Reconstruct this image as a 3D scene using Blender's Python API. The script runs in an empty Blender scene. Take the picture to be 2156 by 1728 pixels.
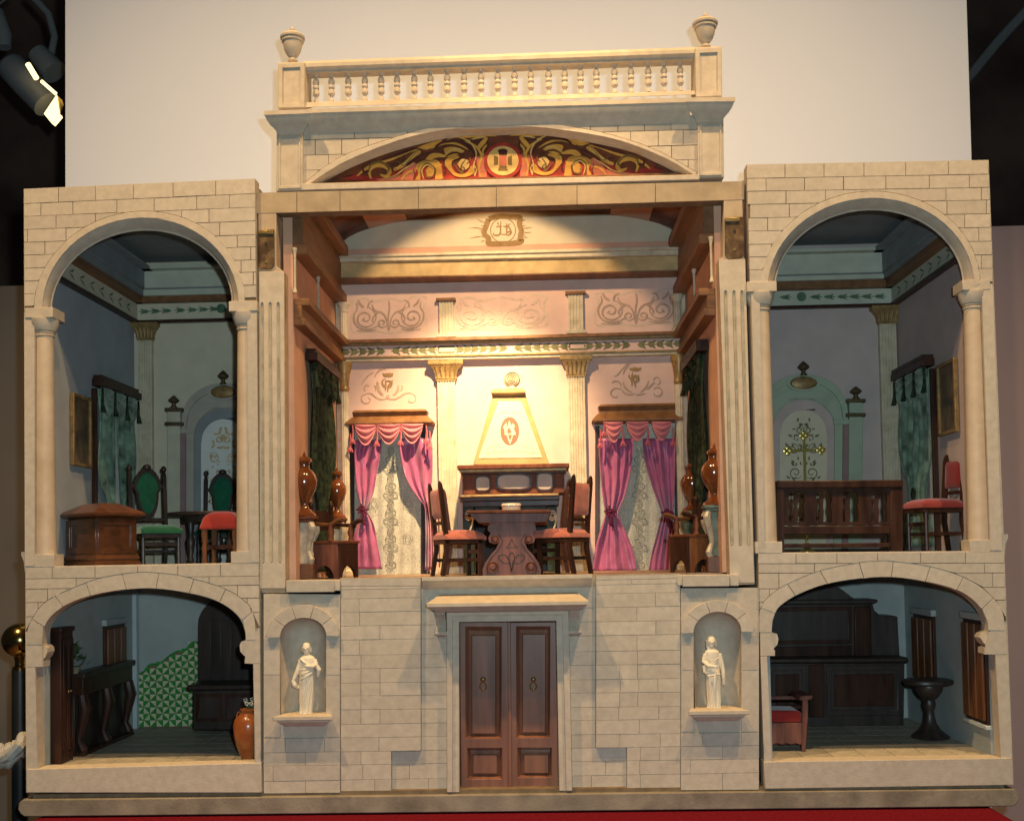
import bpy, bmesh, math, random
from mathutils import Vector, Matrix
from mathutils.geometry import tessellate_polygon
random.seed(11)
R = math.radians
scene = bpy.context.scene
COL = scene.collection

# ------------------------------------------------------------------ camera
# photo pixels are written in a 2156 x 1728 frame; metres, x right, y into the house, z up
FOC, PCX, PCY = 2240.0, 1078.0, 864 + 224.05
EYE = Vector((.0624, -1.7397, .3819))
YAW, PITCH, ROLL = .0308, .0347, -.0177
FWD = Vector((-math.sin(YAW) * math.cos(PITCH), math.cos(YAW) * math.cos(PITCH), math.sin(PITCH)))
_r = Vector((math.cos(YAW), math.sin(YAW), 0)); _u = _r.cross(FWD)
RGT = _r * math.cos(ROLL) + _u * math.sin(ROLL)
UPV = _u * math.cos(ROLL) - _r * math.sin(ROLL)
cd = bpy.data.cameras.new('camera'); cam = bpy.data.objects.new('camera', cd); COL.objects.link(cam)
cd.sensor_width = 36; cd.sensor_fit = 'HORIZONTAL'; cd.lens = 36 * FOC / 2156
cd.shift_y = 224.05 / 2156; cd.clip_start = .05; cd.clip_end = 60
mw = Matrix((RGT, UPV, -FWD)).transposed().to_4x4(); mw.translation = EYE
cam.matrix_world = mw
scene.camera = cam

# ------------------------------------------------------------------ light
world = bpy.data.worlds.new('World'); scene.world = world; world.use_nodes = True
wb = world.node_tree.nodes['Background']; wb.inputs[0].default_value = (.55, .62, .75, 1); wb.inputs[1].default_value = .018

def lamp(name, kind, loc, power, color, aim=None, size=.03, angle=60, blend=.5):
    l = bpy.data.lights.new(name, kind); l.energy = power; l.color = color
    if kind in ('POINT', 'SPOT'): l.shadow_soft_size = size
    if kind == 'SPOT': l.spot_size = R(angle); l.spot_blend = blend
    o = bpy.data.objects.new(name, l); COL.objects.link(o); o.location = loc
    if aim is not None: o.rotation_euler = (Vector(aim) - Vector(loc)).to_track_quat('-Z', 'Y').to_euler()
    return o
WARM = (1.0, .645, .30)
lamp('camera_flash', 'POINT', EYE + Vector((.05, -.02, .055)), 52, (.65, .86, .94), size=.012)
lamp('gallery_spot', 'SPOT', (-.95, -.95, 2.9), 225, WARM, (-.40, 0, .08), .03, 76, 1.0)
lamp('gallery_spot', 'SPOT', (.95, -.95, 2.9), 225, WARM, (.40, 0, .08), .03, 76, 1.0)
lamp('gallery_spot', 'SPOT', (.0, -1.1, 2.6), 60, WARM, (0.0, .1, .7), .03, 80, .8)
lamp('gallery_spot', 'SPOT', (.05, -.85, 2.2), 80, WARM, (.06, 0, 1.19), .02, 20, 1.0)

vs = scene.view_settings
vs.view_transform = 'Standard'; vs.look = 'None'; vs.gamma = 1; vs.use_curve_mapping = False; vs.exposure = 0
scene.render.engine = 'CYCLES'
scene.cycles.max_bounces = 6

# ------------------------------------------------------------------ pixels -> places
def ray(q): return FWD + RGT * ((q[0] - PCX) / FOC) - UPV * ((q[1] - PCY) / FOC)
def PY(x, y, Y):
    d = ray((x, y)); return EYE + d * ((Y - EYE.y) / d.y)
def PX(x, y, X):
    d = ray((x, y)); return EYE + d * ((X - EYE.x) / d.x)
def PZ(x, y, Z):
    d = ray((x, y)); return EYE + d * ((Z - EYE.z) / d.z)
def xz(x, y, Y):
    p = PY(x, y, Y); return (p.x, p.z)
def XZ(pts, Y): return [xz(a, b, Y) for a, b in pts]
def mpp(Y): return (1.7397 + Y) / FOC              # metres per pixel at depth Y
def crop(sx, sy, w, out):
    k = w / out / 1.01391
    return lambda *p: [(sx / 1.01391 + x * k, sy / 1.01391 + y * k) for x, y in p] if isinstance(p[0], tuple) else (sx / 1.01391 + p[0] * k, sy / 1.01391 + p[1] * k)
A1 = crop(540, 0, 1060, 2156); A2 = crop(0, 0, 600, 1851); A3 = crop(0, 440, 580, 1253); A4 = crop(0, 1180, 600, 1813)
A5 = crop(1560, 320, 626, 1202); A6 = crop(1580, 1180, 606, 1831); A7 = crop(530, 380, 550, 1980); A8 = crop(1060, 380, 550, 1980)
B1 = crop(590, 740, 410, 1362); B2 = crop(880, 740, 440, 1462); B3 = crop(1200, 740, 410, 1362); B4 = crop(540, 1220, 460, 1494)
B5 = crop(860, 1220, 460, 1494); B6 = crop(1250, 1220, 450, 1462); B7 = crop(100, 760, 440, 1618); B8 = crop(1620, 740, 480, 1728)
C1 = crop(680, 270, 410, 2156); C2 = crop(1060, 270, 410, 2156); C3 = crop(980, 440, 180, 2156); C4 = crop(730, 770, 200, 2156)
C5 = crop(1270, 760, 200, 2156); C6 = crop(720, 600, 420, 2156); C7 = crop(1020, 860, 140, 2156)

# ------------------------------------------------------------------ materials
MATS = {}
def mat(name, col, rough=.6, var=.18, scale=40, metal=0, spec=.4, bump=.0, bscale=300, stain=None, stain_amt=.35, stain_scale=9, rnd=0, stretch=None, sheen=0, coat=0):
    m = bpy.data.materials.new(name); m.use_nodes = True; MATS[name] = m
    nt = m.node_tree; N = nt.nodes; L = nt.links
    b = N['Principled BSDF']
    b.inputs['Roughness'].default_value = rough; b.inputs['Metallic'].default_value = metal
    b.inputs['Specular IOR Level'].default_value = spec
    if sheen: b.inputs['Sheen Weight'].default_value = sheen
    if coat: b.inputs['Coat Weight'].default_value = coat; b.inputs['Coat Roughness'].default_value = .15
    tc = N.new('ShaderNodeTexCoord'); src = tc.outputs['Object']
    if stretch:
        mp = N.new('ShaderNodeMapping'); mp.inputs['Scale'].default_value = stretch; L.new(src, mp.inputs[0]); src = mp.outputs[0]
    nz = N.new('ShaderNodeTexNoise'); nz.inputs['Scale'].default_value = scale; nz.inputs['Detail'].default_value = 6; L.new(src, nz.inputs['Vector'])
    cr = N.new('ShaderNodeValToRGB'); c = Vector(col)
    lo = [max(0, v * (1 - var)) for v in c]; hi = [min(1, v * (1 + var)) for v in c]
    cr.color_ramp.elements[0].position = .32; cr.color_ramp.elements[1].position = .68
    cr.color_ramp.elements[0].color = (*lo, 1); cr.color_ramp.elements[1].color = (*hi, 1)
    L.new(nz.outputs[0], cr.inputs[0]); out = cr.outputs[0]
    if stain:
        n2 = N.new('ShaderNodeTexNoise'); n2.inputs['Scale'].default_value = stain_scale; n2.inputs['Detail'].default_value = 8; n2.inputs['Roughness'].default_value = .65
        L.new(tc.outputs['Object'], n2.inputs['Vector'])
        r2 = N.new('ShaderNodeMapRange'); r2.inputs[1].default_value = .5; r2.inputs[2].default_value = .72; r2.inputs[4].default_value = stain_amt
        L.new(n2.outputs[0], r2.inputs[0])
        mx = N.new('ShaderNodeMix'); mx.data_type = 'RGBA'; L.new(r2.outputs[0], mx.inputs[0]); L.new(out, mx.inputs[6]); mx.inputs[7].default_value = (*stain, 1); out = mx.outputs[2]
    if rnd:
        oi = N.new('ShaderNodeObjectInfo'); hs = N.new('ShaderNodeHueSaturation')
        r3 = N.new('ShaderNodeMapRange'); r3.inputs[3].default_value = 1 - rnd; r3.inputs[4].default_value = 1 + rnd
        L.new(oi.outputs['Random'], r3.inputs[0]); L.new(r3.outputs[0], hs.inputs['Value']); L.new(out, hs.inputs['Color']); out = hs.outputs[0]
    L.new(out, b.inputs['Base Color'])
    if bump:
        n3 = N.new('ShaderNodeTexNoise'); n3.inputs['Scale'].default_value = bscale; n3.inputs['Detail'].default_value = 4; L.new(src, n3.inputs['Vector'])
        bp = N.new('ShaderNodeBump'); bp.inputs['Strength'].default_value = bump; bp.inputs['Distance'].default_value = .001
        L.new(n3.outputs[0], bp.inputs['Height']); L.new(bp.outputs[0], b.inputs['Normal'])
    return m
DIRT = (.22, .16, .10)
mat('stone', (.55, .475, .375), .8, .08, 90, spec=.12, bump=.4, bscale=500, stain=(.38, .31, .23), stain_amt=.20, stain_scale=15, rnd=.055)
mat('trim', (.56, .475, .365), .7, .09, 70, spec=.18, bump=.3, bscale=400, stain=(.36, .27, .17), stain_amt=.22, stain_scale=18)
mat('plinth', (.27, .225, .165), .7, .22, 25, spec=.25, bump=.5, bscale=220, stain=(.11, .085, .06), stain_amt=.85, stain_scale=9)
mat('joint', (.20, .145, .09), .9, .2, 50, spec=.1)
mat('joint_pale', (.36, .295, .215), .9, .2, 50, spec=.1)
mat('lintel_stone', (.43, .33, .215), .8, .12, 40, spec=.15, stain=(.26, .18, .10), stain_amt=.5, stain_scale=12)
mat('opening_tan', (.47, .36, .24), .7, .1, 40, spec=.2, stain=(.28, .19, .10), stain_amt=.5, stain_scale=16)
mat('aged_cream', (.58, .50, .36), .6, .12, 60, spec=.3, stain=(.30, .20, .09), stain_amt=.5, stain_scale=40)
mat('column_paint', (.60, .47, .33), .5, .06, 50, spec=.3, stain=(.40, .28, .16), stain_amt=.4, stain_scale=18)
mat('lock_brown', (.13, .075, .035), .5, .4, 60, metal=.4, spec=.4, stain=(.30, .22, .10), stain_amt=.5, stain_scale=60)
mat('bronze', (.11, .080, .040), .5, .3, 60, metal=.5, spec=.4)
mat('gilt', (.32, .20, .075), .45, .35, 120, metal=.35, spec=.5, stain=(.10, .07, .03), stain_amt=.7, stain_scale=60)
mat('brass', (.50, .36, .14), .38, .25, 60, metal=.9, stain=(.16, .10, .04), stain_amt=.5, stain_scale=60)
mat('polished_brass', (.60, .38, .12), .16, .1, 20, metal=1)
mat('pink_wall', (.68, .47, .40), .85, .06, 30, spec=.1, stain=(.70, .42, .33), stain_amt=.5, stain_scale=10)
mat('orange_wall', (.62, .36, .24), .75, .08, 30, spec=.2)
mat('lunette_cream', (.62, .52, .38), .8, .06, 30, spec=.1)
mat('salmon', (.66, .36, .25), .8, .06, 30, spec=.1)
mat('frieze_gold', (.52, .37, .18), .6, .15, 40, spec=.2, stain=(.36, .22, .08), stain_amt=.6, stain_scale=25)
mat('wood_moulding', (.20, .092, .038), .5, .3, 60, spec=.35, stretch=(1, .15, 1))
mat('dark_wood', (.045, .020, .013), .35, .45, 70, spec=.2, stretch=(1, 1, .15))
mat('black_wood', (.035, .024, .020), .4, .4, 70, spec=.45, stretch=(1, 1, .15), bump=.15, bscale=200)
mat('red_wood', (.15, .050, .024), .55, .35, 80, spec=.18, stretch=(1, 1, .12))
mat('chest_wood', (.085, .030, .012), .32, .4, 60, spec=.5, stretch=(.3, 1, 1), coat=.4)
mat('door_wood', (.20, .085, .052), .42, .3, 60, spec=.35, stretch=(1, 1, .10), stain=(.24, .12, .06), stain_amt=.5, stain_scale=16, coat=.2)
mat('rose_wood', (.16, .062, .045), .5, .4, 90, spec=.3, stretch=(1, 1, .15), bump=.2, bscale=150)
mat('orange_wood', (.15, .060, .024), .4, .3, 70, spec=.4, stretch=(1, 1, .2))
mat('vase_glaze', (.15, .042, .011), .15, .25, 50, spec=.6, coat=.6)
mat('amphora', (.36, .10, .025), .28, .2, 40, spec=.5, coat=.3)
mat('satin', (.38, .09, .21), .40, .16, 40, spec=.5, sheen=.4, bump=.25, bscale=180, stain=(.40, .07, .20), stain_amt=.6, stain_scale=30)  # purpler tone carries the shade on the lower drapes
mat('satin_trim', (.42, .075, .10), .5, .2, 200, spec=.3, sheen=.4)
mat('red_fabric', (.55, .17, .115), .85, .12, 90, spec=.1, sheen=.3, bump=.3, bscale=900)
mat('crimson', (.20, .009, .012), .7, .12, 80, spec=.2, sheen=.5, bump=.2, bscale=700)
mat('bright_red', (.26, .018, .015), .8, .1, 80, spec=.2, sheen=.4, bump=.2, bscale=700)
mat('green_fabric', (.009, .105, .052), .8, .2, 90, spec=.15, sheen=.5, bump=.3, bscale=700)
mat('green_damask', (.16, .24, .17), .55, .75, 40, spec=.35, sheen=.3)
mat('dark_drape', (.030, .042, .024), .8, .6, 90, spec=.1)
mat('fire_green', (.025, .040, .028), .5, .5, 60, spec=.2)
mat('pale_post', (.48, .54, .55), .8, .08, 20, spec=.1)
mat('tie_purple', (.11, .014, .045), .7, .2, 90, spec=.2)
mat('satin_swag_lit', (.56, .17, .19), .40, .14, 40, spec=.5, sheen=.4, bump=.2, bscale=180)  # curtain satin again, its lit salmon tone put into the colour
mat('lace_dark', (.30, .27, .205), .9, .2, 90, spec=.1)
mat('green_marble', (.12, .145, .095), .35, .5, 60, spec=.35)
mat('marble_cream', (.50, .42, .30), .35, .25, 60, spec=.5, stain=(.20, .10, .05), stain_amt=.6, stain_scale=40)
mat('statue', (.82, .73, .56), .55, .06, 90, spec=.35, stain=(.42, .27, .12), stain_amt=.35, stain_scale=90)
mat('sky_wall', (.39, .41, .43), .9, .07, 20, spec=.1, stain=(.32, .31, .33), stain_amt=.5, stain_scale=9)
mat('cream_wall', (.62, .55, .41), .9, .06, 20, spec=.1, stain=(.48, .44, .33), stain_amt=.5, stain_scale=9)
mat('lilac_wall', (.53, .43, .40), .9, .06, 20, spec=.1, stain=(.41, .34, .34), stain_amt=.5, stain_scale=9)
mat('blue_wall', (.39, .42, .40), .9, .08, 20, spec=.1, stain=(.25, .28, .28), stain_amt=.5, stain_scale=11)
mat('mint', (.50, .51, .41), .7, .08, 30, spec=.2)
mat('slate_paint', (.24, .255, .26), .7, .1, 30, spec=.2)
mat('altar_green', (.37, .43, .32), .7, .12, 30, spec=.2, stain=(.27, .33, .24), stain_amt=.6, stain_scale=30)
mat('altar_grey', (.40, .36, .30), .7, .1, 30, spec=.2)
mat('altar_post', (.52, .48, .36), .7, .1, 30, spec=.2)
mat('mauve_paint', (.28, .17, .17), .7, .1, 30, spec=.2)
mat('rose_paint', (.50, .40, .36), .7, .1, 30, spec=.2)
mat('white_paint', (.66, .67, .62), .8, .05, 30, spec=.2)
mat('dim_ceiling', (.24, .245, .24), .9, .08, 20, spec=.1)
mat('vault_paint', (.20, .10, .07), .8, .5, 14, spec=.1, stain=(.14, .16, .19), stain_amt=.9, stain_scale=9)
mat('floor_stone', (.40, .36, .28), .55, .15, 60, spec=.3, rnd=.1)
mat('floor_blue', (.20, .23, .25), .5, .2, 40, spec=.3, rnd=.1)
mat('hall_floor', (.25, .16, .10), .4, .3, 40, spec=.4, rnd=.1)
mat('tile_green', (.04, .27, .05), .25, .4, 50, spec=.5)
mat('tile_cream', (.60, .60, .38), .3, .22, 50, spec=.5)
mat('ink_brown', (.30, .19, .09), .8, .15, 80, spec=.1)
mat('ink_faint', (.42, .29, .215), .85, .15, 80, spec=.1)
mat('ink_pale', (.60, .45, .36), .85, .1, 80, spec=.1)
mat('ink_dark', (.10, .075, .045), .8, .2, 80, spec=.1)
mat('leaf_green', (.17, .165, .085), .8, .25, 90, spec=.1)
mat('leaf_dim', (.10, .17, .10), .8, .25, 90, spec=.1)
mat('paint_gold', (.66, .33, .055), .5, .15, 80, spec=.3)
mat('paint_pale_gold', (.74, .47, .15), .5, .15, 80, spec=.3)
mat('paint_maroon', (.085, .022, .013), .45, .3, 80, spec=.35)
mat('paint_brown', (.15, .042, .015), .45, .3, 80, spec=.35)
mat('paint_red', (.40, .035, .022), .45, .2, 60, spec=.35)
mat('paint_olive', (.20, .115, .03), .5, .25, 80, spec=.3)
mat('paint_coral', (.62, .17, .09), .5, .15, 60, spec=.3)
mat('hood_white', (.56, .49, .34), .7, .05, 30, spec=.2)
mat('hood_frame', (.36, .235, .10), .6, .12, 40, spec=.2)
mat('medallion_red', (.60, .10, .07), .6, .1, 60, spec=.2)
mat('mirror', (.50, .41, .32), .5, .2, 20, spec=.3)
mat('porcelain', (.72, .66, .50), .2, .05, 30, spec=.6)
mat('gold_leaf', (.75, .60, .18), .22, .15, 60, metal=.8, spec=.6)
mat('picture_dark', (.10, .07, .035), .4, .7, 25, spec=.5, stain=(.25, .10, .05), stain_amt=.7, stain_scale=30)
mat('red_cloth', (.14, .010, .017), .95, .18, 160, spec=.0, bump=.3, bscale=1200)
mat('backdrop', (.68, .75, .91), .95, .02, 2, spec=.05)
mat('grey_board', (.20, .18, .16), .9, .1, 5, spec=.1)
mat('purple_board', (.46, .35, .36), .9, .04, 5, spec=.1)
mat('dark_gallery', (.20, .13, .10), .95, .4, 3, spec=.05)
mat('black_metal', (.02, .021, .022), .4, .2, 20, spec=.5)
mat('lamp_grey', (.30, .30, .29), .5, .08, 20, spec=.3)
mat('rope_white', (.70, .66, .58), .9, .15, 60, spec=.1)
mat('petal', (.62, .60, .50), .7, .1, 60)
mat('foliage', (.05, .11, .04), .7, .3, 80)
mat('blue_cloth', (.09, .17, .23), .8, .2, 60)
mat('lamp_black', (.015, .014, .013), .6, .1, 20)

def emissive(name, col, strength):
    m = bpy.data.materials.new(name); m.use_nodes = True; MATS[name] = m
    b = m.node_tree.nodes['Principled BSDF']; b.inputs['Base Color'].default_value = (*col, 1)
    n = m.node_tree.nodes.new('ShaderNodeTexNoise'); n.inputs['Scale'].default_value = 8
    mr = m.node_tree.nodes.new('ShaderNodeMapRange'); mr.inputs[3].default_value = strength * .8; mr.inputs[4].default_value = strength * 1.2
    m.node_tree.links.new(n.outputs[0], mr.inputs[0]); m.node_tree.links.new(mr.outputs[0], b.inputs['Emission Strength'])
    b.inputs['Emission Color'].default_value = (*col, 1)
emissive('lamp_glow', (1, .78, .36), 2.2)

def lace_mat():
    m = bpy.data.materials.new('lace'); m.use_nodes = True; MATS['lace'] = m
    nt = m.node_tree; N = nt.nodes; L = nt.links; b = N['Principled BSDF']; b.inputs['Roughness'].default_value = .8
    tc = N.new('ShaderNodeTexCoord'); v = N.new('ShaderNodeTexVoronoi'); v.inputs['Scale'].default_value = 520; v.feature = 'DISTANCE_TO_EDGE'
    n = N.new('ShaderNodeTexNoise'); n.inputs['Scale'].default_value = 45; n.inputs['Detail'].default_value = 5
    L.new(tc.outputs['Object'], v.inputs['Vector']); L.new(tc.outputs['Object'], n.inputs['Vector'])
    r = N.new('ShaderNodeMapRange'); r.inputs[1].default_value = .0; r.inputs[2].default_value = .22; r.inputs[3].default_value = 1; r.inputs[4].default_value = 0
    L.new(v.outputs['Distance'], r.inputs[0])
    ad = N.new('ShaderNodeMath'); ad.operation = 'MULTIPLY_ADD'; L.new(n.outputs[0], ad.inputs[0]); ad.inputs[1].default_value = .9; L.new(r.outputs[0], ad.inputs[2])
    cr = N.new('ShaderNodeValToRGB'); cr.color_ramp.elements[0].position = .35; cr.color_ramp.elements[0].color = (.19, .19, .155, 1)
    cr.color_ramp.elements[1].position = 1.0; cr.color_ramp.elements[1].color = (.62, .59, .48, 1)
    L.new(ad.outputs[0], cr.inputs[0]); L.new(cr.outputs[0], b.inputs['Base Color'])
lace_mat()

# ------------------------------------------------------------------ mesh tools
class MB:
    def __init__(s): s.v = []; s.f = []
    def add(s, vs, fs):
        o = len(s.v); s.v += [tuple(p) for p in vs]; s.f += [tuple(i + o for i in f) for f in fs]; return s
    def box(s, a, b, M=None):
        (x0, y0, z0), (x1, y1, z1) = a, b
        vs = [Vector(p) for p in ((x0, y0, z0), (x1, y0, z0), (x1, y1, z0), (x0, y1, z0), (x0, y0, z1), (x1, y0, z1), (x1, y1, z1), (x0, y1, z1))]
        if M: vs = [M @ p for p in vs]
        return s.add(vs, [(0, 3, 2, 1), (4, 5, 6, 7), (0, 1, 5, 4), (1, 2, 6, 5), (2, 3, 7, 6), (3, 0, 4, 7)])
    def hexa(s, lo, hi):                      # two quads of 4 points
        return s.add(list(lo) + list(hi), [(0, 3, 2, 1), (4, 5, 6, 7), (0, 1, 5, 4), (1, 2, 6, 5), (2, 3, 7, 6), (3, 0, 4, 7)])
    def prism(s, poly, a, b, axis='y', holes=(), M=None):
        loops = [list(poly)] + [list(h) for h in holes]
        def P(p, t):
            r = Vector((p[0], t, p[1])) if axis == 'y' else Vector((t, p[0], p[1])) if axis == 'x' else Vector((p[0], p[1], t))
            return M @ r if M else r
        flat = [p for l in loops for p in l]; n = len(flat)
        tri = tessellate_polygon([[Vector((p[0], p[1], 0)) for p in l] for l in loops])
        vs = [P(p, a) for p in flat] + [P(p, b) for p in flat]
        if len(loops) == 1 and len(flat) == 4: fs = [(0, 1, 2, 3), (4, 5, 6, 7)]
        else: fs = [tuple(t) for t in tri] + [tuple(i + n for i in t) for t in tri]
        o = 0
        for l in loops:
            k = len(l)
            for i in range(k): j = (i + 1) % k; fs.append((o + i, o + j, n + o + j, n + o + i))
            o += k
        return s.add(vs, fs)
    def rings(s, rings, cap=True, closed=True):
        k = len(rings[0]); fs = []
        for i in range(len(rings) - 1):
            for j in range(k if closed else k - 1):
                jj = (j + 1) % k; fs.append((i * k + j, i * k + jj, (i + 1) * k + jj, (i + 1) * k + j))
        if cap and closed: fs += [tuple(range(k)), tuple(range((len(rings) - 1) * k, len(rings) * k))]
        return s.add([p for r in rings for p in r], fs)
    def lathe(s, c, prof, seg=20, sx=1, sy=1, M=None):
        rs = []
        for r, z in prof:
            rs.append([(M @ Vector((r * sx * math.cos(t), r * sy * math.sin(t), z)) if M else Vector((c[0] + r * sx * math.cos(t), c[1] + r * sy * math.sin(t), c[2] + z))) for t in [2 * math.pi * i / seg for i in range(seg)]])
        return s.rings(rs)
    def tube(s, pts, r, seg=8, M=None):
        pts = [Vector(p) for p in pts]; n = len(pts); rs = []
        if M: pts = [M @ p for p in pts]
        prev = None
        for i, p in enumerate(pts):
            t = (pts[min(i + 1, n - 1)] - pts[max(i - 1, 0)]).normalized()
            if prev is None: a = t.cross(Vector((0, 0, 1)) if abs(t.z) < .9 else Vector((1, 0, 0))).normalized()
            else: a = (prev - t * prev.dot(t)).normalized()
            prev = a; b = t.cross(a); rr = r[i] if isinstance(r, (list, tuple)) else r
            rs.append([p + a * rr * math.cos(2 * math.pi * j / seg) + b * rr * math.sin(2 * math.pi * j / seg) for j in range(seg)])
        return s.rings(rs)
    def grid(s, fn, nu, nv):
        vs = [fn(i / nu, j / nv) for j in range(nv + 1) for i in range(nu + 1)]
        fs = [(j * (nu + 1) + i, j * (nu + 1) + i + 1, (j + 1) * (nu + 1) + i + 1, (j + 1) * (nu + 1) + i) for j in range(nv) for i in range(nu)]
        return s.add(vs, fs)
    def extr_x(s, prof, x0, x1): return s.prism(prof, x0, x1, 'x')     # prof = (y,z)
    def ball(s, c, r, sz=1, seg=14, M=None):
        pr = [(r * math.sin(math.pi * k / 10) + 1e-5, -r * sz * math.cos(math.pi * k / 10)) for k in range(11)]
        return s.lathe(c, pr, seg, M=M)
    def build(s, name, m, parent=None, smooth=30, bevel=0, solid=0, fix=True, weld=False):
        me = bpy.data.meshes.new(name)
        off = parent_loc(parent)
        me.from_pydata([(x - off[0], y - off[1], z - off[2]) for x, y, z in s.v], [], s.f)
        if fix:
            bm = bmesh.new(); bm.from_mesh(me)
            if weld: bmesh.ops.remove_doubles(bm, verts=bm.verts, dist=1e-5)
            bmesh.ops.recalc_face_normals(bm, faces=bm.faces); bm.to_mesh(me); bm.free()
        if smooth:
            me.polygons.foreach_set('use_smooth', [True] * len(me.polygons))
            me.set_sharp_from_angle(angle=R(smooth))
        for mm in (m if isinstance(m, (list, tuple)) else [m]): me.materials.append(MATS[mm])
        o = bpy.data.objects.new(name, me); COL.objects.link(o)
        if parent is not None: o.parent = parent
        if bevel:
            bv = o.modifiers.new('bevel', 'BEVEL'); bv.width = bevel; bv.segments = 2; bv.limit_method = 'ANGLE'; bv.angle_limit = R(40)
        if solid:
            sd = o.modifiers.new('solid', 'SOLIDIFY'); sd.thickness = solid; sd.offset = 0
        return o
def parent_loc(p):
    v = Vector((0, 0, 0))
    while p is not None: v = v + p.location; p = p.parent
    return v
def thing(name, label, cat, loc=(0, 0, 0), group=None):
    o = bpy.data.objects.new(name, None); COL.objects.link(o); o.location = loc; o.empty_display_size = .02
    return tag(o, label, cat, group)
def tag(o, label, cat, group=None):
    o['label'] = label; o['category'] = cat
    if group: o['group'] = group
    return o
def struct(o): o['kind'] = 'structure'; return o
def lin(a, b, n): return [a + (b - a) * i / n for i in range(n + 1)]
def arc(cx, cy, rx, ry, a0, a1, n): return [(cx + rx * math.cos(R(t)), cy - ry * math.sin(R(t))) for t in lin(a0, a1, n)]
def spiral(cx, cy, r0, r1, a0, turns, n=22, flip=1):
    return [(cx + flip * (r0 + (r1 - r0) * i / n) * math.cos(R(a0) + turns * 2 * math.pi * i / n), cy - (r0 + (r1 - r0) * i / n) * math.sin(R(a0) + turns * 2 * math.pi * i / n)) for i in range(n + 1)]
def bez(p0, p1, p2, p3, n=12):
    return [tuple((1 - t) ** 3 * p0[i] + 3 * (1 - t) ** 2 * t * p1[i] + 3 * (1 - t) * t * t * p2[i] + t ** 3 * p3[i] for i in (0, 1)) for t in lin(0, 1, n)]
def interp(pts, x):
    for (a, b), (c, d) in zip(pts, pts[1:]):
        if a <= x <= c: return b + (d - b) * (x - a) / (c - a)
    return None
class Ink:                                    # flat brush strokes lying on a wall plane, authored in photo pixels
    def __init__(s, Y): s.Y = Y; s.mb = MB(); s.k = 0
    def stroke(s, pts, w=2.0, taper=True):
        s.k += 1; Y = s.Y - .00004 * (s.k % 12); n = len(pts); L_, R_ = [], []
        for i, p in enumerate(pts):
            a = pts[max(i - 1, 0)]; b = pts[min(i + 1, n - 1)]; dx, dy = b[0] - a[0], b[1] - a[1]; d = math.hypot(dx, dy) or 1
            ww = w / 2 * ((.25 + .75 * math.sin(math.pi * min(max(i / (n - 1), .0), 1)) ** .6) if taper else 1)
            L_.append(PY(p[0] - dy / d * ww, p[1] + dx / d * ww, Y)); R_.append(PY(p[0] + dy / d * ww, p[1] - dx / d * ww, Y))
        s.mb.add(L_ + R_, [(i, i + 1, n + i + 1, n + i) for i in range(n - 1)]); return s
    def fill(s, pts):
        s.k += 1; Y = s.Y - .00004 * (s.k % 12)
        tri = tessellate_polygon([[Vector((a, b, 0)) for a, b in pts]]); s.mb.add([PY(a, b, Y) for a, b in pts], [tuple(t) for t in tri]); return s
    def build(s, name, m, parent):
        o = s.mb.build(name, m, parent, smooth=0, fix=False); o['kind'] = 'stuff'; return o
# ================================================================== SETTING
BACK = .43
tbl = MB(); tbl.box((-.7875, -.40, -1.2), (.7755, .4535, -.037)).build('table_cloth', 'red_cloth', None, bevel=.012)
tag(bpy.data.objects['table_cloth'], 'red cloth covered display table under the doll house', 'table')
bd = MB()
bx0, bx1 = PY(133, 760, .455), PY(2056, 760, .455); tx0, tx1 = PY(137.5, -60, .455), PY(2033, -60, .455)
bd.hexa([(bx0.x, .455, -1.2), (bx1.x, .455, -1.2), (bx1.x, .475, -1.2), (bx0.x, .475, -1.2)], [tx0, tx1, tx1 + Vector((0, .02, 0)), tx0 + Vector((0, .02, 0))])
tag(bd.build('backdrop_board', 'backdrop'), 'tall off white backdrop board standing behind the house', 'board')
g = MB(); g.box((-1.75, .90, -1.2), (-.55, .94, PY(20, 602, .90).z)); tag(g.build('gallery_panel', 'grey_board'), 'dull grey brown panel behind the brass ball post', 'panel')
g = MB(); g.box((.55, .90, -1.2), (2.0, .94, PY(2120, 476, .90).z)); tag(g.build('gallery_panel', 'purple_board'), 'dusky mauve panel behind the right wing', 'panel')
g = MB(); g.box((-5, 3.2, -1.2), (5, 3.3, 3.6)); struct(g.build('wall', 'dark_gallery'))
g = MB(); g.box((-5, -3, -1.25), (5, 3.3, -1.2)); struct(g.build('floor', 'dark_gallery'))

# ================================================================== DOLL HOUSE
house = thing('doll_house', 'large cream doll house like a palace with two arched wings and balustrade', 'doll house', (0, .2, 0))
def crom(pts, n=5):
    out = []
    for i in range(len(pts) - 1):
        p0 = pts[max(i - 1, 0)]; p1 = pts[i]; p2 = pts[i + 1]; p3 = pts[min(i + 2, len(pts) - 1)]
        for k in range(n):
            t = k / n
            out.append(tuple(.5 * (2 * p1[j] + (p2[j] - p0[j]) * t + (2 * p0[j] - 5 * p1[j] + 4 * p2[j] - p3[j]) * t * t + (3 * p1[j] - p0[j] - 3 * p2[j] + p3[j]) * t ** 3) for j in (0, 1)))
    return out + [pts[-1]]
def archpts(xl, yl, xr, yr, top, n=28, p=1.0):
    cx = (xl + xr) / 2; rx = (xr - xl) / 2; yb = (yl + yr) / 2; ry = yb - top; out = []
    for i in range(n + 1):
        t = math.pi * (1 - i / n); x = cx + rx * math.cos(t); out.append((x, yl + (yr - yl) * (x - xl) / (xr - xl) - ry * math.sin(t) ** p))
    return out
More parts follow.
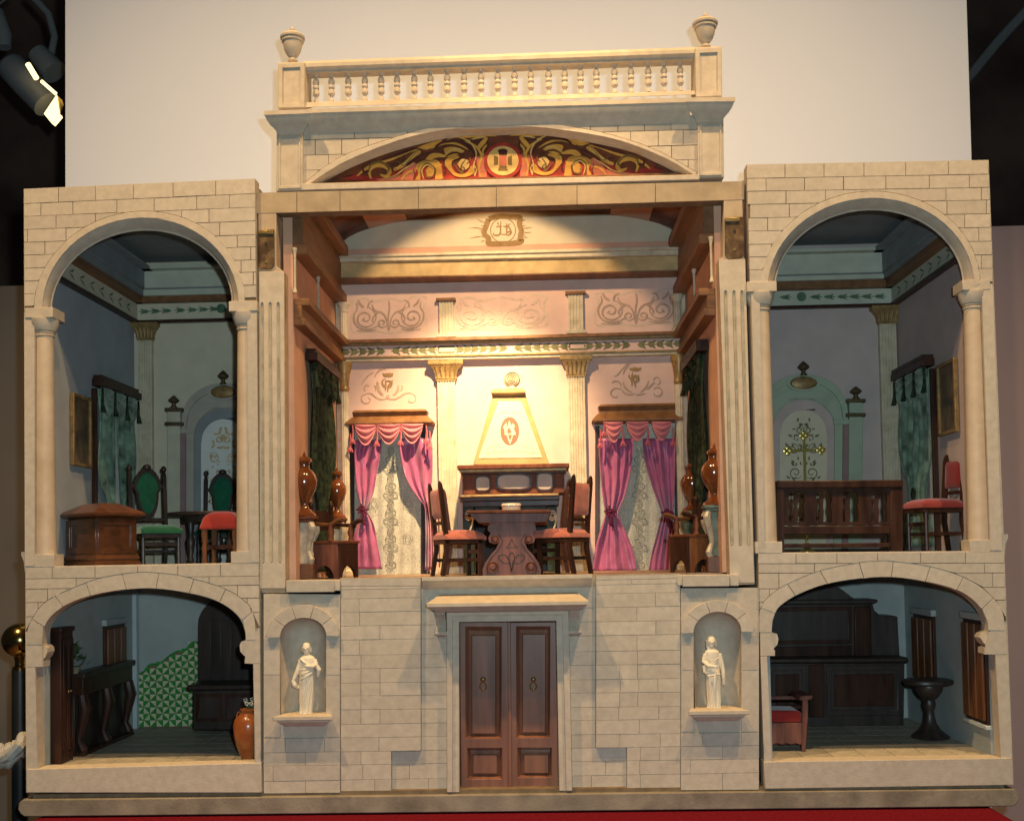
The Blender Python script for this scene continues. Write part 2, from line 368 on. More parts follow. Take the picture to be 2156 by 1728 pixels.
def stone_rows(parent, Y, x0, x1, lines, joints, clip=None, thick=.0045, gap=.7, mname='stone', xl=None, xr=None, rows=None):
    """lines: functions x->y of the bed joints. joints(k): list of x of upright joints in row k."""
    for k in range(len(lines) - 1):
        if rows and k not in rows: continue
        js = [x0(k) if callable(x0) else x0] + sorted(j for j in joints(k)) + [x1(k) if callable(x1) else x1]
        js = [j for i, j in enumerate(js) if js[0] <= j <= js[-1]]
        for a, b in zip(js, js[1:]):
            if b - a < 5: continue
            n = 10 if clip else 1; a2, b2 = a + gap * .8 + random.uniform(0, .4), b - gap * .8 - random.uniform(0, .4)
            jt, jb = random.uniform(-.25, .25), random.uniform(-.25, .25)
            def col(x):
                t = lines[k](x) + gap + jt; bo = lines[k + 1](x) - gap + jb; c = clip(x) if clip else None
                if c is not None: bo = min(bo, c - 1.2)
                return (x, t, bo)
            n = 24 if clip else 1; run = [col(a2 + (b2 - a2) * i / n) for i in range(n + 1)]; ok = lambda r: r[2] - r[1] > .5
            segs = []; cur = []
            for i, r in enumerate(run):
                if i and ok(r) != ok(run[i - 1]):
                    p, q = (r, run[i - 1]) if ok(r) else (run[i - 1], r)
                    for _ in range(12):
                        mdl = col((p[0] + q[0]) / 2)
                        if ok(mdl): p = mdl
                        else: q = mdl
                    cur.append(p)
                if ok(r): cur.append(r)
                elif cur:
                    if len(cur) > 1: segs.append(cur)
                    cur = []
            if len(cur) > 1: segs.append(cur)
            for sgm in segs:
                flat = all(abs(sgm[i][2] - (lines[k + 1](sgm[i][0]) - gap + jb)) < .01 for i in range(len(sgm)))
                if flat: sgm = [sgm[0], sgm[-1]]
                poly = [(sgm[0][0], sgm[0][1]), (sgm[-1][0], sgm[-1][1])] + [(x, bb) for x, _, bb in reversed(sgm)]
                dz = random.uniform(-.0003, .0003)
                MB().prism(XZ(poly, Y), Y + dz, Y + thick).build('stone_block', mname, parent, smooth=0)
def line(xa, ya, xb, yb): return lambda x: ya + (yb - ya) * (x - xa) / (xb - xa)

def wing(d):
    TL, TR, BR, BL = d['q']
    up = d['jl'][:1] + [d['jl'][1]] + d['intr'] + [d['jr'][1], d['jr'][0]]
    low = d['low']
    wall = MB(); Yb = .0045
    wall.prism(XZ(d['q'], Yb), Yb, .03, holes=[XZ(up, Yb), XZ(low, Yb)])
    wall = wall.build('front_wall', 'trim', house)
    # dark joint bed under the scored stones
    e = d['ext']; le = d['lext']
    bed = MB()
    outer = [TL, TR, (lerp_x(TR, BR, e[-1][1] + 6), e[-1][1] + 6), (e[-1][0] - 2, e[-1][1] + 6)] + list(reversed(e)) + [(e[0][0] + 2, e[0][1] + 6), (lerp_x(TL, BL, e[0][1] + 6), e[0][1] + 6)]
    bed.prism(XZ(shrink(outer, 1.0), .0015), .0015, .0044)
    bed.build('joint_bed', 'joint', house, smooth=0); bed = MB()
    o2 = [(lerp_x(TL, BL, d['sl']), d['sl'] + 3), (lerp_x(TR, BR, d['sr']), d['sr'] + 3), (lerp_x(TR, BR, le[-1][1]), le[-1][1] + 4), (le[-1][0] - 1, le[-1][1] + 4)] + list(reversed(le)) + [(le[0][0] + 1, le[0][1] + 4), (lerp_x(TL, BL, le[0][1]), le[0][1] + 4)]
    bed.prism(XZ(shrink(o2, 1.0), .0015), .0015, .0044)
    bed.build('joint_bed', 'joint', house, smooth=0)
    fe = lambda x: interp(e, x); fl = lambda x: interp(le, x)
    X0, X1 = TL[0], TR[0]
    ln = [line(TL[0], a, TR[0], b) for a, b in zip(*d['rows'])]
    stone_rows(wall, 0, lambda k: lerp_x(TL, BL, ln[k](X0)) , lambda k: lerp_x(TR, BR, ln[k](X1)), ln, d['joints'], fe)
    l2 = [line(BL[0], a, BR[0], b) for a, b in zip(*d['rows2'])]
    stone_rows(wall, 0, lambda k: lerp_x(TL, BL, l2[k](X0)), lambda k: lerp_x(TR, BR, l2[k](X1)), l2, d['joints2'], fl)
    # jamb stones and plinth
    j = MB()
    for (s0, s1, top, bot) in d['jambs']:
        MB().prism(XZ([(s0[0], top[0]), (s1[0], top[1]), (s1[1], bot[1]), (s0[1], bot[0])], 0), 0, .0044).build('jamb_stone', 'stone', wall, smooth=0)
    pl = d['plinth']
    MB().prism(XZ(pl, -.003), -.003, .03).build('plinth', 'stone', house, bevel=.001)
    # upper arch band and splayed soffit
    b = MB(); b.prism(XZ(d['ext'] + list(reversed(d['intr'])), -.001), -.001, .006); b.build('arch_band', 'trim', house, bevel=.0006)
    s = MB(); n = len(d['intr'])
    r1 = [PY(x, y, .0005) for x, y in d['intr']]; mid = [PY((x + u) / 2 + (0), (y + v) / 2 - 2, .008) for (x, y), (u, v) in zip(d['intr'], d['rim'])]
    r2 = [PY(u, v, .024) for u, v in d['rim']]; r3 = [PY(u, v, .031) for u, v in d['rim']]
    s.rings([r1, mid, r2, r3], cap=False, closed=False)
    r4 = [PY(x, y, .031) for x, y in d['intr']]; s.rings([r3, r4], cap=False, closed=False)
    s.build('arch_soffit', 'trim', house)
    bd_ = MB(); bd_.tube([PY(u, v, .0235) for u, v in d['rim']], .0017, 8); bd_.build('arch_bead', 'trim', house)
    bd_ = MB(); bd_.tube([PY((x * .45 + u * .55), (y * .45 + v * .55) - 1.5, .0125) for (x, y), (u, v) in zip(d['intr'], d['rim'])], .0014, 8); bd_.build('arch_bead', 'trim', house)
    # lower voussoirs
    je = d['vj']; li = d['lintr']
    E_ = [le[0]] + [p[0] for p in je] + [le[-1]]; I_ = [li[0]] + [p[1] for p in je] + [li[-1]]
    for k in range(len(E_) - 1):
        a, b_ = E_[k], E_[k + 1]; c, d_ = I_[k], I_[k + 1]
        pa = [a] + [p for p in le if a[0] + 1 < p[0] < b_[0] - 1] + [b_]
        pc = [c] + [p for p in li if min(c[0], d_[0]) + 1 < p[0] < max(c[0], d_[0]) - 1 and (p[1] <= max(c[1], d_[1]) + 1)] + [d_]
        poly = pa + list(reversed(pc))
        if k == 0: poly = [(a[0] - .5, c[1])] + poly
        if k == len(E_) - 2: poly = pa + [(b_[0] + .5, d_[1])] + list(reversed(pc))
        MB().prism(XZ(shrink(poly, .75), -.0006), -.0006, .005).build('voussoir', 'stone', house, smooth=25)
    # columns
    for c in d['cols']:
        col_(house, *c)
def lerp_x(a, b, y): return a[0] + (b[0] - a[0]) * (y - a[1]) / (b[1] - a[1])
def shrink(poly, w):
    n = len(poly); out = []
    area = sum(poly[i][0] * poly[(i + 1) % n][1] - poly[(i + 1) % n][0] * poly[i][1] for i in range(n)); sg = 1 if area > 0 else -1
    for i in range(n):
        p, q, r = Vector(poly[i - 1]), Vector(poly[i]), Vector(poly[(i + 1) % n])
        e1 = (q - p); e2 = (r - q)
        if e1.length < 1e-6 or e2.length < 1e-6: out.append(tuple(q)); continue
        e1.normalize(); e2.normalize(); n1 = Vector((-e1.y, e1.x)) * sg; n2 = Vector((-e2.y, e2.x)) * sg
        m = (n1 + n2); 
        if m.length < .2: out.append(tuple(q)); continue
        m.normalize(); out.append(tuple(q + m * (w / max(.5, m.dot(n1)))))
    return out
def col_(par, cx_top, cx_bot, r_top, r_bot, y_imp, y_base, y_sill, Y=.0185):
    s = mpp(Y); t = PY(cx_top, y_imp + 60, Y); bt = PY(cx_bot, y_base, Y); zs = PY(cx_bot, y_sill, Y).z; zi = PY(cx_top, y_imp, Y).z
    zb = bt.z; zc = PY(cx_top, y_imp + 19, Y).z; ze = PY(cx_top, y_imp + 44, Y).z; zn = PY(cx_top, y_imp + 55, Y).z
    def at(z): k = (z - bt.z) / (t.z - bt.z); return bt.x + (t.x - bt.x) * k
    rt, rb = r_top * s, r_bot * s
    prof = [(rb * 1.0, zb), (rb, zb + .004)] + [(rb + (rt - rb) * k, zb + (zn - zb) * k) for k in lin(.05, 1, 6)] + [(rt * 1.12, zn + .001), (rt * 1.12, zn + .003), (rt * 1.02, zn + .004), (rt * 1.15, zn + .006), (rt * 1.15, zn + .008), (rt, zn + .009)]
    m = MB(); m.rings([[(at(z) + r * math.cos(2 * math.pi * i / 24), Y + r * math.sin(2 * math.pi * i / 24), z) for i in range(24)] for r, z in prof]); c = m.build('column', 'column_paint', par)
    e = [(rt * 1.0, zn + .008), (rt * 1.25, ze), (rt * 1.55, ze + (zc - ze) * .55), (rt * 1.6, zc)]
    m = MB(); m.rings([[(at(z) + r * math.cos(2 * math.pi * i / 24), Y + r * math.sin(2 * math.pi * i / 24), z) for i in range(24)] for r, z in e])
    w = rt * 1.62; m.box((t.x - w, Y - w * .86, zc), (t.x + w, Y + w, zi + .0015)); m.build('capital', 'trim', c, bevel=.0006)
    w = rb * 1.28; m = MB(); m.box((bt.x - w, Y - w * .80, zs - .001), (bt.x + w, Y + w * .9, zb + .0005)); m.build('column_base', 'stone', c, bevel=.0006)

def joint_fn(first, start, step, lo, hi):
    def f(k):
        if k < len(first): return first[k]
        s = start + (step * .5 if k % 2 else 0) + 11 * math.sin(k * 2.3); return [x for x in (s + step * i for i in range(-9, 9)) if lo < x < hi]
    return f
LW = dict(q=[(50, 398), (537, 376), (550, 1668), (55, 1668)],
  jl=[(73, 1192), (73, 655)], jr=[(525, 1184), (519.5, 640)], sl=1192, sr=1184,
  intr=archpts(89, 650, 502, 640, 459), ext=archpts(71, 653, 515, 633, 445), rim=archpts(107, 655, 490, 638, 484),
  lext=crom([(57, 1326), (67, 1303), (98, 1265), (182.8, 1225.8), (240, 1211), (293.8, 1204.6), (345, 1207), (391.7, 1214.4), (473.3, 1238.9), (522.2, 1271.5), (535.3, 1300), (538, 1318)]),
  lintr=crom([(89, 1357), (89.8, 1340), (94.7, 1317), (114, 1291), (156.7, 1265), (228.5, 1245.4), (313.3, 1238.2), (391.7, 1247), (457, 1265), (499.4, 1294.4), (515.7, 1327), (517.3, 1347)]),
  lowa=[(80, 1618), (75, 1404), (90, 1404), (90.5, 1393), (87.7, 1391), (95, 1383), (100, 1372), (99, 1363), (94, 1358)],
  lowb=[(508, 1350), (504.5, 1358), (506, 1371), (513, 1379), (520.6, 1383), (515, 1387.5), (515, 1396), (532.7, 1397), (537, 1604)],
  vj=[(A4(205, 425), A4(280, 472)), (A4(350, 270), A4(405, 345)), (A4(555, 195), A4(585, 275)), (A4(790, 145), A4(815, 235)), (A4(1025, 132), A4(1005, 230)), (A4(1250, 170), A4(1220, 260)), (A4(1455, 235), A4(1415, 318)), (A4(1620, 385), A4(1565, 430))],
  rows=([398, 429, 456, 483.5, 510.5, 537.6, 565, 592, 619, 645], [376, 407.6, 436.4, 465, 494, 519.5, 546.7, 573, 600, 626]),
  joints=joint_fn([[123, 201, 281, 364.5, 454], [86, 153.5, 246, 324.5, 414, 483], [118, 201, 382, 440]], 92, 81, 52, 535),
  rows2=([1194, 1218, 1240, 1268, 1298, 1326], [1185, 1212, 1231, 1258, 1288, 1318]),
  joints2=joint_fn([[110, 200, 290, 374, 464], [160, 440], [100, 500], [80, 520], [], []], 70, 90, 55, 545),
  jambs=[((50.8, 52.3), (72.3, 72.3), (658, 658), (1191, 1191)), ((520.5, 525.5), (540, 545), (643, 642), (1183, 1183)), ((54, 55), (74, 79), (1404, 1404), (1618, 1618)), ((533.5, 538), (547, 549), (1397, 1397), (1604, 1604)), ((53.5, 54), (88, 90), (1330, 1358), (1403, 1403)), ((516, 516), (546.5, 547.5), (1348, 1322), (1396, 1396))],
  plinth=[(55, 1619), (549, 1605), (550.5, 1668), (55, 1668)],
  cols=[(94, 96.5, 18.6, 21.5, 655, 1168, 1191.5), (519, 519.5, 18.6, 21.5, 641.5, 1161, 1184)])
RW = dict(q=[(1572, 346.5), (2081.5, 337), (2134.5, 1652), (1611, 1660)],
  jl=[(1611, 1163), (1600, 600)], jr=[(2085, 1159), (2066, 596)], sl=1163, sr=1159,
  intr=archpts(1616, 611, 2052, 604, 417.3), ext=archpts(1602.5, 606, 2064, 598, 403), rim=archpts(1630, 612, 2029, 602, 441),
  lext=crom([(1599, 1290), (1607, 1268), (1643, 1237), (1721.5, 1203), (1806, 1185), (1850, 1181), (1878, 1181.5), (1959.8, 1193), (2031.6, 1216), (2080.6, 1247), (2106.7, 1278), (2114.9, 1304)]),
  lintr=crom([(1625, 1331), (1625, 1323.7), (1628.5, 1301), (1643, 1274.8), (1688.9, 1247), (1754, 1225.8), (1852, 1214.4), (1933.7, 1221), (2015.3, 1242), (2057.7, 1271.5), (2077.3, 1304), (2080.6, 1327)]),
  lowa=[(1625, 1602), (1615.4, 1380), (1631.7, 1380), (1631.7, 1368), (1628, 1366), (1637, 1356), (1639, 1345), (1636, 1334)],
  lowb=[(2067.5, 1333.5), (2064, 1341.7), (2070.8, 1353), (2082, 1361), (2072.4, 1363.6), (2072.4, 1376), (2095, 1378), (2106.7, 1594.7)],
  vj=[(A6(135, 355), A6(225, 388)), (A6(305, 200), A6(355, 272)), (A6(515, 114), A6(565, 200)), (A6(768, 66), A6(800, 166)), (A6(988, 56), A6(975, 156)), (A6(1225, 90), A6(1195, 186)), (A6(1440, 155), A6(1395, 240)), (A6(1635, 290), A6(1560, 360))],
  rows=([346.5, 376, 403, 431, 459.4, 486.6, 515, 541.6, 568, 597], [337, 367, 395, 421, 450, 479, 508, 536.5, 565, 593]),
  joints=joint_fn([[1653, 1735, 1819, 1907, 1997], [1613, 1694, 1776, 1865, 1957, 2041], [1655, 1738, 1992, 2066]], 1614, 83, 1575, 2084),
  rows2=([1164.5, 1186, 1206, 1239, 1266.6, 1292], [1160.5, 1185, 1205.6, 1235.6, 1262.7, 1300]),
  joints2=joint_fn([[1676, 1762, 1848, 1938, 2033], [1715, 2073], [1640, 2090], [1620], [], []], 1620, 90, 1600, 2110),
  jambs=[((1581, 1598), (1599, 1610), (603, 603), (1163, 1163)), ((2067, 2086), (2090, 2110), (598, 598), (1158, 1158)), ((1601.5, 1609), (1614.5, 1624.5), (1381, 1381), (1602, 1602)), ((2096, 2107.5), (2122, 2131), (1378, 1378), (1595, 1594)), ((1600, 1601.5), (1624, 1631), (1296, 1332), (1380, 1380)), ((2082, 2073), (2117, 2121.5), (1330, 1310), (1377, 1377))],
  plinth=[(1608.5, 1603), (2132, 1595), (2134.5, 1652), (1611, 1660)],
  cols=[(1600, 1614, 19, 21.5, 601, 1141, 1163), (2047.5, 2061, 17.5, 21.5, 597, 1137, 1160)])
for d in (LW, RW):
    d['low'] = d['lowa'] + d['lintr'] + d['lowb']; wing(d)

# wing boxes: side walls, back, floors, ceilings
ZU = .372; ZL = .040; ZT = 1.000
for sx, inner, outer, wu, bu in ((-1, -.4105, -.8005, 'sky_wall', 'cream_wall'), (1, .4105, .8005, 'lilac_wall', 'lilac_wall')):
    xa, xb = sorted((outer, inner)); t = .018
    xo = (outer, outer - sx * t) ; xi = (inner, inner + sx * t)
    for z0, z1, w in ((ZU + .0, ZT, wu), (.0, ZU - .018, 'blue_wall')):
        for xs in (xo, xi):
            a, b_ = sorted(xs); MB().box((a, .031, z0), (b_, BACK + .018, z1)).build('side_wall', w, house, smooth=0)
    x0, x1 = sorted((outer - sx * t, inner + sx * t))
    MB().box((x0, BACK, ZU), (x1, BACK + .018, ZT)).build('back_wall', bu, house, smooth=0)
    MB().box((x0, BACK, .0), (x1, BACK + .018, ZU - .018)).build('back_wall', 'blue_wall', house, smooth=0)
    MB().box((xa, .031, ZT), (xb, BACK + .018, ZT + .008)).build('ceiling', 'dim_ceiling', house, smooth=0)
    MB().box((xa, .031, ZU - .018), (xb, BACK + .018, ZU - .0002)).build('floor', 'floor_blue', house, smooth=0)
    fl = MB().box((xa, .031, .0), (xb, BACK + .018, ZL - .003)).build('floor', 'joint', house, smooth=0)
    n = 7; w = (x1 - x0) / n; src = None
    for i in range(n):
        for j in range(8):
            if src is None:
                m = MB(); m.box((.0005, .0005, 0), (w - .0005, w - .0005, .003)); src = m.build('floor_tile', 'floor_stone', None, smooth=0); o = src
            else: o = src.copy(); COL.objects.link(o)
            o.parent = fl; o.location = (x0 + i * w, .031 + j * w - .2, ZL - .003)
    MB().box((xa + .002, .0305, ZL - .004), (xb - .002, .0312, ZL)).build('sill', 'floor_stone', house, smooth=0)

# outer side trim of the wings (window heads, sill course, small knob)
for sx in (-1, 1):
    X = sx * .8007
    for z0, z1, p, y0, y1 in ((PY(44, 905, .1).z, PY(44, 895, .1).z, .012, .06, .2), (PY(44, 826, .1).z, PY(44, 818, .1).z, .012, .06, .2), (PY(44, 895, .1).z, PY(44, 826, .1).z, .005, .075, .185)):
        a, b_ = sorted((X, X + sx * p)); MB().box((a, y0, z0), (b_, y1, z1)).build('window_head', 'trim', house, bevel=.001)
    zt, zb = PY(40, 1162, .05).z, PY(40, 1218, .05).z
    prof = [(0, zb), (.006, zb + .002), (.010, zb + .012), (.012, zb + .03), (.016, zt - .006), (.016, zt), (0, zt)]
    MB().prism([(X + sx * p, z) for p, z in prof], .02, .4).build('string_course', 'trim', house)
    zk = PY(50, 1302, .06).z; MB().lathe((X, .06, zk), [(.0005, -.006), (.006, -.003), (.009, 0), (.006, .003), (.0005, .006)], 12).build('side_knob', 'trim', house)

# ---------------------------------------------------------------- base slab
bs = MB(); bs.prism([(-.800, -.034), (.800, -.034), (.806, -.030), (.811, -.022), (.809, -.012), (.803, -.0065), (-.803, -.0065), (-.809, -.012), (-.811, -.022), (-.806, -.030)], -.005, .452)
bs = bs.build('base_slab', 'plinth', house, bevel=.0015)
MB().box((-.79, .004, -.0066), (.79, .45, .0)).build('base_gap_shade', 'joint', house, smooth=0)  # dark filler, painted shade for the shadow line above the slab

# ================================================================== CENTRE BLOCK, lower facade
YC = .012
rowL = [1259.5, 1288, 1317, 1346, 1378.5, 1407, 1437, 1464, 1493, 1523.7, 1552, 1581, 1608.7, 1640.6, 1668]
rowR = [1249, 1278, 1308, 1337, 1370, 1399, 1429.5, 1457.7, 1487.7, 1515, 1545, 1573, 1601, 1631, 1664]
RL = [line(760, a, 1293, b) for a, b in zip(rowL, rowR)]
top = line(551, 1249, 1602, 1237)
# backing walls: door bay and two proud side panels, two niche piers
doorQ = [(966, 1668), (966, 1308), (1171.5, 1306), (1178, 1665)]
bay = [(824, 1668.5), (824, 1217), (1320, 1210), (1320, 1663)]
bay_wall = MB().prism(XZ([(824, 1669), (824, 1216), (1319, 1210), (1319, 1664)], .0165), .0165, .045, holes=[XZ([(968, 1666.6), (967, 1309), (1171, 1307), (1176.5, 1664)], .0165)]).build('door_bay_wall', 'joint_pale', house, smooth=0)
def clipper(lo): return None
doorL = line(1284, 941, 1668, 944); doorR = line(1284, 1198, 1664, 1205)
for side in (0, 1):
    if side == 0:
        stone_rows(bay_wall, .0145, lambda k: 887 if k < 11 else 825, lambda k: doorL(RL[k](940)), RL, lambda k: [862 + 40 * (k % 2)] if k >= 12 else [], thick=.002, gap=.42)
    else:
        stone_rows(bay_wall, .0145, lambda k: doorR(RL[k](1200)), lambda k: 1253.5 if k < 11 else 1319, RL, lambda k: [1275 - 30 * (k % 2)] if k >= 12 else [], thick=.002, gap=.42)
sideL = MB().prism(XZ([(717, 1668.5), (717, 1217), (886, 1215), (886, 1581), (824, 1582), (824, 1668.5)], .0075), .0075, .0164).build('facade_panel', 'joint_pale', house, smooth=0)
stone_rows(sideL, .0055, 717.5, lambda k: 886 if k < 11 else 824, RL, joint_fn([[756], [757], [800], [757], [760], [760, 800], [760, 800], [760], [760, 800], [], [798], [760]], 757, 86, 725, 815), thick=.0021, gap=.42)
stone_rows(sideL, .0055, 717.5, 886, [line(717, 1218.5, 886, 1215.5), line(717, 1234, 886, 1233), line(717, 1240.5, 886, 1238), RL[0]], lambda k: [], thick=.0021, gap=.42)
sideR = MB().prism(XZ([(1254.5, 1573), (1254.5, 1210), (1432, 1207), (1434, 1662), (1319.5, 1663.5), (1319.5, 1573)], .0075), .0075, .0164).build('facade_panel', 'joint_pale', house, smooth=0)
stone_rows(sideR, .0055, lambda k: 1255 if k < 11 else 1320, 1432.5, RL, joint_fn([[1380], [1341], [1381], [1341], [1342], [1305, 1342], [1306, 1345, 1385], [1305, 1343], [1303, 1387], [1346], [1305, 1390], [1348, 1389], [1347], [1348]], 1342, 60, 1262, 1425), thick=.0021, gap=.42)
stone_rows(sideR, .0055, 1255, 1432.5, [line(1254, 1212, 1432, 1208.5), line(1254, 1221, 1432, 1217), line(1254, 1231, 1432, 1228), RL[0]], lambda k: [1330] if k == 1 else [], thick=.0021, gap=.42)

def niche(par, cx, hw, ysp, ytop, ybot, x0, x1, y0, y1, ox0, ox1, otop, oy, shelf):
    Yp = .0035
    hole = [(cx - hw, ybot)] + archpts(cx - hw, ysp + 1.5, cx + hw, ysp - 1.5, ytop, 20) + [(cx + hw, ybot - 2)]
    pier = MB().prism(XZ([(x0, y1[0]), (x0, y0[0]), (x1, y0[1]), (x1, y1[1])], Yp + .002), Yp + .002, .028, holes=[XZ(hole, Yp + .002)]).build('niche_pier', 'stone', house, smooth=0)
    # joint bed strip + stones under the shelf and beside the niche
    l = RL
    for k in range(10, 14):
        bq = [(x0 + 1, l[k](cx)), (x1 - 1, l[k](cx)), (x1 - 1, l[k + 1](cx)), (x0 + 1, l[k + 1](cx))]
    MB().prism(XZ(shrink([(x0, l[10](x0) - 2), (x1, l[10](x1) - 2), (x1, y1[1]), (x0, y1[0])], 1), Yp + .001), Yp + .001, Yp + .0019).build('joint_bed', 'joint_pale', house, smooth=0)
    ex = l[-1]; stone_rows(pier, Yp - .0008, x0, x1, l, lambda k: ([x0 + 46, x0 + 128] if k % 2 == 0 else [x0 + 88]) if k != 12 else [x0 + 20], thick=.0018, gap=.42, rows=(10, 11, 12, 13))
    # jamb stones each side of the niche
    ym = ysp + (ybot - ysp) * .47
    for a, b_ in ((x0, cx - hw), (cx + hw, x1)):
        for t, bo in ((ysp + 6, ym), (ym + 1.6, l[10](cx) - 3)):
            MB().prism(XZ([(a + 1, t), (b_ - .6, t), (b_ - .6, bo), (a + 1, bo)], Yp), Yp, Yp + .0019).build('jamb_stone', 'stone', pier, smooth=0)
    # hood ring of five stones
    o = archpts(ox0, oy + 1.5, ox1, oy - 1.5, otop, 30); i_ = archpts(cx - hw, ysp + 1.5, cx + hw, ysp - 1.5, ytop, 30)
    for k in range(5):
        a, b_ = k * 6, k * 6 + 6
        poly = o[a:b_ + 1] + list(reversed(i_[a:b_ + 1]))
        MB().prism(XZ(shrink(poly, .45), -.004), -.004, Yp + .001).build('voussoir', 'stone', house, smooth=25, bevel=.0005)
    # concave niche: half cylinder with a quarter dome
    c = PY(cx, ysp, .005); s = mpp(.005); r = hw * s; dep = .046; zb = PY(cx, ybot, .005).z; h = (ysp - ytop) * s
    m = MB()
    def nf(u, v):
        t = math.pi * u
        if v <= .6: z = zb + (c.z - zb) * v / .6; k = 1.0; zz = z
        else:
            ph = (v - .6) / .4 * math.pi / 2; k = math.cos(ph); zz = c.z + h * math.sin(ph)
        return (c.x - r * 1.01 * math.cos(t) * max(k, 1e-3), .005 + dep * math.sin(t) * max(k, 1e-3), zz)
    m.grid(nf, 20, 20)
    m.build('niche', 'trim', house, fix=False)
    sx0, sx1, st, sb = shelf; Y0 = -.022; Yw = Yp
    a = PY(sx0, st, Y0); b_ = PY(sx1, st - 1.5, Y0); zt = (a.z + b_.z) / 2; zl = PY(cx, sb, Y0).z; hh = zt - zl
    m = MB()
    pr = [(0, zt), (0, zt - hh * .34), (.006, zt - hh * .42), (.006, zt - hh * .56), (.016, zt - hh), (.10, zt - hh), (.10, zt)]
    n = len(pr); 
    def ringx(ins): return [(a.x + ins(p[0]), Y0 + min(p[0], .024 + (.034 if i == n - 1 else .02)), p[1]) for i, p in enumerate(pr)]
    m.rings([[(a.x + min(p[0], .016), Y0 + (p[0] if p[0] < .05 else .06), p[1]) for p in pr], [(b_.x - min(p[0], .016), Y0 + (p[0] if p[0] < .05 else .06), p[1]) for p in pr]])
    m.build('niche_shelf', 'trim', house, bevel=.0005)
    return c.x, zt
SL = niche(house, 638, 48.3, 1340, 1300.5, 1509, 555, 716, (1250, 1251), (1668.5, 1668.5), 560, 714, 1272.5, 1341, (574.5, 699.5, 1508.5, 1531))
SR = niche(house, 1510.6, 50, 1331, 1288, 1498, 1433.5, 1598, (1238, 1237), (1663.5, 1661), 1433.5, 1587, 1262.5, 1331.5, (1450, 1577.5, 1496.5, 1520))

# sill blocks and the ledge over the door
for a, b_, t, bo in ((602, 703, 1221.5, 1247), (1437.5, 1536.5, 1210, 1235)):
    MB().prism(XZ([(a, bo), (a, t), (b_, t - 1), (b_, bo - 1)], -.004), -.004, .03).build('sill_block', 'stone', house, bevel=.001)
for a, b_, t, bo in ((703.5, 716, 1221, 1243), (1426, 1437, 1210, 1232), (1537, 1556, 1209, 1233)):
    MB().prism(XZ([(a, bo), (a, t), (b_, t), (b_, bo)], .001), .001, .03).build('sill_end', 'trim', house, bevel=.0008)
zt = PY(1068, 1212, -.012).z; a = PY(888, 1215, -.012); b_ = PY(1246, 1210, -.012)
pr = [(-.012, zt), (-.012, zt - .0055), (-.008, zt - .008), (-.004, zt - .012), (.004, zt - .017), (.007, zt - .020), (.03, zt - .020), (.03, zt)]
MB().extr_x(pr, a.x, b_.x).build('balcony_ledge', 'trim', house)
MB().prism(XZ([(716, 1243), (716, 1216.5), (1430, 1209), (1430, 1236)], .0167), .0167, .04).build('sill_course', 'trim', house, smooth=0)
MB().prism(XZ([(887, 1262), (887, 1240), (1254, 1235), (1254, 1257)], .0145), .0145, .02).build('sill_course', 'stone', house, smooth=0)

# ---------------------------------------------------------------- door
def frame_strip(pin, pout, y0, y1, nm, m='trim'):
    MB().prism(XZ(pout + list(reversed(pin)), y0), y0, y1).build(nm, m, house, bevel=.0007)
f_out = [(941, 1667), (940.5, 1284), (1197, 1281), (1205, 1664)]; f_mid = [(953, 1667), (953, 1296), (1184, 1293.5), (1192, 1664)]; f_in = [(967, 1667), (966.5, 1309), (1171, 1306.5), (1177.5, 1664)]
frame_strip(f_mid, f_out, -.002, .016, 'door_frame'); frame_strip(f_in, f_mid, .003, .0161, 'door_frame')
zdt = PY(1070, 1308, .02).z; zdb = PY(1070, 1666, .02).z
MB().box((PY(966, 1480, .02).x - .006, .040, zdb - .002), (PY(1176, 1480, .02).x + .006, .044, zdt + .004)).build('door_backing', 'lamp_black', house, smooth=0)
def leaf(x0t, x1t, x0b, x1b, ups, lows, kq):
    Yd = .024
    d = MB().prism(XZ([(x0b, 1666), (x0t, 1310), (x1t, 1309), (x1b, 1665)], Yd), Yd, .039, holes=[XZ([(a, c2), (a, c1), (b2, c1), (b2, c2)], Yd) for a, b2, c1, c2 in (ups[0], lows[0])]).build('door', 'door_wood', house, bevel=.0008)
    for rim, inn in (ups, lows):
        a, b2, c1, c2 = rim; p = XZ([(a, c2), (a, c1), (b2, c1), (b2, c2)], Yd); ia, ib, ic, id_ = inn; q = XZ([(ia, id_), (ia, ic), (ib, ic), (ib, id_)], Yd)
        m = MB(); r0 = [(x, Yd + .0005, z) for x, z in p]; mid = [((x + u) / 2, Yd + .0105, (z + w) / 2) for (x, z), (u, w) in zip(p, q)]; r1 = [(u, Yd + .008, w) for u, w in q]; r2 = [(u + (.0012 if i in (0, 1) else -.0012), Yd + .005, w + (.0012 if i in (0, 3) else -.0012)) for i, (u, w) in enumerate(q)]
        m.rings([[Vector(v) for v in r] for r in (r0, mid, r1, r2)], cap=False); m.add(r2, [(0, 1, 2, 3)]); m.build('door_panel', 'door_wood', d, smooth=20, weld=True)
    k = PY(*kq, Yd + .005); kn = MB()
    kn.lathe((0, 0, 0), [(.0005, -.002), (.0042, -.001), (.0046, .001), (.003, .003), (.0005, .004)], 14, M=Matrix.Translation((k.x, k.y - .001, k.z + .006)) @ Matrix.Rotation(R(90), 4, 'X'))
    kn.tube([(k.x + .0052 * math.sin(t) * (1 - .25 * math.cos(t)), k.y - .004, k.z - .002 - .0065 * (1 - math.cos(t)) / 1.0 + .004) for t in lin(0, 2 * math.pi, 18)], .0012, 6)
    kn.ball((k.x, k.y - .0045, k.z - .0115), .0022); kn.build('door_knocker', 'brass', d)
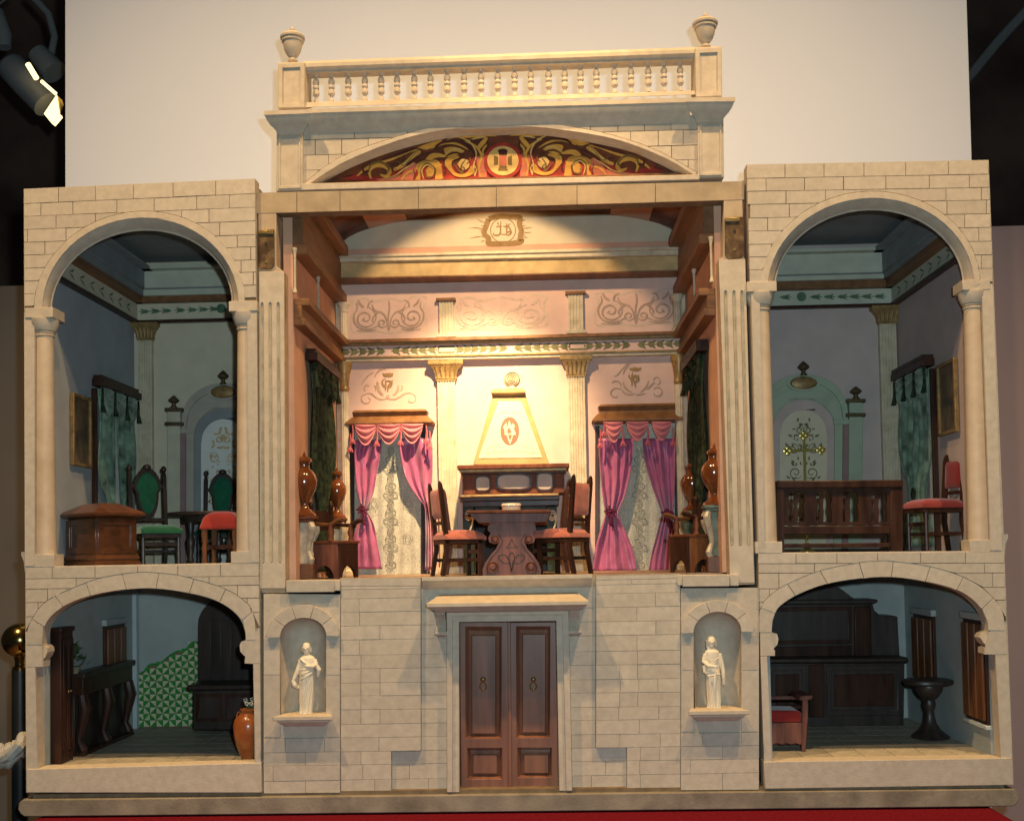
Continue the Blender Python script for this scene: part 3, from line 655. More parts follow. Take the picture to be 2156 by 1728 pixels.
leaf(967.5, 1072.5, 971, 1074.5, (((*B5(435, 0)[:1], B5(683, 0)[0], B5(0, 382)[1], B5(0, 1155)[1])), (B5(475, 0)[0], B5(645, 0)[0], B5(0, 440)[1], B5(0, 1128)[1])),
     ((B5(447, 0)[0], B5(688, 0)[0], B5(0, 1222)[1], B5(0, 1436)[1]), (B5(482, 0)[0], B5(655, 0)[0], B5(0, 1268)[1], B5(0, 1405)[1])), B5(557, 770))
leaf(1073.5, 1170, 1075.5, 1176, ((B5(788, 0)[0], B5(1020, 0)[0], B5(0, 380)[1], B5(0, 1150)[1]), (B5(828, 0)[0], B5(990, 0)[0], B5(0, 432)[1], B5(0, 1120)[1])),
     ((B5(795, 0)[0], B5(1032, 0)[0], B5(0, 1220)[1], B5(0, 1424)[1]), (B5(838, 0)[0], B5(1012, 0)[0], B5(0, 1265)[1], B5(0, 1402)[1])), B5(905, 770))
MB().prism(XZ([(1070.5, 1665), (1068.5, 1309), (1075, 1309), (1078, 1665)], .020), .020, .026).build('door_astragal', 'door_wood', house, bevel=.001)
# canopy and consoles
Yf = -.042
w = [PY(*B5(258, 152), .014), PY(*B5(1205, 145), .014)]; fr = [PY(*B5(163, 218), Yf), PY(*B5(1290, 207), Yf)]; fb = [PY(*B5(168, 240), Yf), PY(*B5(1286, 230), Yf)]; lb = [PY(*B5(205, 262), Yf + .010), PY(*B5(1255, 255), Yf + .010)]
zt_, zf, zfb, zl = [(q[0].z + q[1].z) / 2 for q in (w, fr, fb, lb)]
m = MB()
def loop(x0, x1, yf, z): return [Vector((x0, .0146, z)), Vector((x0, yf, z)), Vector((x1, yf, z)), Vector((x1, .0146, z))]
m.rings([loop(lb[0].x + .006, lb[1].x - .006, Yf + .018, zl - .004), loop(lb[0].x, lb[1].x, Yf + .010, zl), loop(fb[0].x + .004, fb[1].x - .004, Yf + .004, zfb - .002), loop(fb[0].x, fb[1].x, Yf, zfb), loop(fr[0].x, fr[1].x, Yf, zf), loop(w[0].x, w[1].x, .008, zt_)])
m.build('door_canopy', 'trim', house, smooth=20)
for x0, x1, yt, yb in ((917, 938, 1284, 1340), (1198, 1222, 1282, 1337)):
    p0, p1 = PY(x0, yt, -.005), PY(x1, yb, -.005); m = MB(); H = p0.z - p1.z
    prof = [(.0145, p1.z), (.006, p1.z), (-.001, p1.z + .003), (-.002, p1.z + .008), (.002, p1.z + .012), (.005, p1.z + .016), (.003, p1.z + .024), (-.004, p1.z + .032), (-.012, p1.z + .038), (-.014, p0.z), (.0145, p0.z)]
    m.extr_x(prof, p0.x, p1.x); c = m.build('console', 'trim', house)
    m = MB()
    for f in (.22, .5, .78): m.tube([(p0.x + (p1.x - p0.x) * f, prof[i][0] - .0012, prof[i][1]) for i in range(1, 10)], .0016, 6)
    m.tube([(p0.x - .002, -.002, p1.z + .005), (p1.x + .002, -.002, p1.z + .005)], .0035, 8); m.build('console_scroll', 'trim', c)

# ================================================================== CENTRE BLOCK, hall opening
lt = [(539.5, 406), (1567, 381.5)]; lbm = [(581.5, 447.5), (1523.5, 421.5)]
lw = MB().prism(XZ([(539.5, 449), (539.5, 406.5), (1567.5, 382), (1567.5, 420.5)], .0142), .0142, .042).build('lintel', 'joint', house, smooth=0)
stone_rows(lw, YC, 540, 1567.3, [line(539.5, 405.5, 1567, 381), line(581.5, 449, 1523.5, 422.5)], lambda k: [625, 716, 881, 1045, 1215, 1380], thick=.0024, mname='lintel_stone')
for pts, fl, y0, y1, fw in (([(545.5, 1240), (543.5, 449), (581.5, 448), (581.5, 560), (598, 572), (601, 1221), (601, 1248), (553, 1248)], (551.5, 568, 585.7, 553, 570, 587.5), 636, 1186, 0), ([(1524, 421), (1563, 420), (1589.5, 1230), (1556, 1231), (1536.5, 1231), (1536.5, 1208), (1513, 546), (1523, 540)], (1527.7, 1545.5, 1562, 1541, 1559, 1577), 611, 1150, 0)):
    post = MB().prism(XZ(pts, .0125), .0125, .042).build('post', 'opening_tan', house, bevel=.001)
for pts, fl in (([(547, 1238), (545.5, 572), (597.5, 571), (600.5, 1219), (600.5, 1238)], ((551.5, 553.5), (568.5, 571), (585.7, 589))), ([(1513.5, 548), (1569, 545), (1588.5, 1226), (1537.5, 1227), (1537, 1205)], ((1527.7, 1541.5), (1545.5, 1559.5), (1562, 1577)))):
    Yp = .0075; y0, y1 = (636, 1186) if pts[0][0] < 1000 else (611, 1150); holes = []
    for a, b_ in fl:
        h = [(a - 3.4, y0 + 5), (a - 2, y0 + 1.5), (a, y0), (a + 2, y0 + 1.5), (a + 3.4, y0 + 5), (b_ + 3.6, y1 - 4), (b_ + 2, y1), (b_ - 2, y1), (b_ - 3.6, y1 - 4)]
        holes.append(XZ(h, Yp))
    p = MB().prism(XZ(pts, Yp), Yp, .0124, holes=holes).build('fluted_pilaster', 'trim', house, bevel=.0005)
    for a, b_ in fl:
        m = MB(); m.rings([[PY(u - 3.3 * 1 + 6.6 * t, v, .0078 + .004 * math.sin(math.pi * t)) for t in lin(0, 1, 6)] for u, v in ((a, y0 + 3), ((a + b_) / 2, (y0 + y1) / 2), (b_, y1 - 3))], cap=False, closed=False); m.build('flute', 'aged_cream', p, fix=False)
for q in ([(543, 484), (577, 482), (577.5, 558), (571, 566), (549, 567), (543, 559)], [(1526, 458), (1565.5, 456), (1567, 537), (1560, 544), (1535, 545.5), (1527, 538)]):
    lp = MB().prism(XZ(q, .0095), .0095, .0124).build('lock_plate', 'lock_brown', house, bevel=.0006)
    cx = sum(p[0] for p in q) / 6; x0, y0 = q[0]
    k = MB(); k.prism(XZ([(cx - 2, y0 + 34), (cx - 3, y0 + 28), (cx, y0 + 24), (cx + 3, y0 + 28), (cx + 2, y0 + 34)], .0092), .0092, .0096); k.build('keyhole', 'lamp_black', lp, smooth=0)
    c = PY(cx, y0 + 68, .0095); MB().lathe((0, 0, 0), [(.0005, -.0012), (.002, -.001), (.0024, 0)], 10, M=Matrix.Translation(c) @ Matrix.Rotation(R(-90), 4, 'X')).build('screw', 'brass', lp)
    MB().prism(XZ([(x0 + 1, y0 + 8), (x0 + 1, y0 + 1), (x0 + 32, y0), (x0 + 32, y0 + 8)], .0065), .0065, .0095).build('hasp', 'brass', lp, bevel=.0006)

# ================================================================== PEDIMENT STOREY
YP = .020; YW = .0285
wallp = MB()
ext = crom([A1(218, 800), A1(380, 682), A1(640, 590), A1(800, 551), A1(1050, 523), A1(1290, 538), A1(1540, 582), A1(1750, 652), A1(1932, 752)], 6)
intr = crom([A1(243, 800), A1(400, 702), A1(640, 607), A1(850, 562), A1(1055, 548), A1(1270, 556), A1(1560, 602), A1(1780, 682), A1(1915, 760)], 6)
rim = crom([A1(300, 797), A1(430, 727), A1(620, 655), A1(860, 598), A1(1060, 582), A1(1300, 593), A1(1600, 648), A1(1740, 702), A1(1848, 757)], 6)
poly = [A1(212, 800), A1(212, 560), A1(1935, 500), A1(1938, 755)] + list(reversed(ext))
pw = wallp.prism(XZ(poly, YW + .0015), YW + .0015, .06).build('spandrel_wall', 'joint', house, smooth=0)
fe = lambda x: interp(ext, x)
rl = [line(*A1(212, a), *A1(1935, b)) for a, b in ((540, 500), (608, 563), (675, 630), (740, 692), (805, 760))]
def pj(k): return [A1(x, 0)[0] for x in ([440, 670, 1465, 1585, 1700, 1815], [270, 385, 500, 1640, 1760, 1868], [328, 1590, 1700, 1818], [285, 1890])[k]]
stone_rows(pw, YW - .0005, A1(212, 0)[0], A1(1936, 0)[0], rl, pj, fe, thick=.0022)
MB().prism(XZ(ext + list(reversed(intr)), YW - .004), YW - .004, .05).build('arch_band', 'trim', house, bevel=.0006)
s = MB(); s.rings([[PY(x, y, YW - .003) for x, y in intr], [PY((x + u) / 2, (y + v) / 2 - 1.5, YW + .008) for (x, y), (u, v) in zip(intr, rim)], [PY(u, v, .050) for u, v in rim], [PY(u, v, .058) for u, v in rim]], cap=False, closed=False); s.build('arch_soffit', 'trim', house)
m = MB(); m.prism(XZ([A1(212, 826), A1(212, 797), A1(1300, 772), A1(1940, 757), A1(1940, 780)], .016), .016, .06); m.build('lunette_sill', 'trim', house, bevel=.001)
LP = .058
panel = MB().prism(XZ([A1(280, 800)] + rim + [A1(1860, 765)], LP), LP, .066).build('lunette_painting', 'paint_brown', house, smooth=0)
# painted acanthus scrollwork, the left half mirrored to the right
mxq = A1(1088, 0)[0]
def both(fn):
    fn(lambda p: p); 
    def mir(p): return (2 * mxq - p[0], p[1] - (mxq - p[0]) * 2 * .0255)
    fn(mir)
def C1s(*p): return C1(*p)
def paint(name, m, lay, items):
    ink = Ink(LP - .0003 - lay * .0005)
    for it in items:
        for mir in (0, 1):
            pts = C1(*it[1]) if len(it[1]) > 1 else it[1]
            if it[0] == 's': pts = crom(pts, 4)
            if it[0] == 'b': pts = crom(pts + [pts[0]], 4)[:-1]
            if mir: pts = [(2 * mxq - x, y - (mxq - x) * 2 * .0255) for x, y in pts]
            if it[0] == 's': ink.stroke(pts, it[2])
            else: ink.fill(pts)
    return ink.build(name, m, panel)
paint('painted_ground', 'paint_red', 0, [('f', [(260, 592), (380, 530), (620, 575), (800, 530), (960, 440), (1080, 400), (1180, 470), (1380, 380), (1440, 470), (1560, 420), (1760, 330), (1900, 330), (2040, 602), (1650, 603), (900, 610), (600, 613)])])
paint('painted_ground', 'paint_coral', 1, [('f', [(900, 603), (980, 470), (1060, 400), (1120, 430), (1060, 600)]), ('f', [(1770, 340), (1890, 320), (1890, 570), (1800, 575)]), ('f', [(640, 595), (800, 570), (930, 540), (900, 600), (700, 610)])])
paint('painted_leaf', 'paint_gold', 2, [('b', [(1110, 238), (1220, 195), (1390, 150), (1300, 220), (1210, 262)]), ('s', [(590, 590), (570, 500), (640, 440), (750, 450), (800, 510), (760, 560), (690, 540)], 9), ('b', [(1090, 470), (1110, 420), (1200, 380), (1330, 380), (1380, 460), (1385, 592), (1310, 592), (1320, 480), (1240, 420), (1150, 460), (1140, 595), (1090, 590), (1120, 530)]), ('b', [(1200, 370), (1260, 310), (1350, 300), (1420, 320), (1410, 250), (1520, 230), (1640, 270), (1560, 320), (1450, 345), (1330, 350), (1260, 375)]), ('b', [(1420, 440), (1430, 365), (1540, 330), (1580, 350), (1500, 390), (1500, 470), (1560, 530), (1660, 520), (1720, 440), (1745, 520), (1640, 570), (1520, 550)]), ('b', [(840, 470), (960, 400), (1090, 280), (1150, 290), (1040, 400), (930, 470), (850, 500)]), ('b', [(1780, 225), (1860, 130), (1900, 135), (1860, 205), (1800, 260)]), ('s', [(1640, 165), (1760, 220), (1830, 330), (1800, 450), (1820, 570)], 5), ('b', [(1200, 500), (1240, 450), (1290, 500), (1270, 570), (1210, 570)]), ('s', [(430, 560), (540, 470), (700, 400), (860, 360)], 6), ('s', [(620, 440), (820, 370), (1000, 290), (1120, 260)], 5), ('s', [(1260, 250), (1420, 190), (1560, 200), (1680, 260)], 5), ('s', [(1380, 420), (1350, 500), (1400, 585)], 5), ('s', [(1500, 120), (1700, 120), (1880, 105), (2000, 108)], 4), ('s', [(1900, 200), (1850, 260), (1850, 330)], 5), ('s', [(930, 600), (1000, 520), (1080, 500)], 5)])
paint('painted_leaf', 'paint_pale_gold', 3, [('s', [(1180, 590), (1160, 490), (1220, 430), (1290, 470), (1280, 550)], 3.2), ('b', [(1560, 420), (1610, 365), (1680, 385), (1690, 450), (1640, 490), (1590, 470)]), ('s', [(700, 592), (850, 560), (960, 480), (1080, 410)], 3.6), ('s', [(1440, 150), (1560, 120), (1700, 180), (1770, 300), (1740, 450), (1760, 565)], 3), ('s', [(1660, 170), (1780, 130), (1880, 120)], 3), ('s', [(1430, 300), (1520, 255), (1620, 275)], 3), ('s', [(870, 470), (990, 400), (1110, 290)], 2.4), ('s', [(1730, 430), (1770, 480), (1750, 560)], 4)])
paint('painted_scroll', 'paint_olive', 4, [('s', [(1160, 588), (1150, 480), (1220, 415), (1300, 470), (1285, 555), (1220, 560), (1205, 500)], 2.8), ('s', [(560, 510), (590, 430), (700, 400), (790, 470), (760, 520)], 5.5), ('s', [(1520, 420), (1560, 480), (1620, 520), (1600, 450), (1650, 370)], 3.6), ('s', [(680, 592), (850, 560), (990, 470)], 1.4), ('s', [(1730, 550), (1770, 460), (1750, 350)], 1.8), ('s', [(850, 420), (900, 395), (960, 440), (1050, 340), (1110, 270)], 2), ('s', [(1580, 520), (1640, 480), (1600, 440)], 2.8), ('s', [(1110, 500), (1140, 420), (1230, 385), (1340, 400)], 1.6), ('s', [(1660, 420), (1700, 380), (1690, 340)], 2.6)])
paint('painted_scroll', 'paint_maroon', 5, [('s', [(1290, 265), (1380, 185), (1560, 165), (1690, 220), (1760, 340)], 6), ('s', [(1420, 345), (1520, 295), (1660, 325)], 4), ('s', [(700, 385), (850, 330), (1000, 275), (1100, 245)], 6), ('s', [(980, 445), (1060, 380), (1160, 320), (1290, 285)], 6), ('s', [(490, 450), (510, 510), (570, 505)], 5), ('s', [(1385, 400), (1425, 470), (1400, 550)], 2.4), ('s', [(1480, 200), (1560, 220), (1640, 275)], 1.6), ('s', [(270, 580), (330, 560), (400, 540)], 4), ('s', [(820, 430), (870, 410), (890, 440), (860, 450)], 3), ('s', [(1700, 150), (1780, 170), (1850, 140)], 5), ('s', [(1890, 160), (1900, 230), (1850, 300)], 4), ('s', [(1060, 470), (1080, 540), (1060, 600)], 1.6), ('s', [(1210, 300), (1190, 350), (1120, 390)], 3)])
mc = C1(2070, 385)
def disc(name, m, lay, rx, ry, c=mc):
    ink = Ink(LP - .0003 - lay * .0005); ink.fill(arc(c[0], c[1], rx, ry, 0, 350, 35)); return ink.build(name, m, panel)
disc('medallion_ring', 'paint_red', 7, 40, 38); disc('medallion', 'paint_pale_gold', 8, 33, 31)
for nm, m_, pts in (('medallion_cross', 'paint_coral', [(-8, -11), (8, -11), (8, 11), (-8, 11)]), ('medallion_cross', 'paint_maroon', [(-8, -12), (-11, -22), (-4, -25), (4, -25), (10, -22), (8, -12)]), ('medallion_cross', 'paint_olive', [(-7, 12), (-11, 21), (11, 21), (7, 12)]), ('medallion_cross', 'paint_olive', [(-10, -8), (-19, -11), (-19, 10), (-10, 8)]), ('medallion_cross', 'paint_olive', [(10, -8), (19, -11), (19, 10), (10, 8)])):
    i = Ink(LP - .0048); i.fill([(mc[0] + a, mc[1] + b) for a, b in pts]); i.build(nm, m_, panel)
# piers below and above the cornice, urns
for lo, hi, urn in ((([A1(100, 830), A1(103, 560), A1(215, 556), A1(216, 826)]), [A1(107, 470), A1(108, 272), A1(225, 268), A1(226, 467)], (173, 115, 262, 54)), (([A1(1930, 772), A1(1932, 505), A1(2043, 500), A1(2046, 770)]), [A1(1922, 422), A1(1920, 206), A1(2036, 201), A1(2038, 418)], (1966, 55, 200, 55))):
    MB().prism(XZ(lo, YP), YP, .075).build('pier', 'trim', house, bevel=.0008)
    cxp = sum(p[0] for p in lo) / 4; cyp = sum(p[1] for p in lo) / 4
    fr_ = lambda k, P: [(cxp + (x - cxp) * k[0], cyp + (y - cyp) * k[1]) for x, y in P]
    MB().prism(XZ(fr_((.84, .93), lo), YP - .002), YP - .002, YP, holes=[XZ(fr_((.70, .84), lo), YP - .002)]).build('pier_panel', 'trim', house, bevel=.0006)
    u = MB().prism(XZ(hi, YP), YP, .072).build('upper_pier', 'trim', house, bevel=.0014)
    c2 = (sum(p[0] for p in hi) / 4, sum(p[1] for p in hi) / 4)
    g2 = lambda k: [(c2[0] + (x - c2[0]) * k[0], c2[1] + (y - c2[1]) * k[1] + 1) for x, y in hi]
    MB().prism(XZ(g2((.97, .97)), YP - .003), YP - .003, YP, holes=[XZ(g2((.66, .78)), YP - .003)]).build('pier_panel', 'trim', house, bevel=.0006)
    ux, ut, ub, ur = urn; Yu = .046; t = PY(*A1(ux, ut), Yu); b_ = PY(*A1(ux, ub + 6), Yu); H = t.z - b_.z; r = ur * .4849 * mpp(Yu)
    pr = [(.40, 0), (.40, .025), (.30, .04), (.27, .07), (.27, .11), (.42, .15), (.58, .24), (.70, .35), (.77, .46), (.79, .53), (.90, .545), (.90, .585), (.80, .595), (.80, .615), (1.0, .63), (1.02, .68), (.94, .70), (.84, .745), (.60, .80), (.30, .84), (.22, .86), (.26, .89), (.14, .92), (.02, 1.0)]
    MB().lathe((b_.x, Yu, b_.z), [(a * r, z * H) for a, z in pr], 28).build('roof_urn', 'trim', house)
# cornice with breaks over the piers
def cornice(qa, qb, Yf, Yb, ends):
    a = PY(*qa, Yf); b_ = PY(*qb, Yf)
    def ring(P, sgn):
        z = P.z; d = Yb - Yf; pr = [(0, 0), (0, -.007), (.002, -.0085), (.004, -.014), (.009, -.021), (.016, -.027), (.018, -.031), (.021, -.034), (.2, -.034), (.2, 0)]
        return [Vector((P.x + sgn * (min(p, .024) if ends else 0), Yf + min(p, d), z + q)) for p, q in pr]
    m = MB(); m.rings([ring(a, 1), ring(b_, -1)]); return m.build('cornice', 'trim', house, smooth=25)
cornice(A1(46, 482), A1(256, 474), -.003, .075, 1); cornice(A1(1878, 424), A1(2094, 422), -.003, .075, 1)
cornice(A1(235, 473), A1(1900, 425), .007, .075, 0)
# balustrade
Yb = .044
bal = MB(); bal.hexa([PY(*A1(222, 468), .020), PY(*A1(1926, 412), .020), PY(*A1(1926, 412), .068), PY(*A1(222, 468), .068)], [PY(*A1(222, 445), .022), PY(*A1(1926, 394), .022), PY(*A1(1926, 394), .068), PY(*A1(222, 445), .068)])
bal = bal.build('balustrade', 'trim', house, bevel=.001)
rl_ = MB(); a0, a1 = A1(228, 330), A1(1920, 270); b0, b1 = A1(228, 291), A1(1920, 240)
rl_.rings([[PY(q[0], q[1], Yb) + Vector((0, dy, dz)) for dy, dz in ((.012, 0), (-.012, 0), (-.012, .004), (-.018, .007), (-.018, .013), (-.015, .0185), (.015, .0185), (.018, .013), (.018, .007), (.012, .004))] for q in (a0, a1)]); rl_.build('top_rail', 'trim', bal, smooth=25)
bp = [(.75, 0), (.75, .06), (.42, .14), (.36, .17), (.55, .20), (.98, .27), (1.0, .33), (.75, .42), (.62, .445), (.72, .46), (.95, .50), (.95, .55), (.72, .585), (.62, .60), (.9, .65), (1.0, .71), (.85, .79), (.45, .86), (.40, .88), (.70, .93), (.85, 1)]
src = None
for x in (275, 342, 415, 487, 558, 627, 702, 772, 845, 918, 992, 1064, 1137, 1208, 1285, 1355, 1424, 1493, 1571, 1643, 1718, 1786, 1857):
    k = (x - 275) / (1857 - 275); bt = PY(*A1(x, 447 - k * 49), Yb); tp = PY(*A1(x, 325 - k * 54), Yb)
    if src is None:
        H = tp.z - bt.z; o = MB().lathe((0, 0, 0), [(r * 14.8 * .4849 * mpp(Yb), z * H) for r, z in bp], 16).build('baluster', 'trim', None); src = o
    else: o = src.copy(); COL.objects.link(o)
    o.parent = bal; o.location = (bt.x, Yb - .2, bt.z); o.scale = (1, 1, (tp.z - bt.z) / H)
# body of the pediment storey behind its front
zt = PY(1070, 262, .06).z - .004; xl = PY(*A1(108, 700), .03).x; xr = PY(*A1(2040, 650), .03).x
MB().box((xl, .076, zt - .012), (xr, BACK + .018, zt)).build('roof', 'trim', house, smooth=0)
for a, b_ in ((xl, xl + .012), (xr - .012, xr)): MB().box((a, .0765, .96), (b_, BACK + .018, zt - .0125)).build('side_wall', 'trim', house, smooth=0)
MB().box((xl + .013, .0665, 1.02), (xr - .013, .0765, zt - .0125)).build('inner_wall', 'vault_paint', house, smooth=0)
# ================================================================== HALL SHELL
HX0, HX1, ZH = -.358, .356, .345
lamp('hall_lamp', 'SPOT', (-.03, .100, 1.068), 7.2, (1.0, .68, .34), (-.035, .43, .775), .009, 92, .22)
lamp('hall_lamp', 'SPOT', (-.03, .095, 1.066), 60, (1.0, .70, .37), (-.075, .43, .50), .009, 66, 1.0)
def bandQ(name, m, yl, yr, Yf, parent=house, x0=712, x1=1450, Yb=BACK, bevel=0, **k):
    (a, b), (c, d) = yl, yr
    return MB().prism(XZ([(x0, b), (x0, a), (x1, c), (x1, d)], Yf), Yf, Yb, **k).build(name, m, parent, smooth=25, bevel=bevel)
def a7(y): return A7(0, y)[1]
def a8(y): return A8(0, y)[1]
hall_back = MB().box((HX0 - .017, BACK, ZH - .01), (HX1 + .017, BACK + .018, 1.09)).build('hall_back_wall', 'pink_wall', house, smooth=0)
for a, b in ((HX0 - .016, HX0), (HX1, HX1 + .016)):
    MB().box((a, .0425, ZH), (b, BACK, 1.0)).build('hall_side_wall', 'orange_wall', house, smooth=0)
hf = MB().box((HX0 - .03, .0425, ZH - .02), (HX1 + .03, BACK, ZH - .002)).build('hall_floor', 'joint', house, smooth=0)
src = None; nw = 12; w = (HX1 - HX0) / nw
for i in range(nw):
    if src is None: src = o = MB().box((.0004, 0, 0), (w - .0004, .3855, .002)).build('floor_board', 'hall_floor', None, smooth=0)
    else: o = src.copy(); COL.objects.link(o)
    o.parent = hf; o.location = (HX0 + i * w, .043 - .2, ZH - .002)
# vault and lunette
xc = (HX0 + HX1) / 2; hw = (HX1 - HX0) / 2
VZ, VT = 1.003, 1.088
sec = [(xc + hw * math.cos(t), VZ + (VT - VZ) * math.sin(t) ** .8) for t in lin(math.pi, 0, 24)]
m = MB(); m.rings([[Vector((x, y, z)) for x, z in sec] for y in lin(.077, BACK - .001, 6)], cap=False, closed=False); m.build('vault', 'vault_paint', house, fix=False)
lun = MB().prism([(HX0, .99)] + sec + [(HX1, .99)], BACK - .004, BACK - .0005).build('lunette', 'salmon', house, smooth=0)
sec2 = [(xc + (hw - .012) * math.cos(t), VZ + .0125 + (VT - VZ - .018) * math.sin(t) ** .8) for t in lin(math.pi, 0, 24)]
MB().prism(sec2, BACK - .0052, BACK - .004).build('lunette_panel', 'lunette_cream', house, smooth=0)
MB().box((HX0 - .015, .0425, .9895), (HX1 + .015, .0768, 1.02)).build('inner_beam', 'wood_moulding', house, bevel=.001)
# painted ribs on the vault haunches
for sx in (-1, 1):
    for (t0, t1, mm) in ((.20, .30, 'salmon'), (.42, .48, 'slate_paint')):
        m = MB(); ts = [t0 * math.pi, t1 * math.pi]
        P = lambda t, y: Vector((xc + sx * (hw - .0015) * math.cos(t), y, VZ + (VT - VZ) * math.sin(t) ** .8 - .0012))
        m.rings([[P(t, y) for t in lin(ts[0], ts[1], 4)] for y in (.078, BACK - .006)], cap=False, closed=False); m.build('vault_band', mm, house, fix=False)
# back wall mouldings
bandQ('cornice', 'aged_cream', (a7(590), a7(612)), (a8(518), a8(545)), .366, bevel=.0012)
bandQ('cornice', 'aged_cream', (a7(612), a7(645)), (a8(545), a8(588)), .372, bevel=.0015)
bandQ('gold_frieze', 'frieze_gold', (a7(645), a7(768)), (a8(588), a8(706)), .383)
bandQ('cornice_lip', 'wood_moulding', (a7(766), a7(776)), (a8(704), a8(714)), .3815)
bandQ('entablature', 'wood_moulding', (a7(1245), a7(1272)), (a8(1172), a8(1198)), .402, bevel=.001)
bandQ('entablature', 'gilt', (a7(1272), a7(1292)), (a8(1198), a8(1222)), .409, bevel=.001)
fz = bandQ('leaf_frieze', 'pink_wall', (a7(1292), a7(1376)), (a8(1222), a8(1316)), .417)
bandQ('entablature', 'gilt', (a7(1376), a7(1392)), (a8(1314), a8(1330)), .411, bevel=.0008)
bandQ('entablature', 'aged_cream', (a7(1392), a7(1412)), (a8(1330), a8(1352)), .414, bevel=.0008)
def leafs(xs, yf, Y, h, m, par, w=17):
    ink = Ink(Y)
    for x, sg in xs:
        y = yf(x)
        for s in (-1, 1):
            ink.fill([(x - sg * w * .5, y), (x - sg * w * .1, y + s * h * .25), (x + sg * w * .45, y + s * h * .5), (x + sg * w * .25, y + s * h * .12)])
        ink.fill([(x - sg * w * .55, y - 1.5), (x + sg * w * .55, y - 1), (x + sg * w * .55, y + 1), (x - sg * w * .55, y + 1.5)])
        ink.fill(arc(x - sg * w * .1, y, w * .36, h * .32, 0, 340, 9))
    return ink.build('painted_leaf', m, par)
yf = lambda x: line(*A7(720, 1338), *A8(1430, 1272))(x)
c6 = lambda x: C6(x, 0)[0]
xs = [(c6(x), -1) for x in (90, 180, 275, 370, 470)] + [(c6(x), 1) for x in (650, 755, 850, 945, 1045)] + [(c6(x), -1) for x in (1340, 1420, 1500, 1595, 1700, 1810)] + [(c6(x), 1) for x in (1990, 2090)]
xs += [(A8(x, 0)[0], 1) for x in (175, 245, 315, 385, 455, 525)] + [(A8(x, 0)[0], -1) for x in (710, 780, 850, 920, 990)] + [(A8(x, 0)[0], 1) for x in (1120, 1195, 1260, 1330, 1395)]
leafs(xs, yf, .4166, 20, 'leaf_green', fz, 19)
ink = Ink(.4166)
for x in (c6(1195), A8(620, 0)[0]):
    y = yf(x); ink.stroke([(x - 16, y - 6), (x + 16, y - 6.5), (x + 16, y + 6), (x - 16, y + 6.5), (x - 16, y - 6)], 4, False)
ink.build('painted_cartouche', 'leaf_green', fz)
# side wall mouldings at the same heights
zc1 = (PY(1080, 528, .372).z, PY(1080, 560, .372).z); zc2 = (PY(1080, 703, .41).z, PY(1080, 716, .41).z); zfz = PY(1080, 745, .415).z
for sx, X in ((1, HX0), (-1, HX1)):
    def sb(name, m, z0, z1, p, y1=.42, y0=.043):
        a, b = sorted((X, X + sx * p)); MB().box((a, y0, z0), (b, y1, z1)).build(name, m, house, bevel=.001)
    sb('side_cornice', 'wood_moulding', .985, 1.004, .036, .366); sb('side_cornice', 'wood_moulding', .915, .985, .018, .3825)
    sb('side_cornice', 'wood_moulding', .898, .915, .026, .40)
    sb('side_entablature', 'wood_moulding', .810, .822, .028, .402); sb('side_entablature', 'wood_moulding', .788, .810, .014, .4165); sb('side_entablature', 'wood_moulding', .776, .788, .020, .4135)
    # corner strip and corner columns
    a, b = sorted((X + sx * .001, X + sx * .010)); MB().box((a, .405, ZH), (b, BACK - .0005, .955)).build('corner_post', 'aged_cream', house, bevel=.001)
# slender colonnettes on the side walls, upper tier and lower tier
def colonnette(x, y, z0, z1, r, par=house):
    H = z1 - z0; m = MB(); m.lathe((x, y, z0), [(r * 1.6, 0), (r * 1.6, .004), (r * 1.1, .006), (r, .01), (r * .9, H - .016), (r * 1.2, H - .013), (r * .95, H - .011), (r * 1.5, H - .005), (r * 1.8, H - .003), (r * 1.8, H)], 12); m.build('colonnette', 'aged_cream', par)
for q, X in (((621, 580), HX0 + .012), ((670.6, 640), HX0 + .012), ((1497.6, 560), HX1 - .012), ((1462, 620), HX1 - .012)):
    colonnette(X, PX(q[0], q[1], X).y, .8225, .8975, .0022)
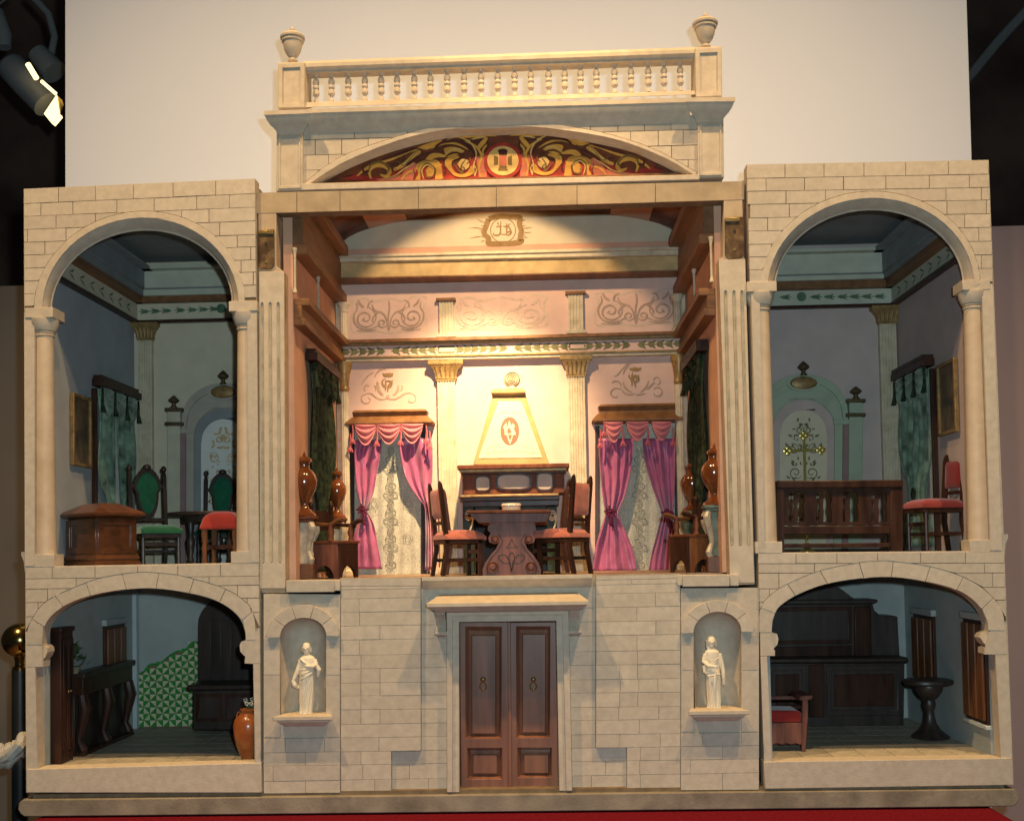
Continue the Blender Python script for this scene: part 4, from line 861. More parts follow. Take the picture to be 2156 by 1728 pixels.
# fluted pilasters on the back wall
def pil(name, x0, x1, yt, yb, Yf, nfl, mname='aged_cream', par=house):
    a, b = PY(x0, (yt + yb) / 2, Yf).x, PY(x1, (yt + yb) / 2, Yf).x; z1 = PY((x0 + x1) / 2, yt, Yf).z; z0 = PY((x0 + x1) / 2, yb, Yf).z
    if z0 < ZH + .01: z0 = ZH + .012
    d = .0016; pts = [(a, BACK - .0005), (a, Yf)]; wd = (b - a) / (nfl * 2 + 1)
    for i in range(nfl):
        s = a + wd * (2 * i + 1); pts += [(s, Yf), (s + wd * .25, Yf + d), (s + wd * .75, Yf + d), (s + wd, Yf)]
    pts += [(b, Yf), (b, BACK - .0005)]
    return MB().prism(pts, z0, z1, 'z').build(name, mname, par, smooth=0), a, b, z0, z1
def capital(a, b, zb, zt, Yf, par):
    w = b - a; c = (a + b) / 2; m = MB(); H = zt - zb
    prof = [(0, .56), (.10, .56), (.12, .62), (.30, .60), (.55, .72), (.78, .92), (.80, .98), (.84, .98), (.84, 1.0), (1, 1.0)]
    m.rings([[Vector((c - w * k, BACK - .0005, zb + H * h)), Vector((c - w * k, Yf - w * (k - .5) * .6, zb + H * h)), Vector((c + w * k, Yf - w * (k - .5) * .6, zb + H * h)), Vector((c + w * k, BACK - .0005, zb + H * h))] for h, k in prof])
    m.build('capital', 'gilt', par, smooth=20)
    m = MB()
    for i in range(5):
        x = c + w * (i - 2) * .24; m.tube([(x, Yf - .001, zb + H * .15), (x + (i - 2) * .0006, Yf - .003, zb + H * .45), (x + (i - 2) * .002, Yf - .007, zb + H * .72), (x + (i - 2) * .002, Yf - .0085, zb + H * .66)], [.002, .0026, .002, .0012], 6)
    m.build('acanthus', 'gilt', par)
for x0, x1, K, cap, sh in ((924, 961, A7, (1402, 1560), 1), (1200.5, 1235, A8, (1362, 1528), 1)):
    ct, cb = K(0, cap[0])[1], K(0, cap[1])[1]
    p, a, b, z0, z1 = pil('pilaster', x0, x1, cb, 1215, .419, 6)
    capital(a, b, z1, PY((x0 + x1) / 2, ct, .415).z, .419, p)
    MB().box((a - .004, .414, ZH), (b + .004, BACK - .0005, ZH + .012)).build('pilaster_base', 'aged_cream', p, bevel=.001)
for x0, x1, K, yt, yb in ((922.5, 956.5, A7, 925, 1220), (1194.5, 1230, A8, 872, 1192)):
    t, bt = K(0, yt)[1], K(0, yb)[1]
    p, a, b, z0, z1 = pil('small_pilaster', x0 + 2.5, x1 - 2.5, t + 6, bt - 6, .4215, 4, 'aged_cream')
    MB().box((a - .006, .4165, z1 - .0002), (b + .006, BACK - .0005, z1 + .006)).build('small_capital', 'wood_moulding', p, bevel=.0008)
    MB().box((a - .005, .4165, z0 - .007), (b + .005, BACK - .0005, z0 + .0002)).build('pilaster_base', 'aged_cream', p, bevel=.0008)
# corner half columns (lower tier with leafy capital, short upper tier)
for X, sx in ((HX0 + .019, 1), (HX1 - .019, -1)):
    for z0, z1, r in ((ZH, .776, .0085), (.8225, .8975, .0075)):
        m = MB(); H = z1 - z0; rr = []
        prof = [(1.5, 0), (1.5, .008), (1.0, .012), (1.0, H * .86 if H > .2 else H - .02)]
        for k, z in prof: rr.append([Vector((X + r * k * (1 - (.09 if (i % 2 and k == 1.0) else 0)) * math.cos(2 * math.pi * i / 24), .398 + r * k * (1 - (.09 if (i % 2 and k == 1.0) else 0)) * math.sin(2 * math.pi * i / 24), z0 + z)) for i in range(24)])
        m.rings(rr); c = m.build('corner_column', 'aged_cream', house, smooth=0)
        zc = z0 + prof[-1][1]; m = MB(); hc = z1 - zc
        m.lathe((X, .398, zc), [(r, 0), (r * 1.25, hc * .1), (r * 1.05, hc * .2), (r * 1.3, hc * .55), (r * 1.8, hc * .85), (r * 1.8, hc)], 14); m.build('capital', 'gilt' if H > .2 else 'aged_cream', c)
# painted scroll panels of the upper wall
def scroll_panel(cx, cy, w, h, m1, m2, slope=-.026):
    i1 = Ink(BACK - .0003); i2 = Ink(BACK - .0009)
    T = lambda pts, f: [(cx + f * x * w / 100, cy + y * h / 50 + slope * f * x * w / 100) for x, y in pts]
    i1.stroke([(cx + x * w / 100, cy + y * h / 50 + slope * x * w / 100) for x, y in crom([(-92, -40), (-60, -46), (-40, -36), (0, -44), (40, -36), (62, -48), (92, -44), (86, -20), (93, 20), (86, 40), (40, 42), (0, 46), (-40, 40), (-88, 42), (-93, 10), (-86, -20), (-92, -40)], 5)], w * .05, False)
    for f in (1, -1):
        i2.stroke(T(spiral(58, 6, 30, 4, 100, 1.7, 26), f), w * 0.042); i2.stroke(T(crom([(80, -36), (78, -20), (86, -4), (84, 16), (70, 32), (44, 34), (20, 22)]), f), w * 0.045)
        i2.stroke(T(crom([(2, 38), (6, 10), (16, -6), (34, -14), (42, -30)]), f), w * 0.045); i2.stroke(T(spiral(16, 20, 14, 3, 150, 1.4, 18), f), w * 0.038)
        i2.stroke(T(crom([(24, -8), (34, -2), (40, 10), (36, 20)]), f), w * 0.045); i2.stroke(T(crom([(60, -22), (70, -30), (76, -42)]), f), w * 0.060); i2.stroke(T(crom([(52, -20), (48, -34), (38, -40)]), f), w * 0.045)
        i2.stroke(T([(60, 4), (64, 10), (58, 14)], f), w * 0.075); i2.stroke(T(crom([(30, 36), (50, 40), (80, 38)]), f), w * 0.033)
    i2.stroke(T(crom([(0, -40), (2, -20), (-1, 5), (0, 42)]), 1), w * 0.042)
    i1.build('painted_border', m1, hall_back); i2.build('painted_scroll', m2, hall_back)  # wavy outline painted round the scrolls, then the scrolls
scroll_panel(*C6(565, 375), 85, 40, 'ink_pale', 'ink_faint'); scroll_panel(*A8(30, 1040), 106, 38, 'ink_pale', 'ink_pale'); scroll_panel(*A8(1070, 1000), 92, 40, 'ink_pale', 'ink_faint')
# crowned monograms
def crest(K, crown, mono, side):
    i = Ink(BACK - .0009); i.fill(K(*crown)); i.build('painted_crown', 'salmon' if 0 else 'ink_brown', hall_back)
    i = Ink(BACK - .0012)
    for p, w in mono: i.stroke(crom(K(*p), 4), w * 1.35)
    i.build('painted_monogram', 'ink_brown', hall_back)
    i = Ink(BACK - .0006)
    for p, w in side: i.stroke(crom(K(*p), 5), w * 1.4)
    i.build('painted_scroll', 'ink_faint', hall_back)
crest(C4, [(930, 275), (975, 300), (1010, 290), (1040, 285), (1075, 290), (1100, 265), (1120, 290), (1185, 280), (1170, 360), (1100, 380), (1010, 378), (955, 350)],
  [([(1000, 410), (940, 450), (935, 530), (980, 590), (1010, 560), (1010, 430)], 3), ([(1010, 430), (1010, 560), (1000, 690)], 2.6), ([(1060, 710), (1060, 600), (1110, 520), (1180, 440)], 2.8), ([(1020, 465), (1080, 460), (1140, 480), (1150, 540), (1110, 600), (1060, 620)], 2.6), ([(1050, 560), (1090, 560)], 2)],
  [([(810, 480), (830, 600), (870, 720), (960, 800)], 5), ([(1290, 560), (1290, 660), (1240, 750), (1170, 800)], 4), ([(570, 750), (680, 760), (780, 840), (900, 890), (1040, 870)], 2.6), ([(1040, 870), (1200, 885), (1320, 840), (1440, 760), (1580, 735)], 2.6), ([(580, 760), (470, 800), (450, 900), (520, 980), (620, 960), (650, 880), (590, 850)], 1.6), ([(1580, 740), (1680, 800), (1700, 900), (1620, 960), (1540, 930), (1560, 880)], 1.6), ([(760, 380), (800, 280), (900, 200), (1000, 190)], 2), ([(740, 560), (780, 620), (770, 690)], 1.8), ([(540, 700), (510, 620), (560, 560), (640, 580)], 1.4), ([(440, 560), (520, 440), (620, 330), (740, 260)], 1.5), ([(1060, 790), (1030, 820), (1050, 870), (1090, 830), (1060, 790)], 1.6), ([(1380, 560), (1390, 640), (1340, 700)], 1.8)])
crest(C5, [(785, 265), (830, 280), (870, 275), (885, 235), (905, 275), (940, 245), (960, 275), (1070, 260), (1050, 330), (960, 355), (860, 348), (805, 320)],
  [([(790, 420), (785, 480), (830, 540), (850, 600), (850, 690)], 2.6), ([(870, 380), (850, 460), (860, 540), (920, 620), (930, 720)], 2.8), ([(870, 480), (930, 440), (1000, 480), (1000, 560), (930, 590), (880, 540), (900, 480), (960, 490), (960, 540), (930, 535)], 2.8), ([(980, 460), (1020, 435)], 2), ([(940, 590), (900, 650)], 2)],
  [([(650, 590), (680, 700), (760, 790), (860, 830)], 2.6), ([(1240, 560), (1200, 680), (1130, 770), (1040, 830)], 2.8), ([(620, 790), (700, 860), (820, 885), (920, 860)], 2.6), ([(940, 900), (1060, 880), (1160, 860)], 2.6), ([(620, 770), (540, 745), (440, 750), (370, 820), (380, 900), (470, 950), (530, 910)], 2.2), ([(1200, 770), (1290, 680), (1380, 600)], 3), ([(1340, 760), (1440, 720), (1530, 770), (1540, 860), (1470, 920), (1370, 900), (1370, 850)], 2.2), ([(590, 700), (590, 640), (520, 580), (420, 590), (400, 630)], 2.2), ([(650, 430), (680, 330), (760, 220), (830, 150)], 2.2), ([(440, 470), (520, 430), (600, 330), (700, 220), (780, 150)], 1.8), ([(1330, 560), (1420, 480), (1500, 560), (1480, 640), (1420, 650)], 1.8)])
# sunburst monogram of the lunette
Yl = BACK - .0056
i = Ink(Yl)
ring_o = crom([C3(*p) for p in ((760, 330), (1000, 265), (1300, 275), (1560, 300), (1540, 450), (1590, 640), (1560, 800), (1600, 900), (1400, 950), (1150, 960), (900, 965), (740, 950), (760, 830), (640, 700), (700, 500), (760, 330))], 4)
i.stroke(ring_o, 11, False)
for p in (((690, 450), (560, 390), (450, 330)), ((660, 590), (450, 560), (240, 565)), ((640, 770), (450, 790), (260, 830)), ((660, 880), (600, 900), (560, 920)), ((1580, 580), (1740, 565), (1880, 545)), ((1600, 660), (1740, 685), (1860, 670)), ((1600, 760), (1680, 800), (1770, 800)), ((1560, 400), (1640, 370), (1700, 350)), ((1540, 330), (1600, 290), (1620, 260)), ((760, 880), (720, 950), (690, 980)), ((560, 660), (600, 670), (660, 660))): i.stroke(C3(*p), 2.6)
cq = C3(1125, 620)
for k in range(44):
    a_ = k * 2 * math.pi / 44; r0, r1 = .92, 1.12 + .16 * ((k * 7) % 5) / 5; i.stroke([(cq[0] + 40 * r_ * math.cos(a_), cq[1] + 29 * r_ * math.sin(a_)) for r_ in (r0, (r0 + r1) / 2, r1)], 2.6)
i.build('painted_sunburst', 'ink_brown', lun)
i = Ink(Yl - .0004)
i.stroke([C3(1125 + 320 * math.cos(t), 620 + 315 * math.sin(t)) for t in lin(0, 6.283, 24)], 2, False)
for p in (((1070, 380), (1060, 520), (1050, 700), (980, 750), (890, 740), (880, 680)), ((940, 540), (1010, 520), (1100, 525)), ((980, 420), (1010, 480)), ((1210, 440), (1220, 560), (1210, 720)), ((1120, 520), (1210, 530), (1300, 540)), ((1320, 460), (1250, 490), (1300, 580), (1330, 680), (1270, 740), (1190, 730), (1060, 720)), ((1200, 700), (1280, 650), (1330, 700))): i.stroke(crom(C3(*p), 3), 3.6)
i.build('painted_monogram', 'ink_brown', lun)

# ================================================================== furniture tools
def kk(K): return K(1, 0)[0] - K(0, 0)[0]
def snap(z, zf, tol=.008): return zf if z < zf + tol else z
def lathe_px(K, cx, prof, Y, zf=None, seg=24):
    s = kk(K) * mpp(Y); ax = PY(*K(cx, prof[-1][0]), Y).x; bx = PY(*K(cx, prof[0][0]), Y).x; m = MB(); rs = []
    for n, (y, hw) in enumerate(prof):
        z = PY(*K(cx, y), Y).z
        if zf is not None: z = snap(z, zf, .004)
        t = (y - prof[0][0]) / ((prof[-1][0] - prof[0][0]) or 1); x = (ax + bx) / 2; r = max(hw * s, 1e-5)
        rs.append([(x + r * math.cos(2 * math.pi * i / seg), Y + r * math.sin(2 * math.pi * i / seg), z) for i in range(seg)])
    return m.rings(rs), Vector(((ax + bx) / 2, Y, 0))
def prism_px(K, pts, Y0, Y1, zf=None, holes=()):
    f = lambda P: [(x, snap(z, zf, .006) if zf is not None else z) for x, z in XZ(K(*P), Y0)]
    return MB().prism(f(pts), Y0, Y1, holes=[f(h) for h in holes])
def TM(loc, rz=0, ry=0): return Matrix.Translation(loc) @ Matrix.Rotation(R(rz), 4, 'Z') @ Matrix.Rotation(R(ry), 4, 'Y')

# ---------------------------------------------------------------- fireplace
fp = thing('fireplace', 'tall fireplace with tapering cream hood and red oval monogram between two pilasters', 'fireplace', (PY(*B2(700, 1600), .40).x, .42, ZH))
Yh = .352
ft = B2((572, 345), (803, 345), (972, 832), (432, 836))
tl, tr, br, bl = [PY(*ft[i], (Yh + .035 if i < 2 else Yh)) for i in range(4)]
m = MB(); m.hexa([bl, br, Vector((br.x, BACK - .001, br.z)), Vector((bl.x, BACK - .001, bl.z))], [tl, tr, Vector((tr.x, BACK - .001, tr.z)), Vector((tl.x, BACK - .001, tl.z))])
hood = m.build('hood', 'hood_frame', fp, bevel=.001)
def onhood(x, y, off=.0):           # point on the sloping hood face
    t = (B2(0, 834)[1] - B2(0, y)[1]) / (B2(0, 834)[1] - B2(0, 345)[1]); return PY(*B2(x, y), Yh + .035 * t - off)
m = MB(); q = [onhood(*p, .0012) for p in ((470, 790), (922, 786), (775, 385), (612, 385))]; q2 = [p + Vector((0, .003, 0)) for p in q]; m.hexa(q, q2); m.build('hood_panel', 'hood_white', hood)
def hoodfill(name, m_, pts, off): 
    tri = tessellate_polygon([[Vector((a, b, 0)) for a, b in pts]]); return MB().add([onhood(*p, off) for p in pts], [tuple(t) for t in tri]).build(name, m_, hood, smooth=0, fix=False)
hoodfill('medallion', 'medallion_red', [(692 + 67 * math.cos(t), 597 - 100 * math.sin(t)) for t in lin(0, 6.1, 30)], .0018)
def c7(p): return ((1020 + p[0] * 140 / 2156 - 880) * 1462 / 440, (860 + p[1] * 140 / 2156 - 740) * 1462 / 440)
for pts in ([(1035, 570), (1120, 790), (1130, 660), (1220, 740), (1180, 850), (1240, 980), (1250, 1050), (880, 1050), (880, 900), (830, 790), (945, 640), (950, 850)],):
    hoodfill('monogram', 'hood_white', [c7(p) for p in pts], .0024)
hoodfill('monogram', 'medallion_red', [c7(p) for p in [(1030, 790), (1110, 930), (1090, 990), (970, 990), (965, 900)]], .003)
for pts in ([(940, 1050), (990, 1050), (1060, 1260), (1130, 1050), (1165, 1050), (1075, 1340), (1050, 1340)],): hoodfill('monogram', 'hood_white', [c7(p) for p in pts], .0024)
m = MB()
def hs(pts, w):
    pts = crom(pts, 4); n = len(pts); L_, R_ = [], []
    for i, p in enumerate(pts):
        a, b = pts[max(i - 1, 0)], pts[min(i + 1, n - 1)]; dx, dy = b[0] - a[0], b[1] - a[1]; d = math.hypot(dx, dy) or 1
        L_.append(onhood(p[0] - dy / d * w, p[1] + dx / d * w, .0019)); R_.append(onhood(p[0] + dy / d * w, p[1] - dx / d * w, .0019))
    m.add(L_ + R_, [(i, i + 1, n + i + 1, n + i) for i in range(n - 1)])
for f in (1, -1):
    T = lambda P: [(692 + f * (x - 692), y) for x, y in P]
    hs(T([(760, 470), (800, 520), (820, 600), (790, 660)]), 3); hs(T([(780, 480), (740, 460), (700, 470)]), 3); hs(T([(770, 690), (820, 710), (870, 720), (880, 745), (850, 750)]), 3); hs(T([(700, 730), (760, 740), (820, 735)]), 3.5); hs(T([(800, 560), (830, 630), (810, 690)]), 2); hs(T([(530, 735), (560, 755), (590, 700)]), 2.5)
m.build('hood_scrollwork', 'ink_pale', hood, smooth=0, fix=False)
tz = (PY(*B2(690, 345), Yh + .03).z, PY(*B2(690, 297), Yh + .03).z); ta, tb = PY(*B2(558, 320), Yh + .03).x, PY(*B2(805, 320), Yh + .03).x
m = MB(); h_ = tz[1] - tz[0]; m.rings([[Vector((ta + i, Yh + .026 + i, z)), Vector((tb - i, Yh + .026 + i, z)), Vector((tb - i, BACK - .001, z)), Vector((ta + i, BACK - .001, z))] for i, z in ((.006, tz[0] - .0002), (.002, tz[0] + h_ * .15), (0, tz[0] + h_ * .4), (.001, tz[0] + h_ * .7), (.006, tz[1]))]); m.build('hood_cap', 'hood_frame', fp, smooth=50)
c = PY(*B2(707, 232), Yh + .045); r = 62 * kk(B2) * mpp(Yh + .045)
m = MB(); m.lathe((0, 0, 0), [(1e-4, -.007), (r * .8, -.006), (r, -.002), (r, .002), (r * .8, .006), (1e-4, .007)], 26, M=Matrix.Translation(c) @ Matrix.Rotation(R(90), 4, 'X')); m.lathe((c.x, c.y, tz[1] - .001), [(r * .75, 0), (r * .8, .002), (r * .45, .005), (r * .4, .008)], 16); cr = m.build('crest_medallion', 'marble_cream', fp)
m = MB(); m.tube([(c.x + (r * .85) * (1 - t / 22) * math.cos(t), c.y - .0075, c.z + (r * .85) * (1 - t / 22) * math.sin(t)) for t in lin(0, 20, 70)], .0008, 5); m.build('crest_coil', 'ink_brown', cr)
# mantel
def mbox(name, m_, x0, x1, yt, yb, Yf, par=fp, bevel=.0012, Yb=BACK - .001):
    a, b = PY(*B2(x0, (yt + yb) / 2), Yf).x, PY(*B2(x1, (yt + yb) / 2), Yf).x; zt, zb = PY(*B2((x0 + x1) / 2, yt), Yf).z, PY(*B2((x0 + x1) / 2, yb), Yf).z
    return MB().box((a, Yf, snap(zb, ZH)), (b, Yb, zt)).build(name, m_, par, bevel=bevel)
mbox('mantel_shelf', 'red_wood', 318, 1115, 832, 862, .322); mbox('mantel_moulding', 'gilt', 335, 1098, 862.5, 885, .328); mbox('mantel_moulding', 'dark_wood', 350, 1085, 885.5, 900, .333)
fb_ = mbox('mantel_front', 'red_wood', 362, 1080, 900.5, 1044, .340)
for cx, cy, rx, ry in ((500, 970, 47, 46), (718, 957, 112, 48), (940, 955, 52, 55)):
    pts = [(cx + rx * (abs(math.cos(t)) ** .55) * (1 if math.cos(t) > 0 else -1), cy + ry * (abs(math.sin(t)) ** .55) * (1 if math.sin(t) > 0 else -1)) for t in lin(0, 6.1, 26)]
    prism_px(B2, pts, .3385, .341).build('mantel_mirror', 'mirror', fb_)
    fr = [(cx + (x - cx) * 1.16, cy + (y - cy) * 1.2) for x, y in pts]; prism_px(B2, fr, .337, .341, holes=[pts]).build('mirror_frame', 'dark_wood', fb_)
mbox('mantel_moulding', 'gilt', 338, 1040, 1044.5, 1062, .333); mbox('mantel_moulding', 'dark_wood', 345, 1045, 1062.5, 1090, .338)
mbox('chimney_breast', 'dark_wood', 362, 1040, 1090.5, 1130, .352)
for x0, x1 in ((365, 440), (955, 1030)):
    j = mbox('jamb', 'fire_green', x0, x1, 1130.5, 1640, .366)
    cx = (x0 + x1) / 2; c = PY(*B2(cx, 1200), .36); s = kk(B2) * mpp(.36)
    m = MB(); m.tube([(c.x + 30 * s * math.cos(t) * (1 - t / 16) , .360, c.z + 42 * s * math.sin(t) * (1 - t / 16)) for t in lin(0, 12, 40)] , 6 * s, 6); m.tube([(c.x + 30 * s, .36, c.z), (c.x + 22 * s, .358, c.z - 60 * s), (c.x - 5 * s, .360, c.z - 130 * s)], 7 * s, 6); m.build('jamb_scroll', 'marble_cream', j)
mbox('firebox', 'lamp_black', 442, 953, 1131, 1640, .420); mbox('fire_surround', 'fire_green', 442, 953, 1131, 1180, .380)

# ---------------------------------------------------------------- table with lyre ends, dish
tb = thing('trestle_table', 'dark red wooden table with carved lyre shaped end in front of the fireplace', 'table', (PY(*B2(690, 1620), .18).x, .18, ZH))
Y0, Y1 = .105, .245
prism_px(B2, [(388, 1180), (380, 1160), (980, 1152), (985, 1176)], Y0 - .018, Y1 + .018).build('table_top', 'red_wood', tb, bevel=.0012)
prism_px(B2, [(470, 1250), (420, 1200), (395, 1181), (978, 1176.5), (975, 1195), (955, 1245)], Y0 - .006, Y1 + .006).build('table_apron', 'rose_wood', tb, bevel=.0012)
half = [(0, 1262), (165, 1262), (172, 1300), (150, 1320), (166, 1352), (160, 1385), (128, 1398), (104, 1380), (108, 1350), (96, 1340), (92, 1385), (110, 1430), (150, 1475), (190, 1530), (208, 1580), (205, 1622), (175, 1640), (120, 1640), (112, 1632), (0, 1632)]
lyre = [(706 + x, y) for x, y in half] + [(706 - x, y) for x, y in reversed(half)]
for ya, yb in ((Y0, Y0 + .014), (Y1 - .014, Y1)): 
    o = prism_px(B2, lyre, ya, yb, ZH).build('lyre_end', 'rose_wood', tb, bevel=.0012)
    if ya == Y0:
        for pts, w in ((([(706, 1360), (690, 1400), (665, 1425), (706, 1418), (747, 1425), (722, 1400), (706, 1360)]), 3), (([(700, 1590), (690, 1520), (650, 1470), (610, 1490), (650, 1530), (690, 1530)]), 4), (([(706, 1590), (716, 1520), (760, 1470), (800, 1490), (760, 1530), (718, 1530)]), 4), (([(706, 1590), (685, 1500), (706, 1455), (727, 1500), (706, 1590)]), 4), (([(612, 1330), (640, 1380), (610, 1440), (560, 1500), (530, 1560), (540, 1620)]), 4), (([(800, 1330), (772, 1380), (802, 1440), (852, 1500), (882, 1560), (872, 1620)]), 4)):
            m = MB(); m.tube([PY(*B2(*p), Y0 - .0006) for p in crom(pts, 4)], w * kk(B2) * mpp(Y0) * .55, 6); m.build('carved_line', 'black_wood', o)
        for cx, cy, r in ((572, 1562, 36), (842, 1562, 36), (588, 1368, 28), (826, 1368, 28)):
            c = PY(*B2(cx, cy), Y0); s = kk(B2) * mpp(Y0); m = MB(); m.lathe((0, 0, 0), [(1e-4, .007), (r * .5 * s, .0065), (r * .75 * s, .004), (r * s, .0055), (r * s * 1.1, .002), (r * s * 1.1, -.001)], 18, M=Matrix.Translation(c) @ Matrix.Rotation(R(90), 4, 'X')); m.build('volute', 'rose_wood', o)
prism_px(B2, [(545, 1262), (550, 1228), (700, 1240), (870, 1222), (878, 1262)], Y0 - .003, Y0 + .02).build('carved_crest', 'rose_wood', tb, bevel=.002)
m = MB(); a = PY(*B2(706, 1540), Y0); m.box((a.x - .006, Y0 + .014, a.z - .01), (a.x + .006, Y1 - .014, a.z + .01)); m.build('stretcher', 'rose_wood', tb, bevel=.001)
ds, c = lathe_px(B2, 702, [(1157, 62), (1150, 66), (1120, 66), (1112, 70), (1104, 70), (1100, 64), (1104, 58), (1106, 2)], .17); zt = PY(*B2(680, 1156), Y0 - .018).z
d = thing('round_dish', 'small round cream dish on the dark trestle table', 'dish', (c.x, .17, zt))
H0 = min(v[2] for v in ds.v); ds.v = [(x, y, z - H0 + zt) for x, y, z in ds.v]; ds.build('bowl', 'porcelain', d)
m = MB(); m.tube([(c.x + 68 * kk(B2) * mpp(.17) * math.cos(t), .17 + 68 * kk(B2) * mpp(.17) * math.sin(t), zt + .0112) for t in lin(0, 6.2832, 30)], .001, 6); m.build('rim', 'porcelain', d)

# ---------------------------------------------------------------- chairs
def chair(label, loc, rz, H=.165, sh=.078, sw=.066, sd=.070, frame='dark_wood', fab='red_fabric', style='pad', group=None, lean=.006, name='dining_chair', turned=False, motifs=False):
    t = thing(name, label, 'chair', loc, group); M = Matrix.Translation(loc) @ Matrix.Rotation(R(rz), 4, 'Z'); p = .0036
    for s in (-1, 1):                                  # back posts run down into the back legs
        y = s * (sw / 2 - p)
        m = MB(); m.rings([[M @ Vector((x + a * p * k, y + b * p * k, z)) for a, b in ((-1, -1), (1, -1), (1, 1), (-1, 1))] for x, z, k in ((-sd / 2 - .004, 0, .9), (-sd / 2 + .004, sh * .6, 1), (-sd / 2 + .002, sh, 1), (-sd / 2 - lean, H - .012, .95), (-sd / 2 - lean - .001, H - .004, .7), (-sd / 2 - lean - .002, H, .25))])
        if style == 'oval': m.ball((0, 0, 0), .0052, 1.2, M=M @ Matrix.Translation((-sd / 2 - lean - .002, y, H + .002)))
        m.build('back_post', frame, t)
        m = MB()
        if turned: m.lathe((0, 0, 0), [(.003, 0), (.0042, .006), (.003, .012), (.0042, .022), (.0028, .03), (.0042, .04), (.003, sh * .62), (.0042, sh - .018)], 10, M=M @ Matrix.Translation((sd / 2 - .006, y, 0)))
        else: m.box((sd / 2 - .009, y - p, 0), (sd / 2 - .002, y + p, sh - .016), M)
        m.build('leg', frame, t)
        m = MB(); m.box((-sd / 2 + .003, y - .002, sh * .32), (sd / 2 - .005, y + .002, sh * .32 + .006), M); m.build('stretcher', frame, t)
    m = MB(); m.box((-.0025, -sw / 2 + p, sh * .33), (.0025, sw / 2 - p, sh * .33 + .005), M); m.box((sd / 2 - .008, -sw / 2 + p, sh * .5), (sd / 2 - .004, sw / 2 - p, sh * .5 + .007), M); m.build('stretcher', frame, t)
    m = MB(); m.box((-sd / 2, -sw / 2, sh - .022), (sd / 2, sw / 2, sh - .014), M); m.build('seat_rail', frame, t, bevel=.001)
    m = MB()
    def cush(u, v): x = (u - .5) * sd * 1.04; y = (v - .5) * sw * 1.06; e = max(abs(u - .5), abs(v - .5)) * 2; return M @ Vector((x, y, sh + .003 - .007 * e ** 6 - .003 * e ** 2))
    m.grid(cush, 12, 12); ed = [cush(i / 12, 0) for i in range(12)] + [cush(1, i / 12) for i in range(12)] + [cush(1 - i / 12, 1) for i in range(12)] + [cush(0, 1 - i / 12) for i in range(12)]
    m.rings([ed, [Vector((v.x, v.y, loc[2] + sh - .014)) for v in ed]], cap=False); m.build('seat_cushion', fab, t, smooth=60, weld=True)
    bx = lambda z: -sd / 2 + .002 - (lean + .002) * (z - sh) / (H - sh)
    if style == 'pad':
        z0, z1 = sh + (H - sh) * .26, H - .014; m = MB(); w = sw / 2 - 2 * p
        def pad(u, v): z = z0 + (z1 - z0) * v; e = max(abs(u - .5), abs(v - .5)) * 2; return Vector((bx(z), (u - .5) * 2 * (w + p), z)), .0045 * (1 - e ** 6)
        for s in (-1, 1): m.grid(lambda u, v: M @ (pad(u, v)[0] + Vector((s * (pad(u, v)[1] + .001), 0, 0))), 8, 8)
        bp_ = m.build('back_pad', fab, t, smooth=60)
        if motifs:
            for s in (-1, 1):
                m = MB()
                for iy in (-.5, .5):
                    for iz in (.2, .5, .8):
                        z = z0 + (z1 - z0) * (iz + .12 * iy); c0 = Vector((bx(z) + s * .0062, iy * w * 1.1, z))
                        for k in range(6):
                            a = k * math.pi / 3; d1 = Vector((0, math.cos(a), math.sin(a))); d2 = Vector((0, -math.sin(a), math.cos(a))); m.add([M @ (c0 + d1 * .0008), M @ (c0 + d1 * .0026 + d2 * .0006), M @ (c0 + d1 * .0042), M @ (c0 + d1 * .0026 - d2 * .0006)], [(0, 1, 2, 3)])
                m.build('woven_flower', 'hood_frame', bp_, smooth=0, fix=False)['kind'] = 'stuff'
        for z in (z0 - .008,):
            m = MB(); m.box((bx(z) - .002, -sw / 2 + p, z - .003), (bx(z) + .002, sw / 2 - p, z + .003), M); m.build('back_rail', frame, t)
    else:
        z0, z1 = sh + (H - sh) * .14, H + .004; n = 26; zc = (z0 + z1) / 2; hh = (z1 - z0) / 2; ww = sw * .33
        def ov(t_, k): return Vector((bx(zc + hh * k * math.sin(t_)), ww * k * math.cos(t_) * (1.15 if math.sin(t_) > 0 else .85), zc + hh * k * math.sin(t_)))
        m = MB(); o_ = [ov(a, 1) for a in lin(0, 2 * math.pi, n)[:-1]]; i_ = [ov(a, .80) for a in lin(0, 2 * math.pi, n)[:-1]]; d = Vector((.003, 0, 0))
        m.rings([[M @ (q - d) for q in o_], [M @ (q + d) for q in o_], [M @ (q + d) for q in i_], [M @ (q - d) for q in i_], [M @ (q - d) for q in o_]], cap=False); m.ball((0, 0, 0), .008, .8, M=M @ Matrix.Translation((bx(z1), 0, z1))); m.build('back_frame', frame, t, weld=True)
        m = MB()
        for s in (-1, 1): m.rings([[M @ (ov(a, k * .8) + Vector((s * (.001 + .0035 * (1 - k * k)), 0, 0))) for a in lin(0, 2 * math.pi, n)[:-1]] for k in (.02, .4, .75, 1)], cap=False)
        m.build('back_pad', fab, t, smooth=60)
        m = MB(); m.box((bx(z0) - .002, -sw / 2 + p, z0 - .004), (bx(z0) + .002, sw / 2 - p, z0 + .002), M); m.box((bx(H - .03) - .0015, -sw / 2 + p, H - .034), (bx(H - .03) + .0015, -ww * .95, H - .028), M); m.box((bx(H - .03) - .0015, ww * .95, H - .034), (bx(H - .03) + .0015, sw / 2 - p, H - .028), M); m.build('back_rail', frame, t)
    return t
def spot(K, x, Y, z): p = PY(*K(x, 1600), Y); return (p.x, Y, z)
G = 'red chairs round the trestle table'
